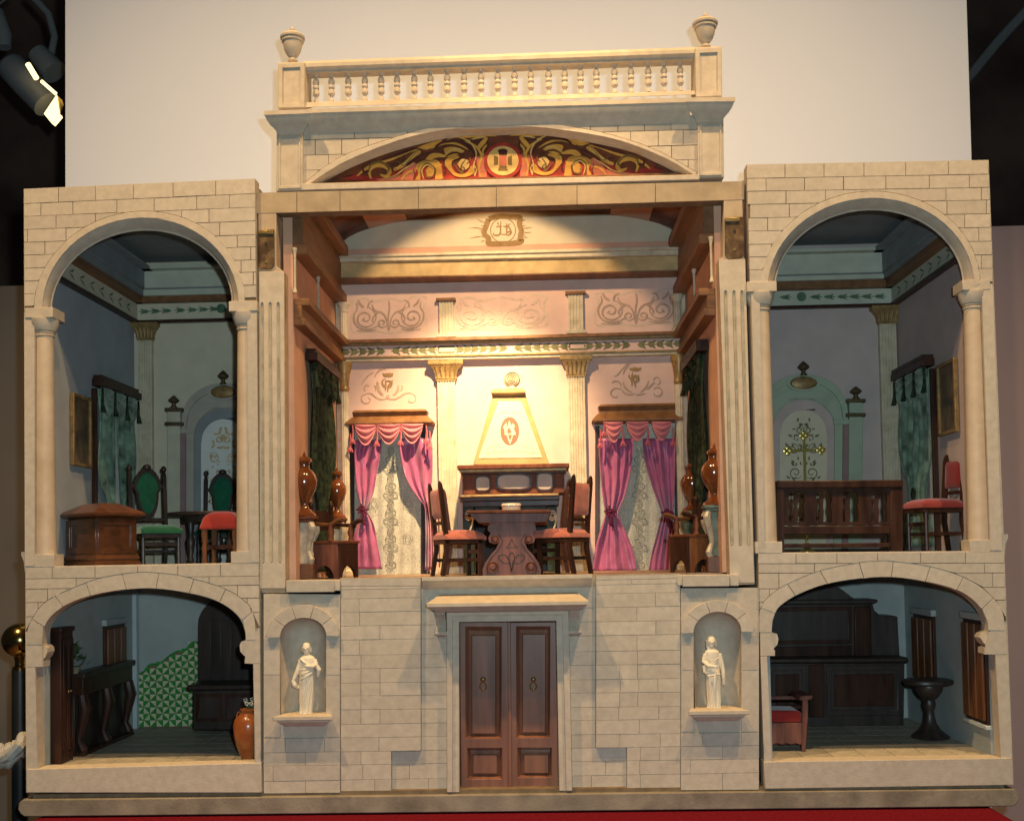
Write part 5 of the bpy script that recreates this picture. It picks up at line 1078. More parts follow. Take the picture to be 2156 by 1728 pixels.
chair('dark chair with plain red seat drawn up to the table beside the gathered pink curtain', spot(B2, 330, .135, ZH), 24, group=G)
chair('dark red backed chair half hidden behind the plain seated chair left of the fireplace', spot(B2, 372, .27, ZH), 14, H=.160, group=G)
chair('dark chair with flower patterned red back in front of the straight hanging pink curtain', spot(B2, 1072, .135, ZH), 148, H=.172, group=G, motifs=True)
chair('red backed chair tucked between the flower patterned chair and the fireplace', spot(B2, 985, .27, ZH), 166, H=.160, group=G, motifs=True)

# ---------------------------------------------------------------- low arm chairs in the front corners
def armchair(label, loc, rz, front, flip=1):
    t = thing('arm_chair', label, 'chair', loc, 'low box arm chairs'); M = Matrix.Translation(loc) @ Matrix.Rotation(R(rz), 4, 'Z'); w, d, h = .030, .026, .064
    def panel(fx, wd, mm, z1=.060):
        pts = [(-wd, 0), (-wd, z1), (wd, z1), (wd, 0), (wd * .72, 0)] + [(wd * .72 * math.cos(a), .022 * math.sin(a)) for a in lin(.15, math.pi - .15, 8)] + [(-wd * .72, 0)]
        return pts
    for s in (-1, 1):
        m = MB(); m.prism(panel(0, w, 0), s * d - .002, s * d + .002, 'y', M=M); m.build('apron', front, t, bevel=.0006)
        m = MB(); m.prism(panel(0, d - .0021, 0), s * w - .002, s * w + .002, 'x', M=M); m.build('side_panel', 'dark_wood', t, bevel=.0006)
    m = MB(); m.box((-w - .003, -d - .003, .060), (w + .003, d + .003, .065), M); m.build('seat', 'red_wood', t, bevel=.001)
    for s in (-1, 1):
        m = MB(); m.tube([(-w - .004, s * d, .098), (-w * .4, s * d, .094), (w * .4, s * d, .092), (w + .002, s * d, .099), (w + .012, s * d, .100)], [.0045, .0035, .0033, .0045, .003], 8, M=M); m.build('arm', 'orange_wood' if s < 0 else 'dark_wood', t)
        m = MB(); m.lathe((0, 0, 0), [(.0055, .065), (.004, .072), (.006, .08), (.004, .088), (.005, .094)], 10, M=M @ Matrix.Translation((w * .5, s * d, 0))); m.build('arm_post', 'red_wood', t)
        m = MB(); m.box((-w - .004, s * d - .003, .065), (-w + .003, s * d + .003, .125), M); m.ball((0, 0, 0), .005, 1.2, M=M @ Matrix.Translation((-w, s * d, .128))); m.build('back_post', 'dark_wood', t)
    m = MB(); m.prism([(-d + .003, .085), (-d + .003, .112), (-d * .4, .120), (0, .117), (d * .4, .120), (d - .003, .112), (d - .003, .085)], -w - .002, -w + .001, 'x', M=M); m.build('back_board', 'dark_wood', t)
armchair('low wooden box arm chair beside the draped gathered pink curtain', spot(B1, 415, .105, ZH), -30, 'rose_wood')
armchair('low wooden box arm chair below the straight hanging pink curtain', spot(B3, 935, .105, ZH), 212, 'orange_wood')

# ---------------------------------------------------------------- lidded vases on consoles
def vase(label, K, cx, Y, prof, plab, cap, ped, scrollcol, basemat):
    zc = PY(*K(cx, prof[0][0]), Y).z
    m, c = lathe_px(K, cx, prof, Y, seg=28)
    t = thing('lidded_vase', label, 'vase', (c.x, Y, zc), 'brown lidded vases on scrolled stands')
    lidy = [p for p in prof if p[0] <= cap[0]]; body = [p for p in prof if p[0] >= cap[0]]
    lathe_px(K, cx, body, Y, seg=28)[0].build('body', 'vase_glaze', t); lathe_px(K, cx, [(cap[0] + 2, lidy[0][1])] + lidy, Y, seg=28)[0].build('lid', 'vase_glaze', t)
    s = kk(K) * mpp(Y); b = thing('vase_stand', plab, 'stand', (c.x, Y, ZH), 'scrolled stands under the vases')
    w = cap[1] * s; m = MB(); m.box((c.x - w, Y - w, zc - .006), (c.x + w, Y + w, zc - .0003)); m.box((c.x - w * .88, Y - w * .88, zc - .011), (c.x + w * .88, Y + w * .88, zc - .0061)); m.build('stand_top', 'red_wood' if ped == 0 else 'green_marble', b, bevel=.0012)
    zb = ZH + .026; m = MB(); wb = w * .82; m.box((c.x - wb, Y - wb, ZH), (c.x + wb, Y + wb, zb)); m.build('stand_base', basemat, b, bevel=.0012)
    H = zc - .011 - zb; wb = w * .42
    m = MB(); m.box((c.x - wb, Y - wb, zb), (c.x + wb, Y + wb, zc - .0112)); m.build('stand_shaft', 'marble_cream' if ped == 0 else 'green_marble', b, bevel=.001)
    for k in range(4):
        a = k * math.pi / 2 + math.pi / 4; dx, dy = math.cos(a), math.sin(a); m = MB(); pts = []
        for f, z in ((.62, .0), (.9, .04), (1.0, .10), (.78, .20), (.55, .30), (.62, .45), (.85, .62), (1.05, .76), (1.12, .88), (.95, .97), (.7, 1.0)): pts.append((c.x + dx * w * f, Y + dy * w * f, zb + H * z))
        m.tube(crom3(pts), [.0042, .005, .0055, .0048, .004, .0045, .006, .007, .0065, .0055, .004], 8); m.build('scroll', scrollcol, b)
def crom3(p): return p
VP = lambda f, top, bot, R_: [(top + (bot - top) * h, r * R_) for h, r in reversed(((0, .04), (.035, .10), (.07, .16), (.09, .42), (.12, .58), (.155, .60), (.175, .46), (.21, .40), (.26, .44), (.31, .72), (.38, .95), (.44, 1.0), (.52, .97), (.62, .82), (.72, .56), (.79, .34), (.83, .30), (.87, .36), (.92, .62), (.965, .90), (1.0, .96)))]
vase('large brown lidded vase in the corner by the dark green side curtain and gathered drape', B1, 198, .085, VP(1, 745, 1200, 92), 'cream scrolled stand holding the large vase beside the gathered drape', (745 + 455 * .175, 84), 0, 'marble_cream', 'orange_wood')
vase('smaller brown lidded vase close beside the gathered pink drape', B1, 430, .30, VP(1, 853, 1212, 66), 'scrolled stand holding the smaller vase beside the gathered drape', (853 + 359 * .175, 62), 0, 'marble_cream', 'marble_cream')
vase('large brown lidded vase in the corner beside the straight hanging drape', B3, 1078, .085, VP(1, 690, 1122, 92), 'green scrolled stand holding the large vase beside the straight hanging drape', (690 + 432 * .175, 86), 1, 'marble_cream', 'orange_wood')
vase('smaller brown lidded vase close beside the straight hanging pink drape', B3, 922, .30, VP(1, 800, 1165, 77), 'green scrolled stand holding the smaller vase beside the straight hanging drape', (800 + 365 * .175, 74), 1, 'green_marble', 'green_marble')

# ---------------------------------------------------------------- curtained windows of the back wall
def drape(K, rows, Y, n, amp, name, m_, par, ph=0, nu=48, nv=40, noise=.0):
    rows = [tuple(r) for r in rows]; ys = [r[0] for r in rows]
    L_ = crom([(r[0], r[1]) for r in rows], 6); R_ = crom([(r[0], r[2]) for r in rows], 6)
    wmax = max(r[2] - r[1] for r in rows); m = MB()
    def f(u, v):
        y = ys[0] + (ys[-1] - ys[0]) * v; a = interp(L_, min(max(y, L_[0][0]), L_[-1][0])); b = interp(R_, min(max(y, R_[0][0]), R_[-1][0]))
        if a is None: a = L_[-1][1]
        if b is None: b = R_[-1][1]
        k = (b - a) / wmax; uu = u + .03 * math.sin(7 * v + 3 * u + ph)
        d = amp * (.35 + .65 * (1 - k)) * math.sin(2 * math.pi * n * uu + ph + .8 * math.sin(5 * v + ph)) + amp * .5 * math.sin(2 * math.pi * n * .47 * uu + 2 * v + ph) + noise * math.sin(23 * v + 9 * u) * math.sin(11 * u + 6 * v)
        return PY(*K(a + (b - a) * u, y), Y - d)
    m.grid(f, nu, nv); return m.build(name, m_, par, smooth=180, solid=.0009, fix=False)
def swag(K, cx, w, y0, drop, Y, par, m_='satin_swag_lit'):
    m = MB()
    def f(u, v):
        c = math.sin(math.pi * u); x = cx + (u - .5) * w * (1 - .10 * v); y = y0 + v * drop * (.34 + .66 * c ** .9)
        d = .0045 * c * math.sin(math.pi * v) + .0030 * math.sin(v * math.pi * 6.5) * (.3 + .7 * c) + .002
        return PY(*K(x, y), Y - d)
    m.grid(f, 16, 36); return m.build('swag', m_, par, smooth=180, fix=False)
def tassel(K, x, y, Y, par, m_='satin_trim', s=1.0):
    m = MB(); c = PY(*K(x, y), Y); k = kk(K) * mpp(Y) * s
    m.tube([PY(*K(x, y - 95 * s), Y + .001), PY(*K(x + 4, y - 40 * s), Y), c], [.0012, .0018, .0024], 6)
    for i in range(9):
        a = i * .7; m.tube([c, c + Vector((12 * k * math.cos(a), -6 * k + 6 * k * math.sin(a), -18 * k)), c + Vector((22 * k * math.cos(a), -4 * k + 10 * k * math.sin(a), -40 * k))], [6 * k, 5 * k, 3 * k], 5)
    return m.build('tassel', m_, par)
def window(label, K, frame, pel, swags, tas, drs, lacex, ties, group):
    z0 = ZH; c = PY(*K(sum(lacex[0]) / 2, 1600), .42); t = thing('curtained_window', label, 'curtain', (c.x, .42, ZH), group)
    for (x0, x1) in frame: prism_px(K, [(x0, 1640), (x0, 560), (x1, 560), (x1, 1640)], .417, BACK - .001, ZH).build('window_frame', 'dark_wood', t, bevel=.001)
    prism_px(K, [(frame[0][1] - 2, 1640), (frame[0][1] - 2, 560), (frame[1][0] + 2, 560), (frame[1][0] + 2, 1640)], .4245, BACK - .001, ZH).build('window_pane', 'grey_board', t, smooth=0)
    (a0, a1, at, ab), (b0, b1, bt, bb) = pel
    Yp = .387; P = lambda x, y, Y: PY(*K(x, y), Y)
    m = MB()
    def lp(x0, x1, y, Y, yl=0): l, r = P(x0, y + yl, Y), P(x1, y - yl, Y); z = (l.z + r.z) / 2; return [Vector((l.x, BACK - .001, z)), Vector((l.x, Y, z)), Vector((r.x, Y, z)), Vector((r.x, BACK - .001, z))]
    m.rings([lp(b0 + 8, b1 - 8, bb, Yp + .004), lp(b0, b1, bb - 10, Yp), lp(b0, b1, bb - 20, Yp), lp(a0 - 14, a1 + 14, bt - 2, Yp + .014), lp(a0 - 4, a1 + 4, bt - 6, Yp + .016), lp(a0, a1, ab - 8, Yp + .017), lp(a0 - 8, a1 + 8, at + 14, Yp + .010), lp(a0 + 6, a1 - 6, at, Yp + .014)])
    m.build('pelmet', 'wood_moulding', t, smooth=25)
    lc = MB(); lc.grid(lambda u, v: PY(*K(lacex[0][0] + (lacex[0][1] - lacex[0][0]) * u, 560 + 1062 * v), .4205 + .0012 * math.sin(u * 40)), 60, 4); lc = lc.build('lace_curtain', 'lace', t, smooth=180, fix=False)
    ink = Ink(.4185); cxl = lacex[1]
    for k, y in enumerate(range(740, 1600, 62)):
        q = lambda x, yy: K(x, yy)
        rr = 20 + 16 * (k % 3)
        ink.stroke([q(cxl + rr * math.cos(a), y + 26 * math.sin(a)) for a in lin(0, 6.283, 14)], 2.2, False); ink.stroke([q(cxl + rr * .45 * math.cos(a), y + 12 * math.sin(a)) for a in lin(0, 6.283, 10)], 1.8, False)
        if lacex[2] and k % 4 == 2:
            for dx in (-lacex[2], lacex[2]):
                for r_ in (32, 18): ink.stroke([q(cxl + dx + r_ * (1 + .2 * math.cos(5 * a)) * math.cos(a), y + r_ * 1.3 * (1 + .2 * math.cos(5 * a)) * math.sin(a)) for a in lin(0, 6.283, 20)], 1.2, False)
    ink.build('lace_motif', 'lace_dark', lc)
    for i, (rows, n, ph) in enumerate(drs): drape(K, rows, .405, n, .0062, 'drape', 'satin', t, ph, noise=.0032 if K is B1 else .0012)
    for cx, w, y0, dr in swags: swag(K, cx, w, y0, dr, .391, t)
    for x, y, s in tas: tassel(K, x, y, .388, t, s=s)
    for x, y in ties:
        m = MB(); cc = PY(*K(x, y), .397)
        for k in range(14):
            a = k * 2.4; l = .006 + .008 * random.random(); d = Vector((math.cos(a), -.25, math.sin(a) * 1.1)); m.tube([cc, cc + d * l * .6, cc + d * l + Vector((0, 0, -.003))], [.0022, .002, .0012], 5)
        m.tube([cc + Vector((-.012, .002, .001)), cc + Vector((0, -.003, 0)), cc + Vector((.012, .002, .001))], .0022, 6); m.tube([cc, cc + Vector((.003, -.002, -.012)), cc + Vector((.001, -.001, -.024)), cc + Vector((.006, 0, -.032))], [.002, .0028, .0035, .002], 6)
        m.build('tie_back', 'tie_purple', t)
    return t
window('pink satin window curtain with one side swept aside and gathered, three swags', B1, ((515, 552), (1026, 1062)), ((545, 1062, 446, 500), (485, 1112, 500, 552)),
  [(632, 158, 550, 150), (797, 172, 548, 145), (962, 160, 546, 142)], [(712, 668, 1.0), (880, 660, 1.0), (1062, 650, 1.0), (1086, 690, 1.0), (540, 650, 1.0), (524, 710, 1.0)],
  [([(660, 556, 746), (760, 552, 738), (900, 560, 712), (1030, 575, 690), (1100, 590, 662), (1150, 603, 634), (1180, 600, 648), (1260, 570, 690), (1400, 538, 718), (1575, 526, 750)], 3, 0), ([(650, 878, 1100), (720, 876, 1106), (820, 890, 1108), (920, 915, 1106), (1000, 955, 1098), (1080, 1010, 1086), (1130, 1050, 1088), (1250, 1056, 1104), (1400, 1058, 1110), (1580, 1055, 1112)], 3, 1.7)], ((545, 1032), 812, 120), [(612, 1155)], 'pink curtains on the back wall')
window('pink satin window curtain hanging as two straight tied drapes under three swags', B3, ((236, 264), (802, 838)), ((265, 806, 404, 458), (214, 862, 472, 530)),
  [(365, 132, 532, 148), (533, 160, 530, 138), (705, 142, 530, 136)], [(432, 668, 1.0), (608, 662, 1.0), (788, 668, 1.0), (296, 600, 1.0), (270, 680, 1.0)],
  [([(650, 258, 505), (760, 262, 500), (900, 272, 482), (1050, 284, 446), (1130, 296, 412), (1175, 306, 396), (1215, 298, 410), (1330, 262, 460), (1450, 232, 505), (1592, 214, 532)], 4, .6), ([(650, 572, 806), (760, 580, 804), (900, 610, 802), (1050, 660, 797), (1130, 690, 792), (1175, 704, 786), (1215, 700, 786), (1330, 672, 780), (1450, 640, 778), (1592, 612, 777)], 4, 2.2)], ((262, 806), 548, 0), [(342, 1168), (745, 1175)], 'pink curtains on the back wall')

# ---------------------------------------------------------------- dark curtains on the side walls of the hall
def side_drape(label, X, sx, ya, yb, zt, zb, group, m_, par_name='side_curtain', n=5, top='dark_drape'):
    t = thing(par_name, label, 'curtain', (X, (ya + yb) / 2, zb), group)
    m = MB()
    def f(u, v):
        k = 1 - .45 * math.exp(-((v - .68) / .12) ** 2); y = (ya + yb) / 2 + (u - .5) * (yb - ya) * k
        return Vector((X + sx * (.007 + .0045 * math.sin(2 * math.pi * n * u + 2 * v) + .003 * math.sin(9 * v + 5 * u)), y, zt + (zb - zt) * v))
    m.grid(f, 40, 36); m.build('drape', m_, t, smooth=180, solid=.0012, fix=False)
    m = MB()
    for k in range(3):
        y0 = ya + (yb - ya) * k / 3; w = (yb - ya) / 3
        m.grid(lambda u, v: Vector((X + sx * (.013 + .006 * math.sin(math.pi * u) + .003 * math.sin(v * 18)), y0 + w * u, zt + .004 - v * (.02 + .035 * math.sin(math.pi * u)))), 10, 16)
    m.build('swag', m_, t, smooth=180, fix=False)
    for k in range(4):
        m = MB(); c = Vector((X + sx * .018, ya + (yb - ya) * k / 3, zt - .028))
        for i in range(8): a = i * .8; m.tube([c + Vector((0, 0, .03)), c, c + Vector((sx * .002 + .004 * math.cos(a), .005 * math.sin(a), -.016))], [.002, .003, .0015], 5)
        m.build('tassel', top, t)
    cc = Vector((X + sx * .013, (ya + yb) / 2, zt + (zb - zt) * .68)); m = MB()
    for i in range(12): a = i * 2.4; m.tube([cc, cc + Vector((sx * .003, .012 * math.cos(a), .012 * math.sin(a) - .004))], [.003, .0015], 5)
    m.build('tie_back', top, t)
    a, b = sorted((X + sx * .0005, X + sx * .022)); m = MB(); m.box((a, ya - .008, zt + .0045), (b, yb + .008, zt + .018)); m.box((a, ya - .003, zt + .0182), (b - .004 * (sx > 0), yb + .003, zt + .026)); m.build('pelmet', 'dark_wood', t, bevel=.001)
    return t
for X, sx, qa, lab in ((HX0, 1, 632, 'dark green curtain on the hall side wall by the gathered pink drape'), (HX1, -1, 1508, 'dark green curtain on the hall side wall by the straight pink drape')):
    side_drape(lab, X, sx, .135, .335, .728, ZH + .01, 'dark side curtains of the hall', 'dark_drape')
# ================================================================== STATUES
def statue(label, x, z, Y, s, rows, cx, head, arms, folds, ybase, extra=()):
    """rows (y, xl, xr) in crop pixels of the figure; s metres per crop pixel"""
    t_loc = (x, Y, z); m = MB(); W = lambda px, py, d=0: Vector((x + (px - cx) * s, Y + d * s, z + (ybase - py) * s))
    R_ = crom([(r[0], r[1]) for r in rows], 5); L_ = crom([(r[0], r[2]) for r in rows], 5); rings = []
    for (y, a), (_, b) in zip(R_, L_):
        hw = (b - a) / 2; c = (a + b) / 2; ring = []; low = max(0, min(1, (y - rows[0][0] - 250) / 500))
        for i in range(40):
            t = 2 * math.pi * i / 40; k = 1 + low * (.085 * math.sin(9 * t + y * .004) + .05 * math.sin(14 * t + 1.3 + y * .006)); dp = .62 if y < rows[0][0] + 350 else .72
            ring.append(W(c + hw * k * math.cos(t), y, hw * dp * k * math.sin(t)))
        rings.append(ring)
    m.rings(rings)
    hx, hy, hr = head
    for dx, dy, dd, r, sz in ((0, 0, 0, hr, 1.28), (0, hr * .80, -hr * .40, hr * .55, 1.25), (0, hr * .55, -hr * .88, hr * .16, .6), (0, hr * .15, -hr * 1.0, hr * .18, 1.6), (0, -hr * .35, hr * .25, hr * 1.02, 1.05)): m.ball(W(hx + dx, hy + dy, dd), r * s, sz, 16)
    for sx_ in (-1, 1): m.ball(W(hx + sx_ * hr * .9, hy + hr * .35, hr * .15), hr * .34 * s, 2.2, 10); m.ball(W(hx + sx_ * hr * .42, hy - hr * .12, -hr * .80), hr * .26 * s, .5, 8)
    m.tube([W(hx, hy + hr * .6, 0), W(hx, hy + hr * 2.1, hr * .15)], [hr * .62 * s, hr * .8 * s], 12)
    for pts, rad in arms: m.tube([W(*p) for p in pts], [r * s for r in rad], 10)
    for pts, rad in folds: m.tube([W(*p) for p in crom_3(pts)], rad * s, 6)
    for (px, py, d, dirx, diry) in extra:            # hands: palm with five fingers
        m.ball(W(px, py, d), 24 * s, 1.1, 12)
        for k, (ln, off) in enumerate(((40, -18), (48, -7), (46, 4), (38, 14))): m.tube([W(px + off * (1 - abs(dirx)), py + off * (1 - abs(diry)), d - 6), W(px + dirx * ln * .6 + off * (1 - abs(dirx)), py + diry * ln * .6 + off * (1 - abs(diry)), d - 10), W(px + dirx * ln + off * (1 - abs(dirx)), py + diry * ln + off * (1 - abs(diry)), d)], [9 * s, 8 * s, 6 * s], 7)
        m.tube([W(px, py, d), W(px + 22 * (1 - abs(dirx)) + dirx * 16, py + 22 * (1 - abs(diry)) * -1 + diry * 16, d - 14)], [10 * s, 7 * s], 7)
    t = thing('statue', label, 'statue', t_loc, 'white statuettes in the niches')
    o = m.build('figure', 'statue', t, smooth=180)
    rm = o.modifiers.new('remesh', 'REMESH'); rm.mode = 'VOXEL'; rm.voxel_size = .00072; rm.use_smooth_shade = True
    sm = o.modifiers.new('smooth', 'SMOOTH'); sm.factor = .3; sm.iterations = 1
    m = MB(); m.lathe((x + (rows[-1][1] + rows[-1][2] - 2 * cx) / 2 * s, Y, z), [(120 * s, 0), (120 * s, .0012), (112 * s, .0020)], 20, sy=.7); m.build('foot_plate', 'statue', t)
    return t
def crom_3(p):
    a = crom([(q[0], q[1]) for q in p], 4); b = crom([(q[2], 0) for q in p], 4); return [(u[0], u[1], v[0]) for u, v in zip(a, b)]
s1 = 120 / 943 / 1.01391 * mpp(.012)
cs = lambda x, y: ((600 + x * 120 / 943) / 1.01391, (1340 + y * 120 / 943) / 1.01391)
statue('white robed bearded statuette with one arm lowered in the niche near the clay jar', PY(*cs(430, 1480), .012).x, SL[1], .012, s1,
  [(520, 400, 520), (560, 335, 575), (640, 315, 585), (760, 330, 555), (880, 318, 555), (1000, 305, 558), (1150, 303, 548), (1300, 310, 535), (1420, 318, 520), (1492, 300, 515)], 430, (440, 400, 74),
  [([(345, 600, 0), (295, 760, -20), (245, 880, -40), (225, 920, -60)], [48, 44, 34, 26]), ([(570, 600, 0), (605, 680, -40), (560, 700, -110), (470, 690, -130)], [46, 42, 34, 26]), ([(610, 690, -40), (650, 760, -30), (625, 890, -20)], [40, 46, 20]), ([(210, 930, -50), (240, 1010, -40), (290, 1070, -20)], [34, 48, 22])],
  [([(330, 760, -90), (430, 740, -130), (540, 730, -90)], 16), ([(330, 830, -95), (430, 800, -140), (545, 760, -90)], 15), ([(340, 920, -100), (440, 870, -150), (550, 800, -95)], 15), ([(420, 900, -140), (380, 1150, -135), (340, 1450, -110)], 13), ([(500, 880, -120), (440, 1180, -145), (390, 1460, -130)], 12), ([(540, 900, -60), (500, 1200, -120), (470, 1470, -110)], 12), ([(340, 560, -60), (440, 640, -110), (560, 690, -80)], 13)],
  1490, [(222, 925, -55, 0, 1), (470, 690, -125, -1, 0)])
s2 = 150 / 1127 / 1.01391 * mpp(.012)
cs2 = lambda x, y: ((1460 + x * 150 / 1127) / 1.01391, (1330 + y * 150 / 1127) / 1.01391)
statue('white veiled statuette with one arm across the waist in the niche near the red bench', PY(*cs2(480, 1405), .012).x, SR[1], .012, s2,
  [(480, 420, 520), (520, 360, 580), (600, 352, 590), (720, 372, 575), (840, 368, 590), (960, 372, 592), (1100, 380, 590), (1250, 388, 588), (1350, 390, 588), (1412, 376, 592)], 480, (465, 368, 70),
  [([(365, 560, 0), (335, 680, -20), (400, 740, -110), (500, 750, -130)], [42, 40, 34, 24]), ([(585, 560, 0), (615, 700, -10), (640, 850, -30), (640, 1000, -40)], [42, 40, 34, 24]), ([(340, 740, -40), (345, 840, -50), (380, 870, -60)], [34, 34, 22]), ([(640, 850, 0), (640, 1060, -10)], [34, 18]), ([(405, 340, 20), (408, 460, 10), (400, 480, 0)], [30, 28, 14]), ([(522, 340, 20), (528, 440, 10)], [26, 22])],
  [([(380, 900, -110), (470, 880, -150), (580, 870, -90)], 18), ([(400, 900, -130), (410, 1100, -135), (420, 1390, -130)], 12), ([(470, 910, -160), (465, 1150, -160), (450, 1400, -140)], 12), ([(540, 900, -120), (545, 1150, -120), (530, 1400, -120)], 12), ([(360, 600, -70), (460, 660, -120), (570, 600, -80)], 10), ([(500, 760, -140), (490, 960, -160), (480, 1140, -150)], 14)],
  1410, [(505, 750, -130, 1, 0), (640, 1010, -40, 0, 1)])

# ================================================================== LEFT WING, upper room
def room_trim(sx, K, outer, inner, wallm, frz, ya_l, ya_r, px0, px1):
    """entablature and cove on back and outer walls. ya: list of (y) at two x of crop K"""
    pass
def upper_trim(xw, sx, back_x0, back_x1, lv, cmat, fmat):
    # lv: z heights: [frieze bottom, frieze top, cornice top, cove bottom line, cove top, ceiling step]
    zb, zf, zc, zl, zv, zs = lv
    a, b = sorted((back_x0, back_x1))
    def bk(n, m, z0, z1, p): MB().box((a, BACK - p, z0), (b, BACK - .0003, z1)).build(n, m, house, bevel=.0008)
    def sd(n, m, z0, z1, p):
        x0, x1 = sorted((xw, xw + sx * p)); MB().box((x0, .033, z0), (x1, BACK - .001, z1)).build(n, m, house, bevel=.0008)
    for f, mm in ((bk, cmat), (sd, 'slate_paint')):
        f('entablature', 'dark_wood', zb - .006, zb, .014); 
        f('leaf_frieze', fmat, zb, zf, .010); f('entablature', 'wood_moulding', zf, zc, .024); f('cove', mm, zc, zl, .030); f('cove', mm, zl + .002, zv, .034); f('cove_line', 'slate_paint', zl, zl + .002, .033)
        f('ceiling_moulding', mm, zv, zs, .052)
zq = lambda x, y, Y: PY(x, y, Y).z
L_lv = [zq(390, A3(0, 520)[1], .416), zq(390, A3(0, 445)[1], .418), zq(390, A3(0, 412)[1], .406), zq(390, A3(0, 380)[1], .40), zq(390, A3(0, 295)[1], .396), zq(390, A3(0, 272)[1], .38)]
R_lv = [zq(1750, A5(0, 633)[1], .416), zq(1750, A5(0, 572)[1], .418), zq(1750, A5(0, 535)[1], .406), zq(1750, A5(0, 512)[1], .40), zq(1750, A5(0, 425)[1], .396), zq(1750, A5(0, 402)[1], .38)]
upper_trim(-.7815, 1, -.7815, -.43, L_lv, 'mint', 'cream_wall'); upper_trim(.7815, -1, .43, .7815, R_lv, 'mint', 'mint')
fzL = [o for o in house.children if o.name.startswith('leaf_frieze')]
xsl = [(A3(x, 0)[0], -1) for x in (665, 715, 765, 830, 885, 935, 985)]
leafs(xsl, lambda x: line(*A3(640, 487), *A3(1050, 472))(x), .4193, 13, 'leaf_dim', house, 20)
xsr = [(A5(x, 0)[0], 1) for x in (225,)] + [(A5(x, 0)[0], 1) for x in (350, 405, 460, 510, 560, 612)]
leafs(xsr, lambda x: line(*A5(200, 604), *A5(640, 600))(x), .4193, 13, 'leaf_dim', house, 22)
ik = Ink(.4190)
for q in (A3(1020, 472), A5(290, 602)): ik.fill(arc(q[0], q[1], 10, 10, 0, 340, 12))
ik.build('painted_rosette', 'leaf_dim', house)
def side_leaf(X, sx, z):
    m = MB()
    for i in range(8):
        y = .07 + i * .043
        for s in (-1, 1): m.add([(X, y - .012, z), (X, y, z + s * .006), (X, y + .013, z + s * .011), (X, y + .004, z + s * .003)], [(0, 1, 2, 3)])
    m.build('painted_leaf', 'leaf_dim', house, smooth=0, fix=False)
side_leaf(-.7815 + .0104, 1, (L_lv[0] + L_lv[1]) / 2); side_leaf(.7815 - .0104, -1, (R_lv[0] + R_lv[1]) / 2)
# corner pilasters of the upper rooms
for x0, x1, lv, cw in ((B7(718, 0)[0], B7(826, 0)[0], L_lv, 'aged_cream'), (B8(950, 0)[0], B8(1078, 0)[0], R_lv, 'aged_cream')):
    zt = lv[0] - .006; a, b = PY(x0, 900, .418).x, PY(x1, 900, .418).x; pts = [(a, BACK - .0005), (a, .418)]; wd = (b - a) / 11
    for i in range(5): s = a + wd * (2 * i + 1); pts += [(s, .418), (s + wd * .3, .4198), (s + wd * .7, .4198), (s + wd, .418)]
    pts += [(b, .418), (b, BACK - .0005)]
    p = MB().prism(pts, ZU, zt - .036, 'z').build('pilaster', cw, house, smooth=0); capital(a, b, zt - .036, zt, .418, p)

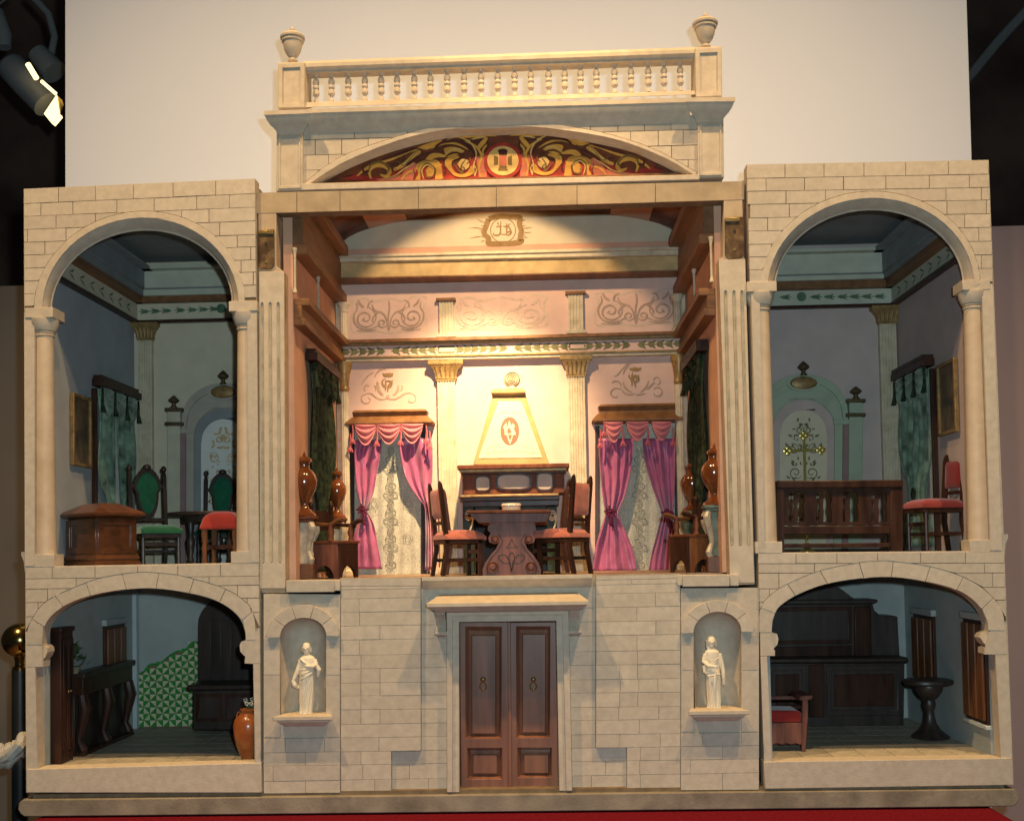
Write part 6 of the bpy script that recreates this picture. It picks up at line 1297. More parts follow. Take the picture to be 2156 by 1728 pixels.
# ---------------------------------------------------------------- painted altar-like chimneypieces
def reredos(label, cx, k, y0, par):
    """authored in pixels about the centre line; k scales x, y0 maps v to photo y"""
    t = thing('wall_altar', label, 'altar', (PY(cx, 1170, .42).x, .42, ZU)); Q = lambda pts: [(cx + x * k, y0(v)) for x, v in pts]
    Yb = .4175
    def pr(name, m_, pts, Yf, Yk, hs=(), bevel=.0008): 
        f = lambda P: [(x, snap(z, ZU, .006)) for x, z in XZ(Q(P), Yf)]
        return MB().prism(f(pts), Yf, Yk, holes=[f(h) for h in hs]).build(name, m_, t, smooth=25, bevel=bevel)
    A = lambda r, top, spr, n=20: [(r * math.cos(a), spr - (spr - top) * math.sin(a)) for a in lin(math.pi, 0, n)]
    pr('back_panel', par[0], [(-118, 500)] + [(-118, 130)] + A(86, 34, 118) + [(118, 130), (118, 500)], Yb + .004, BACK - .0006)
    pr('arch_moulding', par[1], [(-88, 500), (-88, 128)] + A(88, 32, 110) + [(88, 128), (88, 500)], Yb - .001, Yb + .004, [[(-80, 500.5), (-80, 130)] + A(78, 48, 120) + [(80, 130), (80, 500.5)]])
    pr('arch_band', par[2], [(-78, 500), (-78, 132)] + A(77, 62, 126) + [(78, 132), (78, 500)], Yb + .0005, Yb + .004, [[(-62, 500.5), (-62, 150)] + A(62, 84, 146) + [(62, 150), (62, 500.5)]])
    pr('arch_band', par[3], [(-61, 500), (-61, 150)] + A(61, 86, 146) + [(61, 150), (61, 500)], Yb + .002, Yb + .004, [[(-47, 500.5), (-47, 158)] + A(46, 108, 156) + [(47, 158), (47, 500.5)]])
    pn = pr('centre_panel', par[4], [(-47, 500), (-47, 158)] + A(46, 108, 156) + [(47, 158), (47, 500)], Yb + .0035, Yb + .0045, bevel=0)
    ov = [(27 * math.cos(a), 51 - 13 * math.sin(a)) for a in lin(0, 6.1, 24)]; ov2 = [(33 * math.cos(a), 51 - 18 * math.sin(a)) for a in lin(0, 6.1, 24)]
    pr('oval_frame', par[1], ov2, Yb - .003, Yb + .003, [ov]); c = PY(*Q([(0, 51)])[0], Yb - .001); s = mpp(Yb)
    MB().lathe((0, 0, 0), [(27 * k * s, 0), (24 * k * s, .0025), (14 * k * s, .0042), (1e-4, .005)], 26, sy=.48, M=Matrix.Translation(c) @ Matrix.Rotation(R(90), 4, 'X')).build('oval_boss', 'gilt', t)
    for sg in (-1, 1):
        px = lambda a, b: [(sg * a, 500), (sg * a, b), (sg * (a + 27), b), (sg * (a + 27), 500)]
        pr('post', par[5], px(91, 92), Yb - .006, BACK - .0006); pr('strip', 'mauve_paint', [(sg * 79, 500), (sg * 79, 138), (sg * 90.5, 138), (sg * 90.5, 500)], Yb - .002, Yb + .003)
        for v0, v1 in ((84, 92), (114, 122)): pr('post_cap', 'bronze', [(sg * 86, v1), (sg * 86, v0), (sg * 124, v0), (sg * 124, v1)], Yb - .011, BACK - .0006, bevel=.0015)
        pr('abutment', par[1], [(sg * 60, 138), (sg * 60, 128), (sg * 92, 128), (sg * 92, 138)], Yb - .004, Yb + .003)
    for x, v0, v1, r in ((0, 5, 36, 12), (-104, 58, 85, 12), (104, 58, 85, 12)):
        b = PY(*Q([(x, v1)])[0], Yb - .001); tp = PY(*Q([(x, v0)])[0], Yb - .001); H = tp.z - b.z; r = r * k * s
        MB().lathe((b.x, Yb - .001, b.z), [(r * .6, -.0002), (r * .6, H * .1), (r * .35, H * .2), (r * .35, H * .35), (r * .9, H * .5), (r * 1.0, H * .6), (r * .7, H * .75), (r * .3, H * .92), (1e-4, H)], 14).build('finial', 'bronze', t)
    ink = Ink(Yb + .0032); rg = random.Random(int(cx))
    for f in (1, -1):
        for c_, r, a0 in (((20, 190), 12, 60), ((16, 240), 14, 200), ((24, 280), 10, 20), ((14, 330), 13, 120), ((8, 150), 9, 90)): ink.stroke([(cx + f * k * x, y0(v)) for x, v in spiral(c_[0], c_[1], r, 2, a0, 1.5, 18)], 2.6)
    for n_ in range(46):
        v = rg.uniform(128, 345); x = rg.uniform(2, min(36, 10 + (v - 120) * .5)); a_ = rg.uniform(0, 6.28); l = rg.uniform(3, 7)
        for f in (1, -1): ink.fill([(cx + f * k * (x + l * math.cos(a_ + t) * q), y0(v + l * math.sin(a_ + t) * q)) for t, q in ((0, 1), (.9, .45), (2.2, .5), (3.14, .9), (4.1, .45), (5.4, .5))])
    ink.build('panel_scrollwork', par[6], pn)
    return t, Yb
tL, _ = reredos('painted altarpiece with grey blue arch and gilt oval behind the green chairs', 470, 1.0, lambda v: 774 + v, ('altar_grey', 'altar_grey', 'altar_grey', 'slate_paint', 'white_paint', 'altar_post', 'frieze_gold'))
tR, Yr = reredos('painted altarpiece with mint green arch behind the wooden pew', 1692, 1.06, lambda v: 755 + v * 1.0, ('altar_green', 'altar_green', 'altar_green', 'rose_paint', 'cream_wall', 'altar_green', 'leaf_green'))
# gold cross standing before the mint altarpiece
cc = PY(*B8(350, 795), .40); s = kk(B8) * mpp(.40); zb = ZU
cr = thing('gold_cross', 'gold cross with clover ends before the mint altarpiece', 'cross', (cc.x, .40, ZU)); m = MB()
m.box((cc.x - 130 * s, .398, cc.z - 9 * s), (cc.x + 130 * s, .402, cc.z + 9 * s)); m.box((cc.x - 9 * s, .3982, ZU + .02), (cc.x + 9 * s, .4018, cc.z + 110 * s))
m.build('shaft', 'gold_leaf', cr)
for dx, dz in ((-125, 0), (125, 0), (0, 115)):
    m = MB()
    for ex, ez in ((-20, 0), (20, 0), (0, 20), (0, -20)): m.lathe((0, 0, 0), [(1e-4, -.003), (17 * s, -.0022), (19 * s, 0), (17 * s, .0022), (1e-4, .003)], 12, M=Matrix.Translation((cc.x + (dx + ex) * s, .40, cc.z + (dz + ez) * s)) @ Matrix.Rotation(R(90), 4, 'X'))
    m.build('clover_end', 'gold_leaf', cr)
m = MB(); m.lathe((cc.x, .40, ZU), [(.016, 0), (.016, .004), (.010, .008), (.005, .016), (.004, .022)], 16); m.build('foot', 'gold_leaf', cr)

# ---------------------------------------------------------------- furniture of the upper left room
c0 = PY(*B7(430, 1560), .095)
ch = thing('wooden_chest', 'reddish wooden chest with sloped lid in the room of green chairs', 'chest', (c0.x, .095, ZU)); M = TM((c0.x, .095, ZU), -38)
w, d, h = .050, .036, .088
m = MB(); m.box((-w, -d, .014), (w, d, h - .004), M); body = m.build('body', 'chest_wood', ch, bevel=.001)
for fx, fy, rz, ww in ((0, -d, 0, w), (w, 0, 90, d), (-w, 0, -90, d)):
    Mp = M @ Matrix.Translation((fx, fy, 0)) @ Matrix.Rotation(R(rz), 4, 'Z')
    m = MB(); m.prism([(-ww, .022), (-ww, h - .006), (ww, h - .006), (ww, .022)], -.003, -.0001, 'y', holes=[[(-ww + .011, .034), (-ww + .011, h - .016), (ww - .011, h - .016), (ww - .011, .034)]], M=Mp); m.build('panel_frame', 'chest_wood', body, bevel=.0008)
m = MB(); m.rings([[M @ Vector((sx * (w + o), sy * (d + o), z)) for sx, sy in ((-1, -1), (1, -1), (1, 1), (-1, 1))] for o, z in ((.006, .0), (.006, .008), (.003, .010), (.005, .014), (.002, .022), (0, .022))]); m.build('base_moulding', 'chest_wood', ch, smooth=20)
m = MB(); m.rings([[M @ Vector((sx * (w + o), sy * (d + o), z)) for sx, sy in ((-1, -1), (1, -1), (1, 1), (-1, 1))] for o, z in ((.002, h - .004), (.012, h), (.012, h + .004), (.008, h + .007), (-.018, h + .021), (-.021, h + .022))]); m.build('lid', 'chest_wood', ch, smooth=20)
GG = 'green upholstered chairs'
p = PY(*B7(900, 1500), .22)
chair('dark chair with green oval back standing beside the wooden chest', (p.x - .012, .22, ZU), -52, H=.182, sh=.073, sw=.072, sd=.080, frame='black_wood', fab='green_fabric', style='oval', group=GG, name='green_chair', turned=True)
bpy.context.view_layer.update()
p = PY(*B7(1362, 1500), .375)
chair('green oval backed chair behind the dark round table', (p.x, .365, ZU), -86, H=.182, sh=.073, sw=.074, sd=.062, frame='black_wood', fab='green_fabric', style='oval', group=GG, name='green_chair', turned=True)
tc = PY(*B7(1310, 1400), .28); zt = PY(*B7(1300, 1215), .24).z
tt = thing('round_table', 'dark oval table between the green chairs', 'table', (tc.x, .28, ZU)); H = zt - ZU
m = MB(); m.lathe((tc.x, .28, ZU), [(.083, H - .008), (.088, H - .006), (.088, H - .002), (.085, H)], 32, sy=.62); m.build('table_top', 'black_wood', tt)
m = MB(); m.lathe((tc.x, .28, ZU), [(.060, H - .020), (.062, H - .0082)], 28, sy=.62); m.build('apron', 'black_wood', tt)
for dx, dy in ((-.038, -.02), (.038, -.02), (0, .03)):
    m = MB(); m.lathe((tc.x + dx, .28 + dy, ZU), [(.003, 0), (.006, .008), (.004, .016), (.0075, .035), (.009, .045), (.005, .055), (.008, H - .019)], 14); m.build('leg', 'black_wood', tt)
p = PY(*B7(1395, 1500), .078)
st = thing('padded_stool', 'stool with domed bright red seat beside the arch column', 'stool', (p.x, .078, ZU)); M = TM((p.x, .078, ZU)); sw = .031; sh = PY(*B7(1400, 1340), .05).z - ZU
m = MB(); m.grid(lambda u, v: M @ Vector(((u - .5) * 2.1 * sw, (v - .5) * 2.1 * sw, sh + .0275 * (1 - max(abs(2 * u - 1), abs(2 * v - 1)) ** 3.2) ** .6)), 16, 16); m.box((-sw * 1.05, -sw * 1.05, sh - .003), (sw * 1.05, sw * 1.05, sh), M); m.build('seat', 'bright_red', st, smooth=60)
for sx in (-1, 1):
    for sy in (-1, 1):
        m = MB(); m.lathe((0, 0, 0), [(.0035, 0), (.005, .008), (.0035, .016), (.005, .03), (.0035, sh * .55), (.005, sh * .7), (.0055, sh - .003)], 10, M=M @ Matrix.Translation((sx * sw * .85, sy * sw * .85, 0))); m.build('leg', 'orange_wood', st)
    m = MB(); m.box((-sw * .85, sx * sw * .85 - .002, sh * .42), (sw * .85, sx * sw * .85 + .002, sh * .42 + .007), M); m.build('stretcher', 'dark_wood', st)
p = PY(*B7(118, 1430), .13); 
bx = thing('blue_box', 'small dull blue box beside the wooden chest', 'box', (p.x, .13, ZU)); m = MB(); m.box((p.x - .014, .115, ZU), (p.x + .012, .15, PY(*B7(118, 1312), .13).z)); b = m.build('body', 'blue_cloth', bx, bevel=.002); zt = PY(*B7(118, 1312), .13).z; m = MB(); m.box((p.x - .0155, .1135, zt - .006), (p.x + .0135, .1515, zt + .002)); m.build('lid', 'blue_cloth', bx, bevel=.0015)
# pictures on the outer walls
def picture(label, X, sx, ya, yb, z0, z1):
    t = thing('framed_picture', label, 'picture', (X, (ya + yb) / 2, z0)); f = .006
    P = lambda y, z: (y, z)
    a, b = sorted((X + sx * .0004, X + sx * .008)); m = MB(); m.prism([(ya, z0), (ya, z1), (yb, z1), (yb, z0)], a, b, 'x', holes=[[(ya + f, z0 + f), (ya + f, z1 - f), (yb - f, z1 - f), (yb - f, z0 + f)]]); m.build('frame', 'gilt', t, bevel=.0012)
    a, b = sorted((X + sx * .0004, X + sx * .004)); m = MB(); m.box((a, ya + f - .0005, z0 + f - .0005), (b, yb - f + .0005, z1 - f + .0005)); c = m.build('canvas', 'picture_dark', t, smooth=0)
pl = PX(*B7(178, 600), -.7815); pr_ = PX(*B7(325, 600), -.7815)
picture('narrow gilt framed picture on the grey blue wall above the chest', -.7815, 1, pl.y, pr_.y, PX(*B7(178, 855), -.7815).z, PX(*B7(178, 285), -.7815).z)
pl = PX(*B8(1540, 400), .7815); pr_ = PX(*B8(1400, 400), .7815)
picture('dark gilt framed picture on the mauve wall above the red chair', .7815, -1, pl.y, pr_.y, PX(*B8(1500, 665), .7815).z, PX(*B8(1500, 95), .7815).z)
# green curtains of the upper rooms
y0, y1 = PX(*B7(405, 700), -.772).y, PX(*B7(690, 700), -.772).y
t = side_drape('pale and dark green curtain on the grey blue wall beside the picture', -.7815, 1, y0, min(y1, .41), PX(*B7(400, 255), -.772).z, ZU + .01, 'green curtains of the wing rooms', 'green_damask', n=6, top='dark_drape')
m = MB(); m.box((-.7812, y0 - .010, ZU), (-.772, y0 - .002, PX(*B7(400, 255), -.772).z)); m.build('window_frame', 'dark_wood', t, bevel=.001)
m = MB(); m.grid(lambda u, v: Vector((-.7655 + .001 * math.sin(30 * u), y0 + (min(y1, .41) - y0) * (.36 + .18 * u * v), PX(*B7(520, 500), -.772).z * (1 - v) + (ZU + .02) * v)), 12, 4); m.build('lace_curtain', 'white_paint', t, smooth=180, fix=False)
y0, y1 = PX(*B8(1320, 700), .772).y, PX(*B8(1085, 700), .772).y
t = side_drape('green curtain on the mauve wall behind the red chair', .7815, -1, y0, min(y1, .415), PX(*B8(1300, 170), .772).z, ZU + .01, 'green curtains of the wing rooms', 'green_damask', n=6, top='dark_drape')
m = MB(); m.box((.772, y0 - .010, ZU), (.7812, y0 - .002, PX(*B8(1310, 170), .772).z)); m.build('window_frame', 'dark_wood', t, bevel=.001)
m = MB(); m.box((.775, y0 - .002, ZU), (.7805, y0 + .02, PX(*B8(1300, 260), .772).z)); m.build('window_pane', 'white_paint', t, smooth=0)

# ---------------------------------------------------------------- upper right room: pew and red chair
Yw = .075
pw_ = thing('church_pew', 'dark wooden pew with keyhole cut back before the mint altarpiece', 'pew', (PY(*B8(600, 1550), Yw).x, Yw + .03, ZU))
hol = []
for cx in (290, 500, 705, 925): hol.append([(cx - 58, 1345), (cx - 62, 1270), (cx - 50, 1225), (cx - 62, 1180), (cx - 55, 1130), (cx - 20, 1106), (cx + 20, 1106), (cx + 55, 1130), (cx + 62, 1180), (cx + 50, 1225), (cx + 62, 1270), (cx + 58, 1345)])
bb = prism_px(B8, [(150, 1372), (150, 1086), (1100, 1078), (1100, 1368)], Yw, Yw + .006, holes=hol).build('back_board', 'dark_wood', pw_, bevel=.0008)
for cx in (290, 500, 705, 925): prism_px(B8, [(cx - 24, 1350), (cx - 30, 1260), (cx - 18, 1225), (cx - 30, 1190), (cx - 20, 1140), (cx, 1100), (cx + 8, 1140), (cx + 14, 1190), (cx + 6, 1225), (cx + 14, 1260), (cx + 8, 1350)] if cx < 400 else [(cx - 40, 1350), (cx - 44, 1262), (cx - 36, 1225), (cx - 44, 1184), (cx - 30, 1140), (cx - 5, 1108), (cx, 1150), (cx - 6, 1225), (cx, 1260), (cx - 4, 1350)], Yw + .0015, Yw + .0045).build('baluster', 'dark_wood', pw_, bevel=.0006)
prism_px(B8, [(135, 1088), (135, 1028), (1112, 1022), (1112, 1080)], Yw - .007, Yw + .012).build('top_rail', 'dark_wood', pw_, bevel=.002)
prism_px(B8, [(190, 1440), (190, 1378), (1012, 1374), (1012, 1434)], Yw - .002, Yw + .008).build('middle_rail', 'dark_wood', pw_, bevel=.001)
prism_px(B8, [(190, 1545), (190, 1512), (1040, 1505), (1040, 1540)], Yw - .002, Yw + .008).build('bottom_rail', 'dark_wood', pw_, bevel=.001)
for a, b in ((135, 196), (1012, 1108)): prism_px(B8, [(a, 1600), (a, 1088), (b, 1084), (b, 1600)], Yw - .004, Yw + .012, ZU).build('end_post', 'dark_wood', pw_, bevel=.001)
z_s = PY(*B8(600, 1395), Yw).z
m = MB(); a, b = PY(*B8(150, 1400), Yw).x, PY(*B8(1100, 1400), Yw).x; m.box((a, Yw + .0125, z_s - .004), (b, Yw + .075, z_s + .001)); m.build('seat', 'dark_wood', pw_, bevel=.001)
for a_ in (a + .003, b - .008): m = MB(); m.box((a_, Yw + .062, ZU), (a_ + .006, Yw + .072, z_s - .0042)); m.build('leg', 'dark_wood', pw_, bevel=.001)
p = PY(*B8(1375, 1500), .125)
chair('carved chair with tufted crimson seat and back beside the mauve wall', (p.x - .004, .125, ZU), 200, H=.172, sh=.090, sw=.052, sd=.086, frame='dark_wood', fab='crimson', name='red_chair', turned=True, lean=.004)

# ================================================================== LOWER LEFT ROOM
def wallX(K, q, X): return PX(*K(*q), X)
XL = -.7822
# tall dark cupboard against the outer wall, sideboard beyond it
zt = wallX(A4, (400, 520), -.745).z; 
cb = thing('tall_cupboard', 'tall very dark reddish cupboard at the outer wall of the tiled room', 'cupboard', (-.77, .08, ZL))
ya, yb = .048, .094
m = MB(); m.box((XL + .001, ya, ZL), (-.7625, yb, zt)); b = m.build('body', 'dark_wood', cb, bevel=.001)
m = MB(); m.box((XL + .001, ya - .005, zt), (-.7595, yb + .003, zt + .008)); m.build('cornice', 'dark_wood', cb, bevel=.0015)
for k in range(2):
    m = MB(); y_ = ya + .006 + k * (yb - ya - .006) / 2; m.prism([(y_, ZL + .02), (y_, zt - .012), (y_ + .018, zt - .012), (y_ + .018, ZL + .02)], -.7624, -.7605, 'x', holes=[[(y_ + .005, ZL + .035), (y_ + .005, zt - .026), (y_ + .0145, zt - .026), (y_ + .0145, ZL + .035)]]); d_ = m.build('door', 'dark_wood', cb, bevel=.0006)
    m = MB(); m.ball((-.7595, y_ + (.016 if k == 0 else .005), ZL + .12), .0022); m.build('knob', 'brass', d_)
sd_ = thing('sideboard', 'dark carved sideboard below the shuttered window in the tiled room', 'sideboard', (-.768, .23, ZL)); zt = wallX(A4, (620, 810), -.73).z; ya, yb = .122, .345
m = MB(); m.box((XL + .001, ya - .006, zt), (-.752, yb + .006, zt + .010)); m.build('top', 'black_wood', sd_, bevel=.0015)
m = MB(); m.box((XL + .001, ya, zt - .030), (-.757, yb, zt - .0003)); m.build('drawer_case', 'dark_wood', sd_, bevel=.001)
for y_ in (ya + .008, (ya + yb) / 2, yb - .008):
    m = MB(); m.tube([(-.762, y_, zt - .030), (-.757, y_, zt - .055), (-.763, y_, zt - .085), (-.768, y_, zt - .11), (-.760, y_, ZL + .008), (-.758, y_, ZL + .004)], [.009, .011, .008, .006, .008, .005], 10); m.build('scroll_leg', 'dark_wood', sd_)
m = MB(); m.box((XL + .001, ya, ZL), (-.773, yb, zt - .0305)); m.build('back_panel', 'black_wood', sd_, bevel=.001)
m = MB(); m.box((XL + .001, ya - .002, ZL), (-.754, yb + .002, ZL + .006)); m.build('foot_board', 'dark_wood', sd_, bevel=.001)
p = wallX(A4, (535, 790), -.752); ptz = zt + .010
pt = thing('leafy_plant', 'small leafy green plant on the dark sideboard', 'plant', (-.766, p.y, ptz)); m = MB()
m.lathe((-.766, p.y, ptz), [(.006, 0), (.009, .006), (.010, .012), (.008, .013)], 12); m.build('pot', 'green_marble', pt); m = MB()
for i in range(70):
    a, e = random.uniform(0, 6.28), random.uniform(.1, 1.5); r = random.uniform(.008, .026); c = Vector((-.766 + r * math.cos(a) * math.cos(e) * .8, p.y + r * math.sin(a) * math.cos(e), ptz + .012 + .042 * math.sin(e) * random.uniform(.4, 1))); u = Vector((math.cos(a), math.sin(a), .6)) * .007; v = Vector((-math.sin(a), math.cos(a), .1)) * .003; m.add([c - u * .2, c + u * .4 + v, c + u, c + u * .4 - v], [(0, 1, 2, 3)])
m.build('leaves', 'foliage', pt, smooth=0, fix=False)
def shutter(label, K, x0, x1, yt, yb, X, sx, n=3):
    a, b = PX(*K(x0, (yt + yb) / 2), X), PX(*K(x1, (yt + yb) / 2), X); y0, y1 = sorted((a.y, b.y)); xm = (x0 + x1) / 2; z1, z0 = PX(*K(xm, yt), X).z, PX(*K(xm, yb), X).z
    t = thing('window_shutter', label, 'shutter', (X, (y0 + y1) / 2, z0)); xa, xb = sorted((X + sx * .0004, X + sx * .006))
    m = MB(); m.box((xa, y0, z0), (xb, y1, z1)); m.build('frame', 'dark_wood', t, bevel=.001)
    for k in range(n):
        xa, xb = sorted((X + sx * .0061, X + sx * .011)); w = (y1 - y0) / n; m = MB(); m.box((xa, y0 + w * k + .003, z0 + .006), (xb, y0 + w * (k + 1) - .003, z1 - .006)); m.build('slat', 'orange_wood', t, bevel=.0015)
    xa, xb = sorted((X + sx * .0004, X + sx * .010)); m = MB(); m.box((xa, y0 - .004, z1 + .0003), (xb, y1 + .004, z1 + .012)); m.build('head', 'blue_wall', t, bevel=.001); m = MB(); m.box((xa, y0 - .004, z0 - .007), (xb, y1 + .004, z0 - .0003)); m.build('sill', 'pale_post', t, bevel=.001)
shutter('wooden shutter with gilded slats on the blue wall above the sideboard', A4, 660, 788, 462, 782, XL, 1)
shutter('wooden shutter behind the pedestal table', A6, 1142, 1268, 400, 830, -XL, -1)
shutter('wooden shutter by the arch at the front of the dresser room', A6, 1470, 1608, 430, 1080, -XL, -1)
# corner posts of the lower rooms
for x0, x1, K in ((808, 884, A4), (1088, 1150, A6)):
    a, b = PY(*K(x0, 700), .415).x, PY(*K(x1, 700), .415).x; MB().box((a, .412, ZL), (b, BACK - .0005, ZU - .019)).build('corner_post', 'pale_post', house, bevel=.0015)
# green and cream tile dado with curved top
dado = MB(); top = crom([(886, 778), (930, 765), (965, 720), (1030, 712), (1085, 670), (1140, 635), (1200, 625), (1235, 580), (1285, 575)], 4)
Yt = .4265
bq = XZ(A4(*([(886, 1125)] + top + [(1430, 575), (1430, 1125)])), Yt + .0005); dado = MB().prism([(x, max(z, ZL)) for x, z in bq], Yt + .0005, BACK - .0005).build('tile_dado', 'joint', house, smooth=0)
m = MB(); m.tube([PY(*A4(*q), Yt - .001) for q in top], .0022, 6); m.build('dado_edge', 'tile_green', house)
s = 42 * kk(A4) * mpp(Yt); o0 = PY(*A4(886, 1120), Yt); var = []
def tile_mesh(q):
    m = MB(); g_ = .0004; c = [(g_, g_), (s - g_, g_), (s - g_, s - g_), (g_, s - g_)]; vs = []
    c = c[q:] + c[:q]
    vs = [(x, 0, z) for x, z in c] + [(x, .0012, z) for x, z in c]
    o = MB().add(vs, [(0, 1, 2), (0, 2, 3), (0, 4, 5, 1), (1, 5, 6, 2), (2, 6, 7, 3), (3, 7, 4, 0)]).build('wall_tile', ['tile_green', 'tile_cream'], None, smooth=0, fix=False)
    o.data.polygons[1].material_index = 1; return o
used = [False] * 4; base = [tile_mesh(q) for q in range(4)]
for i in range(13):
    for j in range(14):
        px, py = 886 + 42 * i, 1120 - 42 * (j + 1); yt = interp(top, min(px + 21, 1284)) or 575
        if py + 14 < yt: continue
        q = ((0, 1), (3, 2))[j % 2][i % 2]
        if not used[q]: o = base[q]; used[q] = True
        else: o = base[q].copy(); COL.objects.link(o)
        o.parent = dado; o.location = (o0.x + i * s, Yt - .0006 - .2, ZL + .002 + j * s)
# tall arched settle
Ys = .33
se = thing('arched_settle', 'tall dark settle with arched back against the tiled wall', 'settle', (PY(*A4(1430, 1100), Ys).x, Ys, ZL))
back = [(1276, 860), (1278, 480), (1290, 400), (1325, 345), (1380, 300), (1450, 275), (1530, 290), (1600, 340), (1640, 410), (1650, 860)]
bk = prism_px(A4, crom(back, 3), Ys + .05, Ys + .062).build('back_board', 'black_wood', se, bevel=.0015)
for k in range(5): prism_px(A4, [(1300 + 66 * k, 850), (1300 + 66 * k, 430), (1358 + 66 * k, 430), (1358 + 66 * k, 850)], Ys + .048, Ys + .0499).build('back_plank', 'black_wood', bk, bevel=.0008)
prism_px(A4, [(1200, 886), (1204, 852), (1660, 846), (1664, 880)], Ys - .03, Ys + .062).build('seat', 'black_wood', se, bevel=.003)
bs_ = prism_px(A4, [(1245, 1140), (1245, 887), (1640, 881), (1640, 1140)], Ys - .02, Ys + .06, ZL).build('base', 'black_wood', se, bevel=.0015)
for k in range(2): prism_px(A4, [(1262 + 190 * k, 1085), (1262 + 190 * k, 910), (1435 + 190 * k, 908), (1435 + 190 * k, 1085)], Ys - .0225, Ys - .0202, holes=[[(1285 + 190 * k, 1065), (1285 + 190 * k, 930), (1412 + 190 * k, 928), (1412 + 190 * k, 1065)]]).build('panel_frame', 'dark_wood', bs_, bevel=.0006)
# amphora with flowers
Ya = .062; am, c = lathe_px(A4, 1600, [(1350, 30), (1340, 34), (1300, 52), (1240, 74), (1170, 90), (1110, 94), (1070, 84), (1045, 60), (1030, 44), (1015, 46), (1006, 52), (1002, 44), (1012, 30)], Ya, ZL)
zmin = min(v[2] for v in am.v); am.v = [(x, y, z - zmin + ZL) for x, y, z in am.v]
at = thing('clay_jar', 'orange glazed clay jar with flowers inside the lower arch', 'jar', (c.x, Ya, ZL)); am.build('body', 'amphora', at)
zt = max(v[2] for v in am.v); sk = kk(A4) * mpp(Ya)
for sx in (-1, 1): m = MB(); m.tube([(c.x + sx * 42 * sk, Ya, zt - 26 * sk), (c.x + sx * 62 * sk, Ya - .002, zt - 22 * sk), (c.x + sx * 72 * sk, Ya - .002, zt - 50 * sk), (c.x + sx * 70 * sk, Ya, zt - 70 * sk)], 5 * sk, 8); m.build('handle', 'amphora', at)
fl = thing('flower_bunch', 'small bunch of pale flowers standing in the clay jar', 'flowers', (c.x, Ya, zt - .006)); m = MB(); fm = MB()
for i in range(4):
    a = i * 2.4; tp = Vector((c.x + (.006 + .010 * (i / 9)) * math.cos(a), Ya + .008 * math.sin(a), zt + .008 + .010 * ((i * 5) % 9) / 9)); m.tube([(c.x, Ya, zt - .01), ((c.x + tp.x) / 2, (Ya + tp.y) / 2, zt + .002), tp], .0007, 5)
    for k in range(5): b_ = k * 1.2566; m2 = Vector((math.cos(b_), .3 * math.sin(b_ * 2), math.sin(b_))) * .0026; fm.ball(tp + m2, .0017, .8, 8)
    m.add([tp + Vector((0, 0, -.006)), tp + Vector((.004, -.002, -.003)), tp + Vector((.008, -.002, -.007)), tp + Vector((.003, -.001, -.008))], [(0, 1, 2, 3)])
m.build('stems', 'foliage', fl); fm.build('petals', 'petal', fl)

# ================================================================== LOWER RIGHT ROOM
Yd = .335
dr = thing('dresser', 'huge dark carved dresser with arched crest filling the lower right room', 'dresser', (PY(*A6(630, 1100), Yd).x, Yd + .04, ZL))
lowb = prism_px(A6, [(150, 1130), (150, 712), (1062, 708), (1056, 1130)], Yd, BACK - .002, ZL).build('lower_case', 'black_wood', dr, bevel=.0015)
prism_px(A6, [(140, 712), (140, 682), (1085, 672), (1092, 706)], Yd - .012, BACK - .002).build('counter', 'black_wood', dr, bevel=.003)
for a, b in ((180, 430), (560, 1045)):
    d_ = prism_px(A6, [(a, 1050), (a, 728), (b, 722), (b, 1045)], Yd - .004, Yd - .0002, holes=[[(a + 30, 1015), (a + 30, 760), (b - 30, 756), (b - 30, 1010)]]).build('door', 'black_wood', dr, bevel=.001)
    prism_px(A6, [(a + 50, 990), (a + 50, 785), (b - 50, 780), (b - 50, 986)], Yd - .003, Yd - .0002).build('door_panel', 'dark_wood', d_, bevel=.0015)
prism_px(A6, [(445, 1060), (445, 722), (545, 720), (545, 1058)], Yd - .006, Yd - .0002).build('pilaster', 'dark_wood', dr, bevel=.0015)
Yu = .375
ub = prism_px(A6, [(130, 684), (130, 335), (852, 328), (860, 345), (868, 372), (900, 398), (930, 405), (985, 402), (1016, 410), (1030, 676)], Yu, BACK - .002).build('upper_case', 'black_wood', dr, bevel=.0015)
prism_px(A6, [(110, 334), (110, 312), (330, 302), (885, 298), (893, 312), (862, 328)], Yu - .014, BACK - .002).build('cornice', 'black_wood', dr, bevel=.002)
prism_px(A6, crom([(205, 311), (250, 270), (330, 225), (430, 196), (540, 192), (620, 212), (690, 260), (740, 300)], 3), Yu - .002, BACK - .002).build('arched_crest', 'black_wood', dr, bevel=.0015)
prism_px(A6, [(150, 590), (150, 352), (722, 344), (722, 582)], Yu - .004, Yu - .0002, holes=[[(178, 566), (178, 378), (696, 370), (696, 560)]]).build('panel_frame', 'dark_wood', ub, bevel=.001)
prism_px(A6, [(738, 676), (738, 345), (846, 340), (850, 676)], Yu - .007, Yu - .0002).build('pilaster', 'dark_wood', ub, bevel=.002)
prism_px(A6, [(150, 676), (150, 606), (722, 598), (722, 672)], Yu - .004, Yu - .0002).build('drawer', 'dark_wood', ub, bevel=.001)
Yp = .20; pm, c = lathe_px(A6, 1222, [(1190, 112), (1180, 118), (1165, 100), (1140, 66), (1100, 40), (1060, 30), (1030, 28), (1010, 36), (985, 40), (965, 34), (945, 58), (915, 80), (890, 86), (878, 84)], Yp)
zmin = min(v[2] for v in pm.v); H = PY(*A6(1222, 832), Yp - .04).z - ZL; zmx = max(v[2] for v in pm.v); kz = (H - .010) / (zmx - zmin)
pm.v = [(x, y, ZL + (z - zmin) * kz) for x, y, z in pm.v]
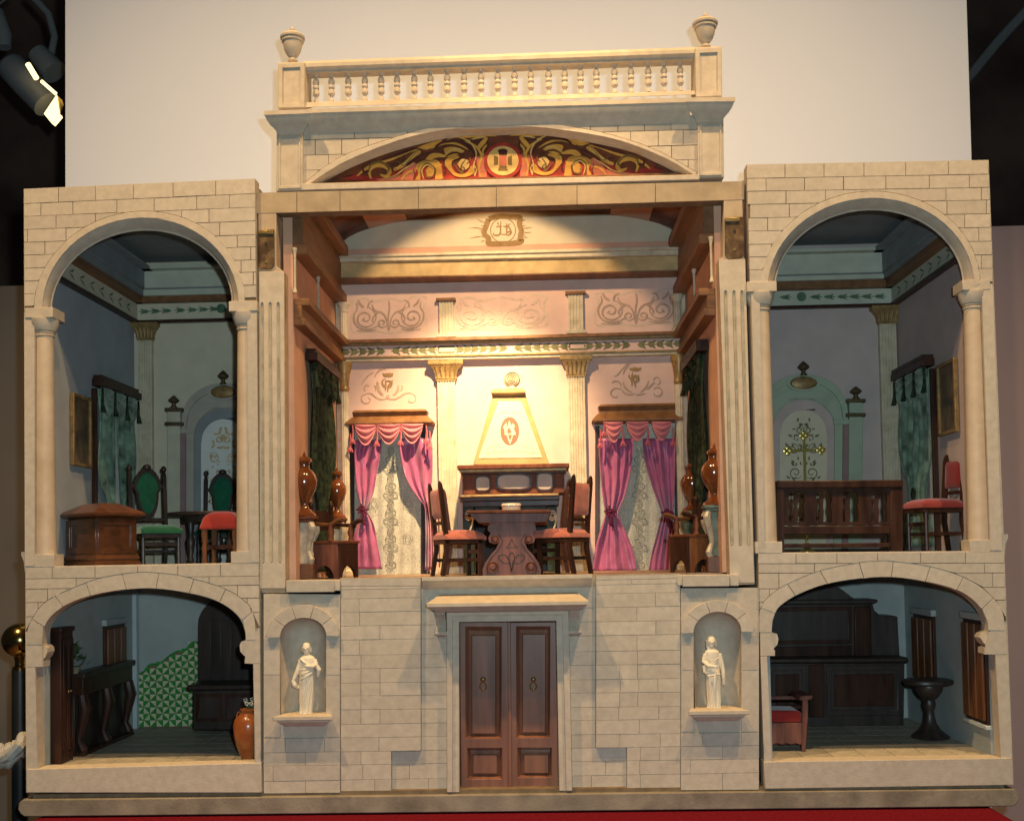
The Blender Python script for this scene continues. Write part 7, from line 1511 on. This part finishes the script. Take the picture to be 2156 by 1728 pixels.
pd = thing('pedestal_table', 'round dark pedestal table before the shutters', 'table', (c.x, Yp, ZL)); pm.build('pedestal', 'black_wood', pd)
m = MB(); r = 158 * kk(A6) * mpp(Yp); m.lathe((c.x, Yp, ZL), [(r * .55, H - .0105), (r * .92, H - .009), (r, H - .006), (r, H - .002), (r * .97, H)], 30, sy=.8); m.build('table_top', 'black_wood', pd)
Yb_ = .085; bn = thing('red_bench', 'low carved bench with red cushion at the front of the dresser room', 'bench', (PY(*A6(330, 1300), Yb_).x, Yb_ + .03, ZL))
def pbx(n, m_, pts, y0, y1, par=bn, bevel=.001): return prism_px(A6, pts, y0, y1, ZL).build(n, m_, par, bevel=bevel)
pbx('cushion', 'bright_red', [(120, 1092), (120, 1030), (160, 1014), (370, 1016), (398, 1028), (400, 1090)], Yb_ + .001, Yb_ + .062, bevel=.004)
pbx('apron', 'rose_wood', [(120, 1235), (120, 1096), (405, 1094), (405, 1230), (385, 1236), (360, 1226), (330, 1236), (300, 1226), (270, 1236), (240, 1226), (210, 1236)], Yb_, Yb_ + .005)
pbx('apron', 'rose_wood', [(120, 1235), (120, 1096), (405, 1094), (405, 1230)], Yb_ + .058, Yb_ + .063)
for y0 in (Yb_ - .002, Yb_ + .056):
    pbx('leg', 'rose_wood', [(400, 1340), (400, 1090), (404, 945), (438, 945), (436, 1090), (424, 1340)], y0, y0 + .009)
pbx('arm_rail', 'rose_wood', [(380, 950), (385, 922), (468, 918), (470, 932), (455, 946)], Yb_ - .004, Yb_ + .068, bevel=.002)
pbx('back_rail', 'rose_wood', [(120, 948), (120, 924), (400, 920), (400, 944)], Yb_ + .056, Yb_ + .064)
pbx('back_rail', 'dark_wood', [(120, 1010), (120, 985), (400, 982), (400, 1006)], Yb_ + .056, Yb_ + .064)

# ================================================================== GALLERY BEHIND
# brass ball post with white rope
Yq = .30; c = PY(*A4(128, 562), Yq); r = 112 * kk(A4) * mpp(Yq); zt = PY(*A4(128, 742), Yq).z
po = thing('rope_post', 'black barrier post with brass ball top beside the left wing', 'barrier post', (c.x, Yq, -1.2))
m = MB(); m.ball((0, 0, 0), r, 1.0, 32, M=Matrix.Translation(c)); 
pb = [(r * math.sin(math.pi * k / 24) + 1e-5, -r * math.cos(math.pi * k / 24)) for k in range(25)]; m = MB(); m.lathe(c, pb, 36); m.build('ball', 'polished_brass', po, smooth=60)
m = MB(); m.lathe((c.x, Yq, zt - .004), [(r * .42, 0), (r * .42, .006), (r * .28, .010), (r * .28, .018), (r * .38, c.z - r - zt + .014)], 20); m.build('collar', 'polished_brass', po)
m = MB(); m.lathe((c.x, Yq, -1.2), [(.14, 0), (.14, .02), (.05, .035), (r * .45, .05), (r * .45, 1.2 + zt - .004)], 20); m.build('post', 'black_metal', po)
rp = thing('barrier_rope', 'knotted white rope round the black barrier post', 'rope', (c.x, Yq - .05, PY(*A4(60, 1330), Yq).z)); m = MB()
for k in range(3):
    ph = k * 2.094
    pts = [PY(*A4(-60 + 250 * t, 1255 + 40 * math.sin(3.3 * t + .5) + 20 * k * math.sin(5 * t)), Yq - .05 + .014 * math.sin(26 * t + ph)) + Vector((0, 0, .013 * math.cos(26 * t + ph))) for t in lin(0, 1, 44)]; m.tube(pts, .0085, 8)
m.tube([PY(*A4(0, 1330), Yq - .06), PY(*A4(60, 1300), Yq - .075), PY(*A4(120, 1255), Yq - .08), PY(*A4(150, 1215), Yq - .05)], .012, 8); m.build('strand', 'rope_white', rp)
# track spotlight at the upper left, lit
T4 = crop(0, 0, 150, 617); Yt = 1.05; k4 = kk(T4) * mpp(Yt)
tl = thing('track_spotlight', 'lit grey gallery spotlight hanging in the dark beside the backdrop', 'spotlight', PY(*T4(250, 720), Yt))
a = PY(*T4(75, 560), Yt); b = PY(*T4(410, 920), Yt); m = MB(); ax = (b - a); m.tube([a, a + ax * .08, a + ax * .5, b], [110 * k4, 135 * k4, 135 * k4, 128 * k4], 24); m.build('housing', 'lamp_grey', tl, smooth=60)
m = MB(); a2 = PY(*T4(330, 470), Yt + .06); b2 = PY(*T4(480, 640), Yt + .06); m.tube([a2, b2], [95 * k4, 120 * k4], 20); m.build('gear_box', 'lamp_grey', tl, smooth=60)
for p0, p1, w in (((245, 565), (320, 690), 24), ((365, 715), (490, 825), 16)):
    m = MB(); m.tube([PY(*T4(*p0), Yt - .075), PY(*T4(*p1), Yt - .075)], w * k4, 10); m.build('lit_slot', 'lamp_glow', tl)
m = MB(); q = [PY(*T4(*p), Yt - .045) for p in ((495, 835), (385, 1000), (455, 1085), (520, 1010))]; q2 = [p + Vector((0, .02, 0)) for p in q]; m.hexa(q, q2); m.build('lamp_glass', 'lamp_glow', tl)
m = MB(); q = [PY(*T4(*p), Yt - .04) for p in ((500, 838), (523, 1010), (560, 920), (545, 880))]; m.hexa(q, [p + Vector((0, .02, 0)) for p in q]); m.build('lamp_rim', 'brass', tl)
m = MB(); m.tube([PY(*T4(260, -60), Yt + .1), PY(*T4(430, 130), Yt + .1), PY(*T4(480, 330), Yt + .08), PY(*T4(440, 520), Yt + .06)], 32 * k4, 10); m.build('arm', 'lamp_grey', tl)
sp2 = thing('track_spotlight', 'unlit pale gallery spotlight above the lit one', 'spotlight', PY(*T4(-20, 250), 1.2)); m = MB(); m.tube([PY(*T4(-60, 120), 1.2), PY(*T4(20, 330), 1.2), PY(*T4(40, 420), 1.2)], [100 * k4, 95 * k4, 60 * k4], 18); m.build('housing', 'lamp_grey', sp2); m = MB(); m.tube([PY(*T4(-40, 60), 1.2), PY(*T4(130, -60), 1.2)], 8 * k4, 8); m.build('arm', 'lamp_grey', sp2)
rl_ = MB(); rl_.tube([PY(2036, 168, 1.6), PY(2100, 90, 1.6), PY(2200, -20, 1.6)], .016, 8); o = rl_.build('ceiling_rail', 'lamp_grey'); tag(o, 'thin grey rail slanting across the dark beyond the backdrop edge', 'rail')
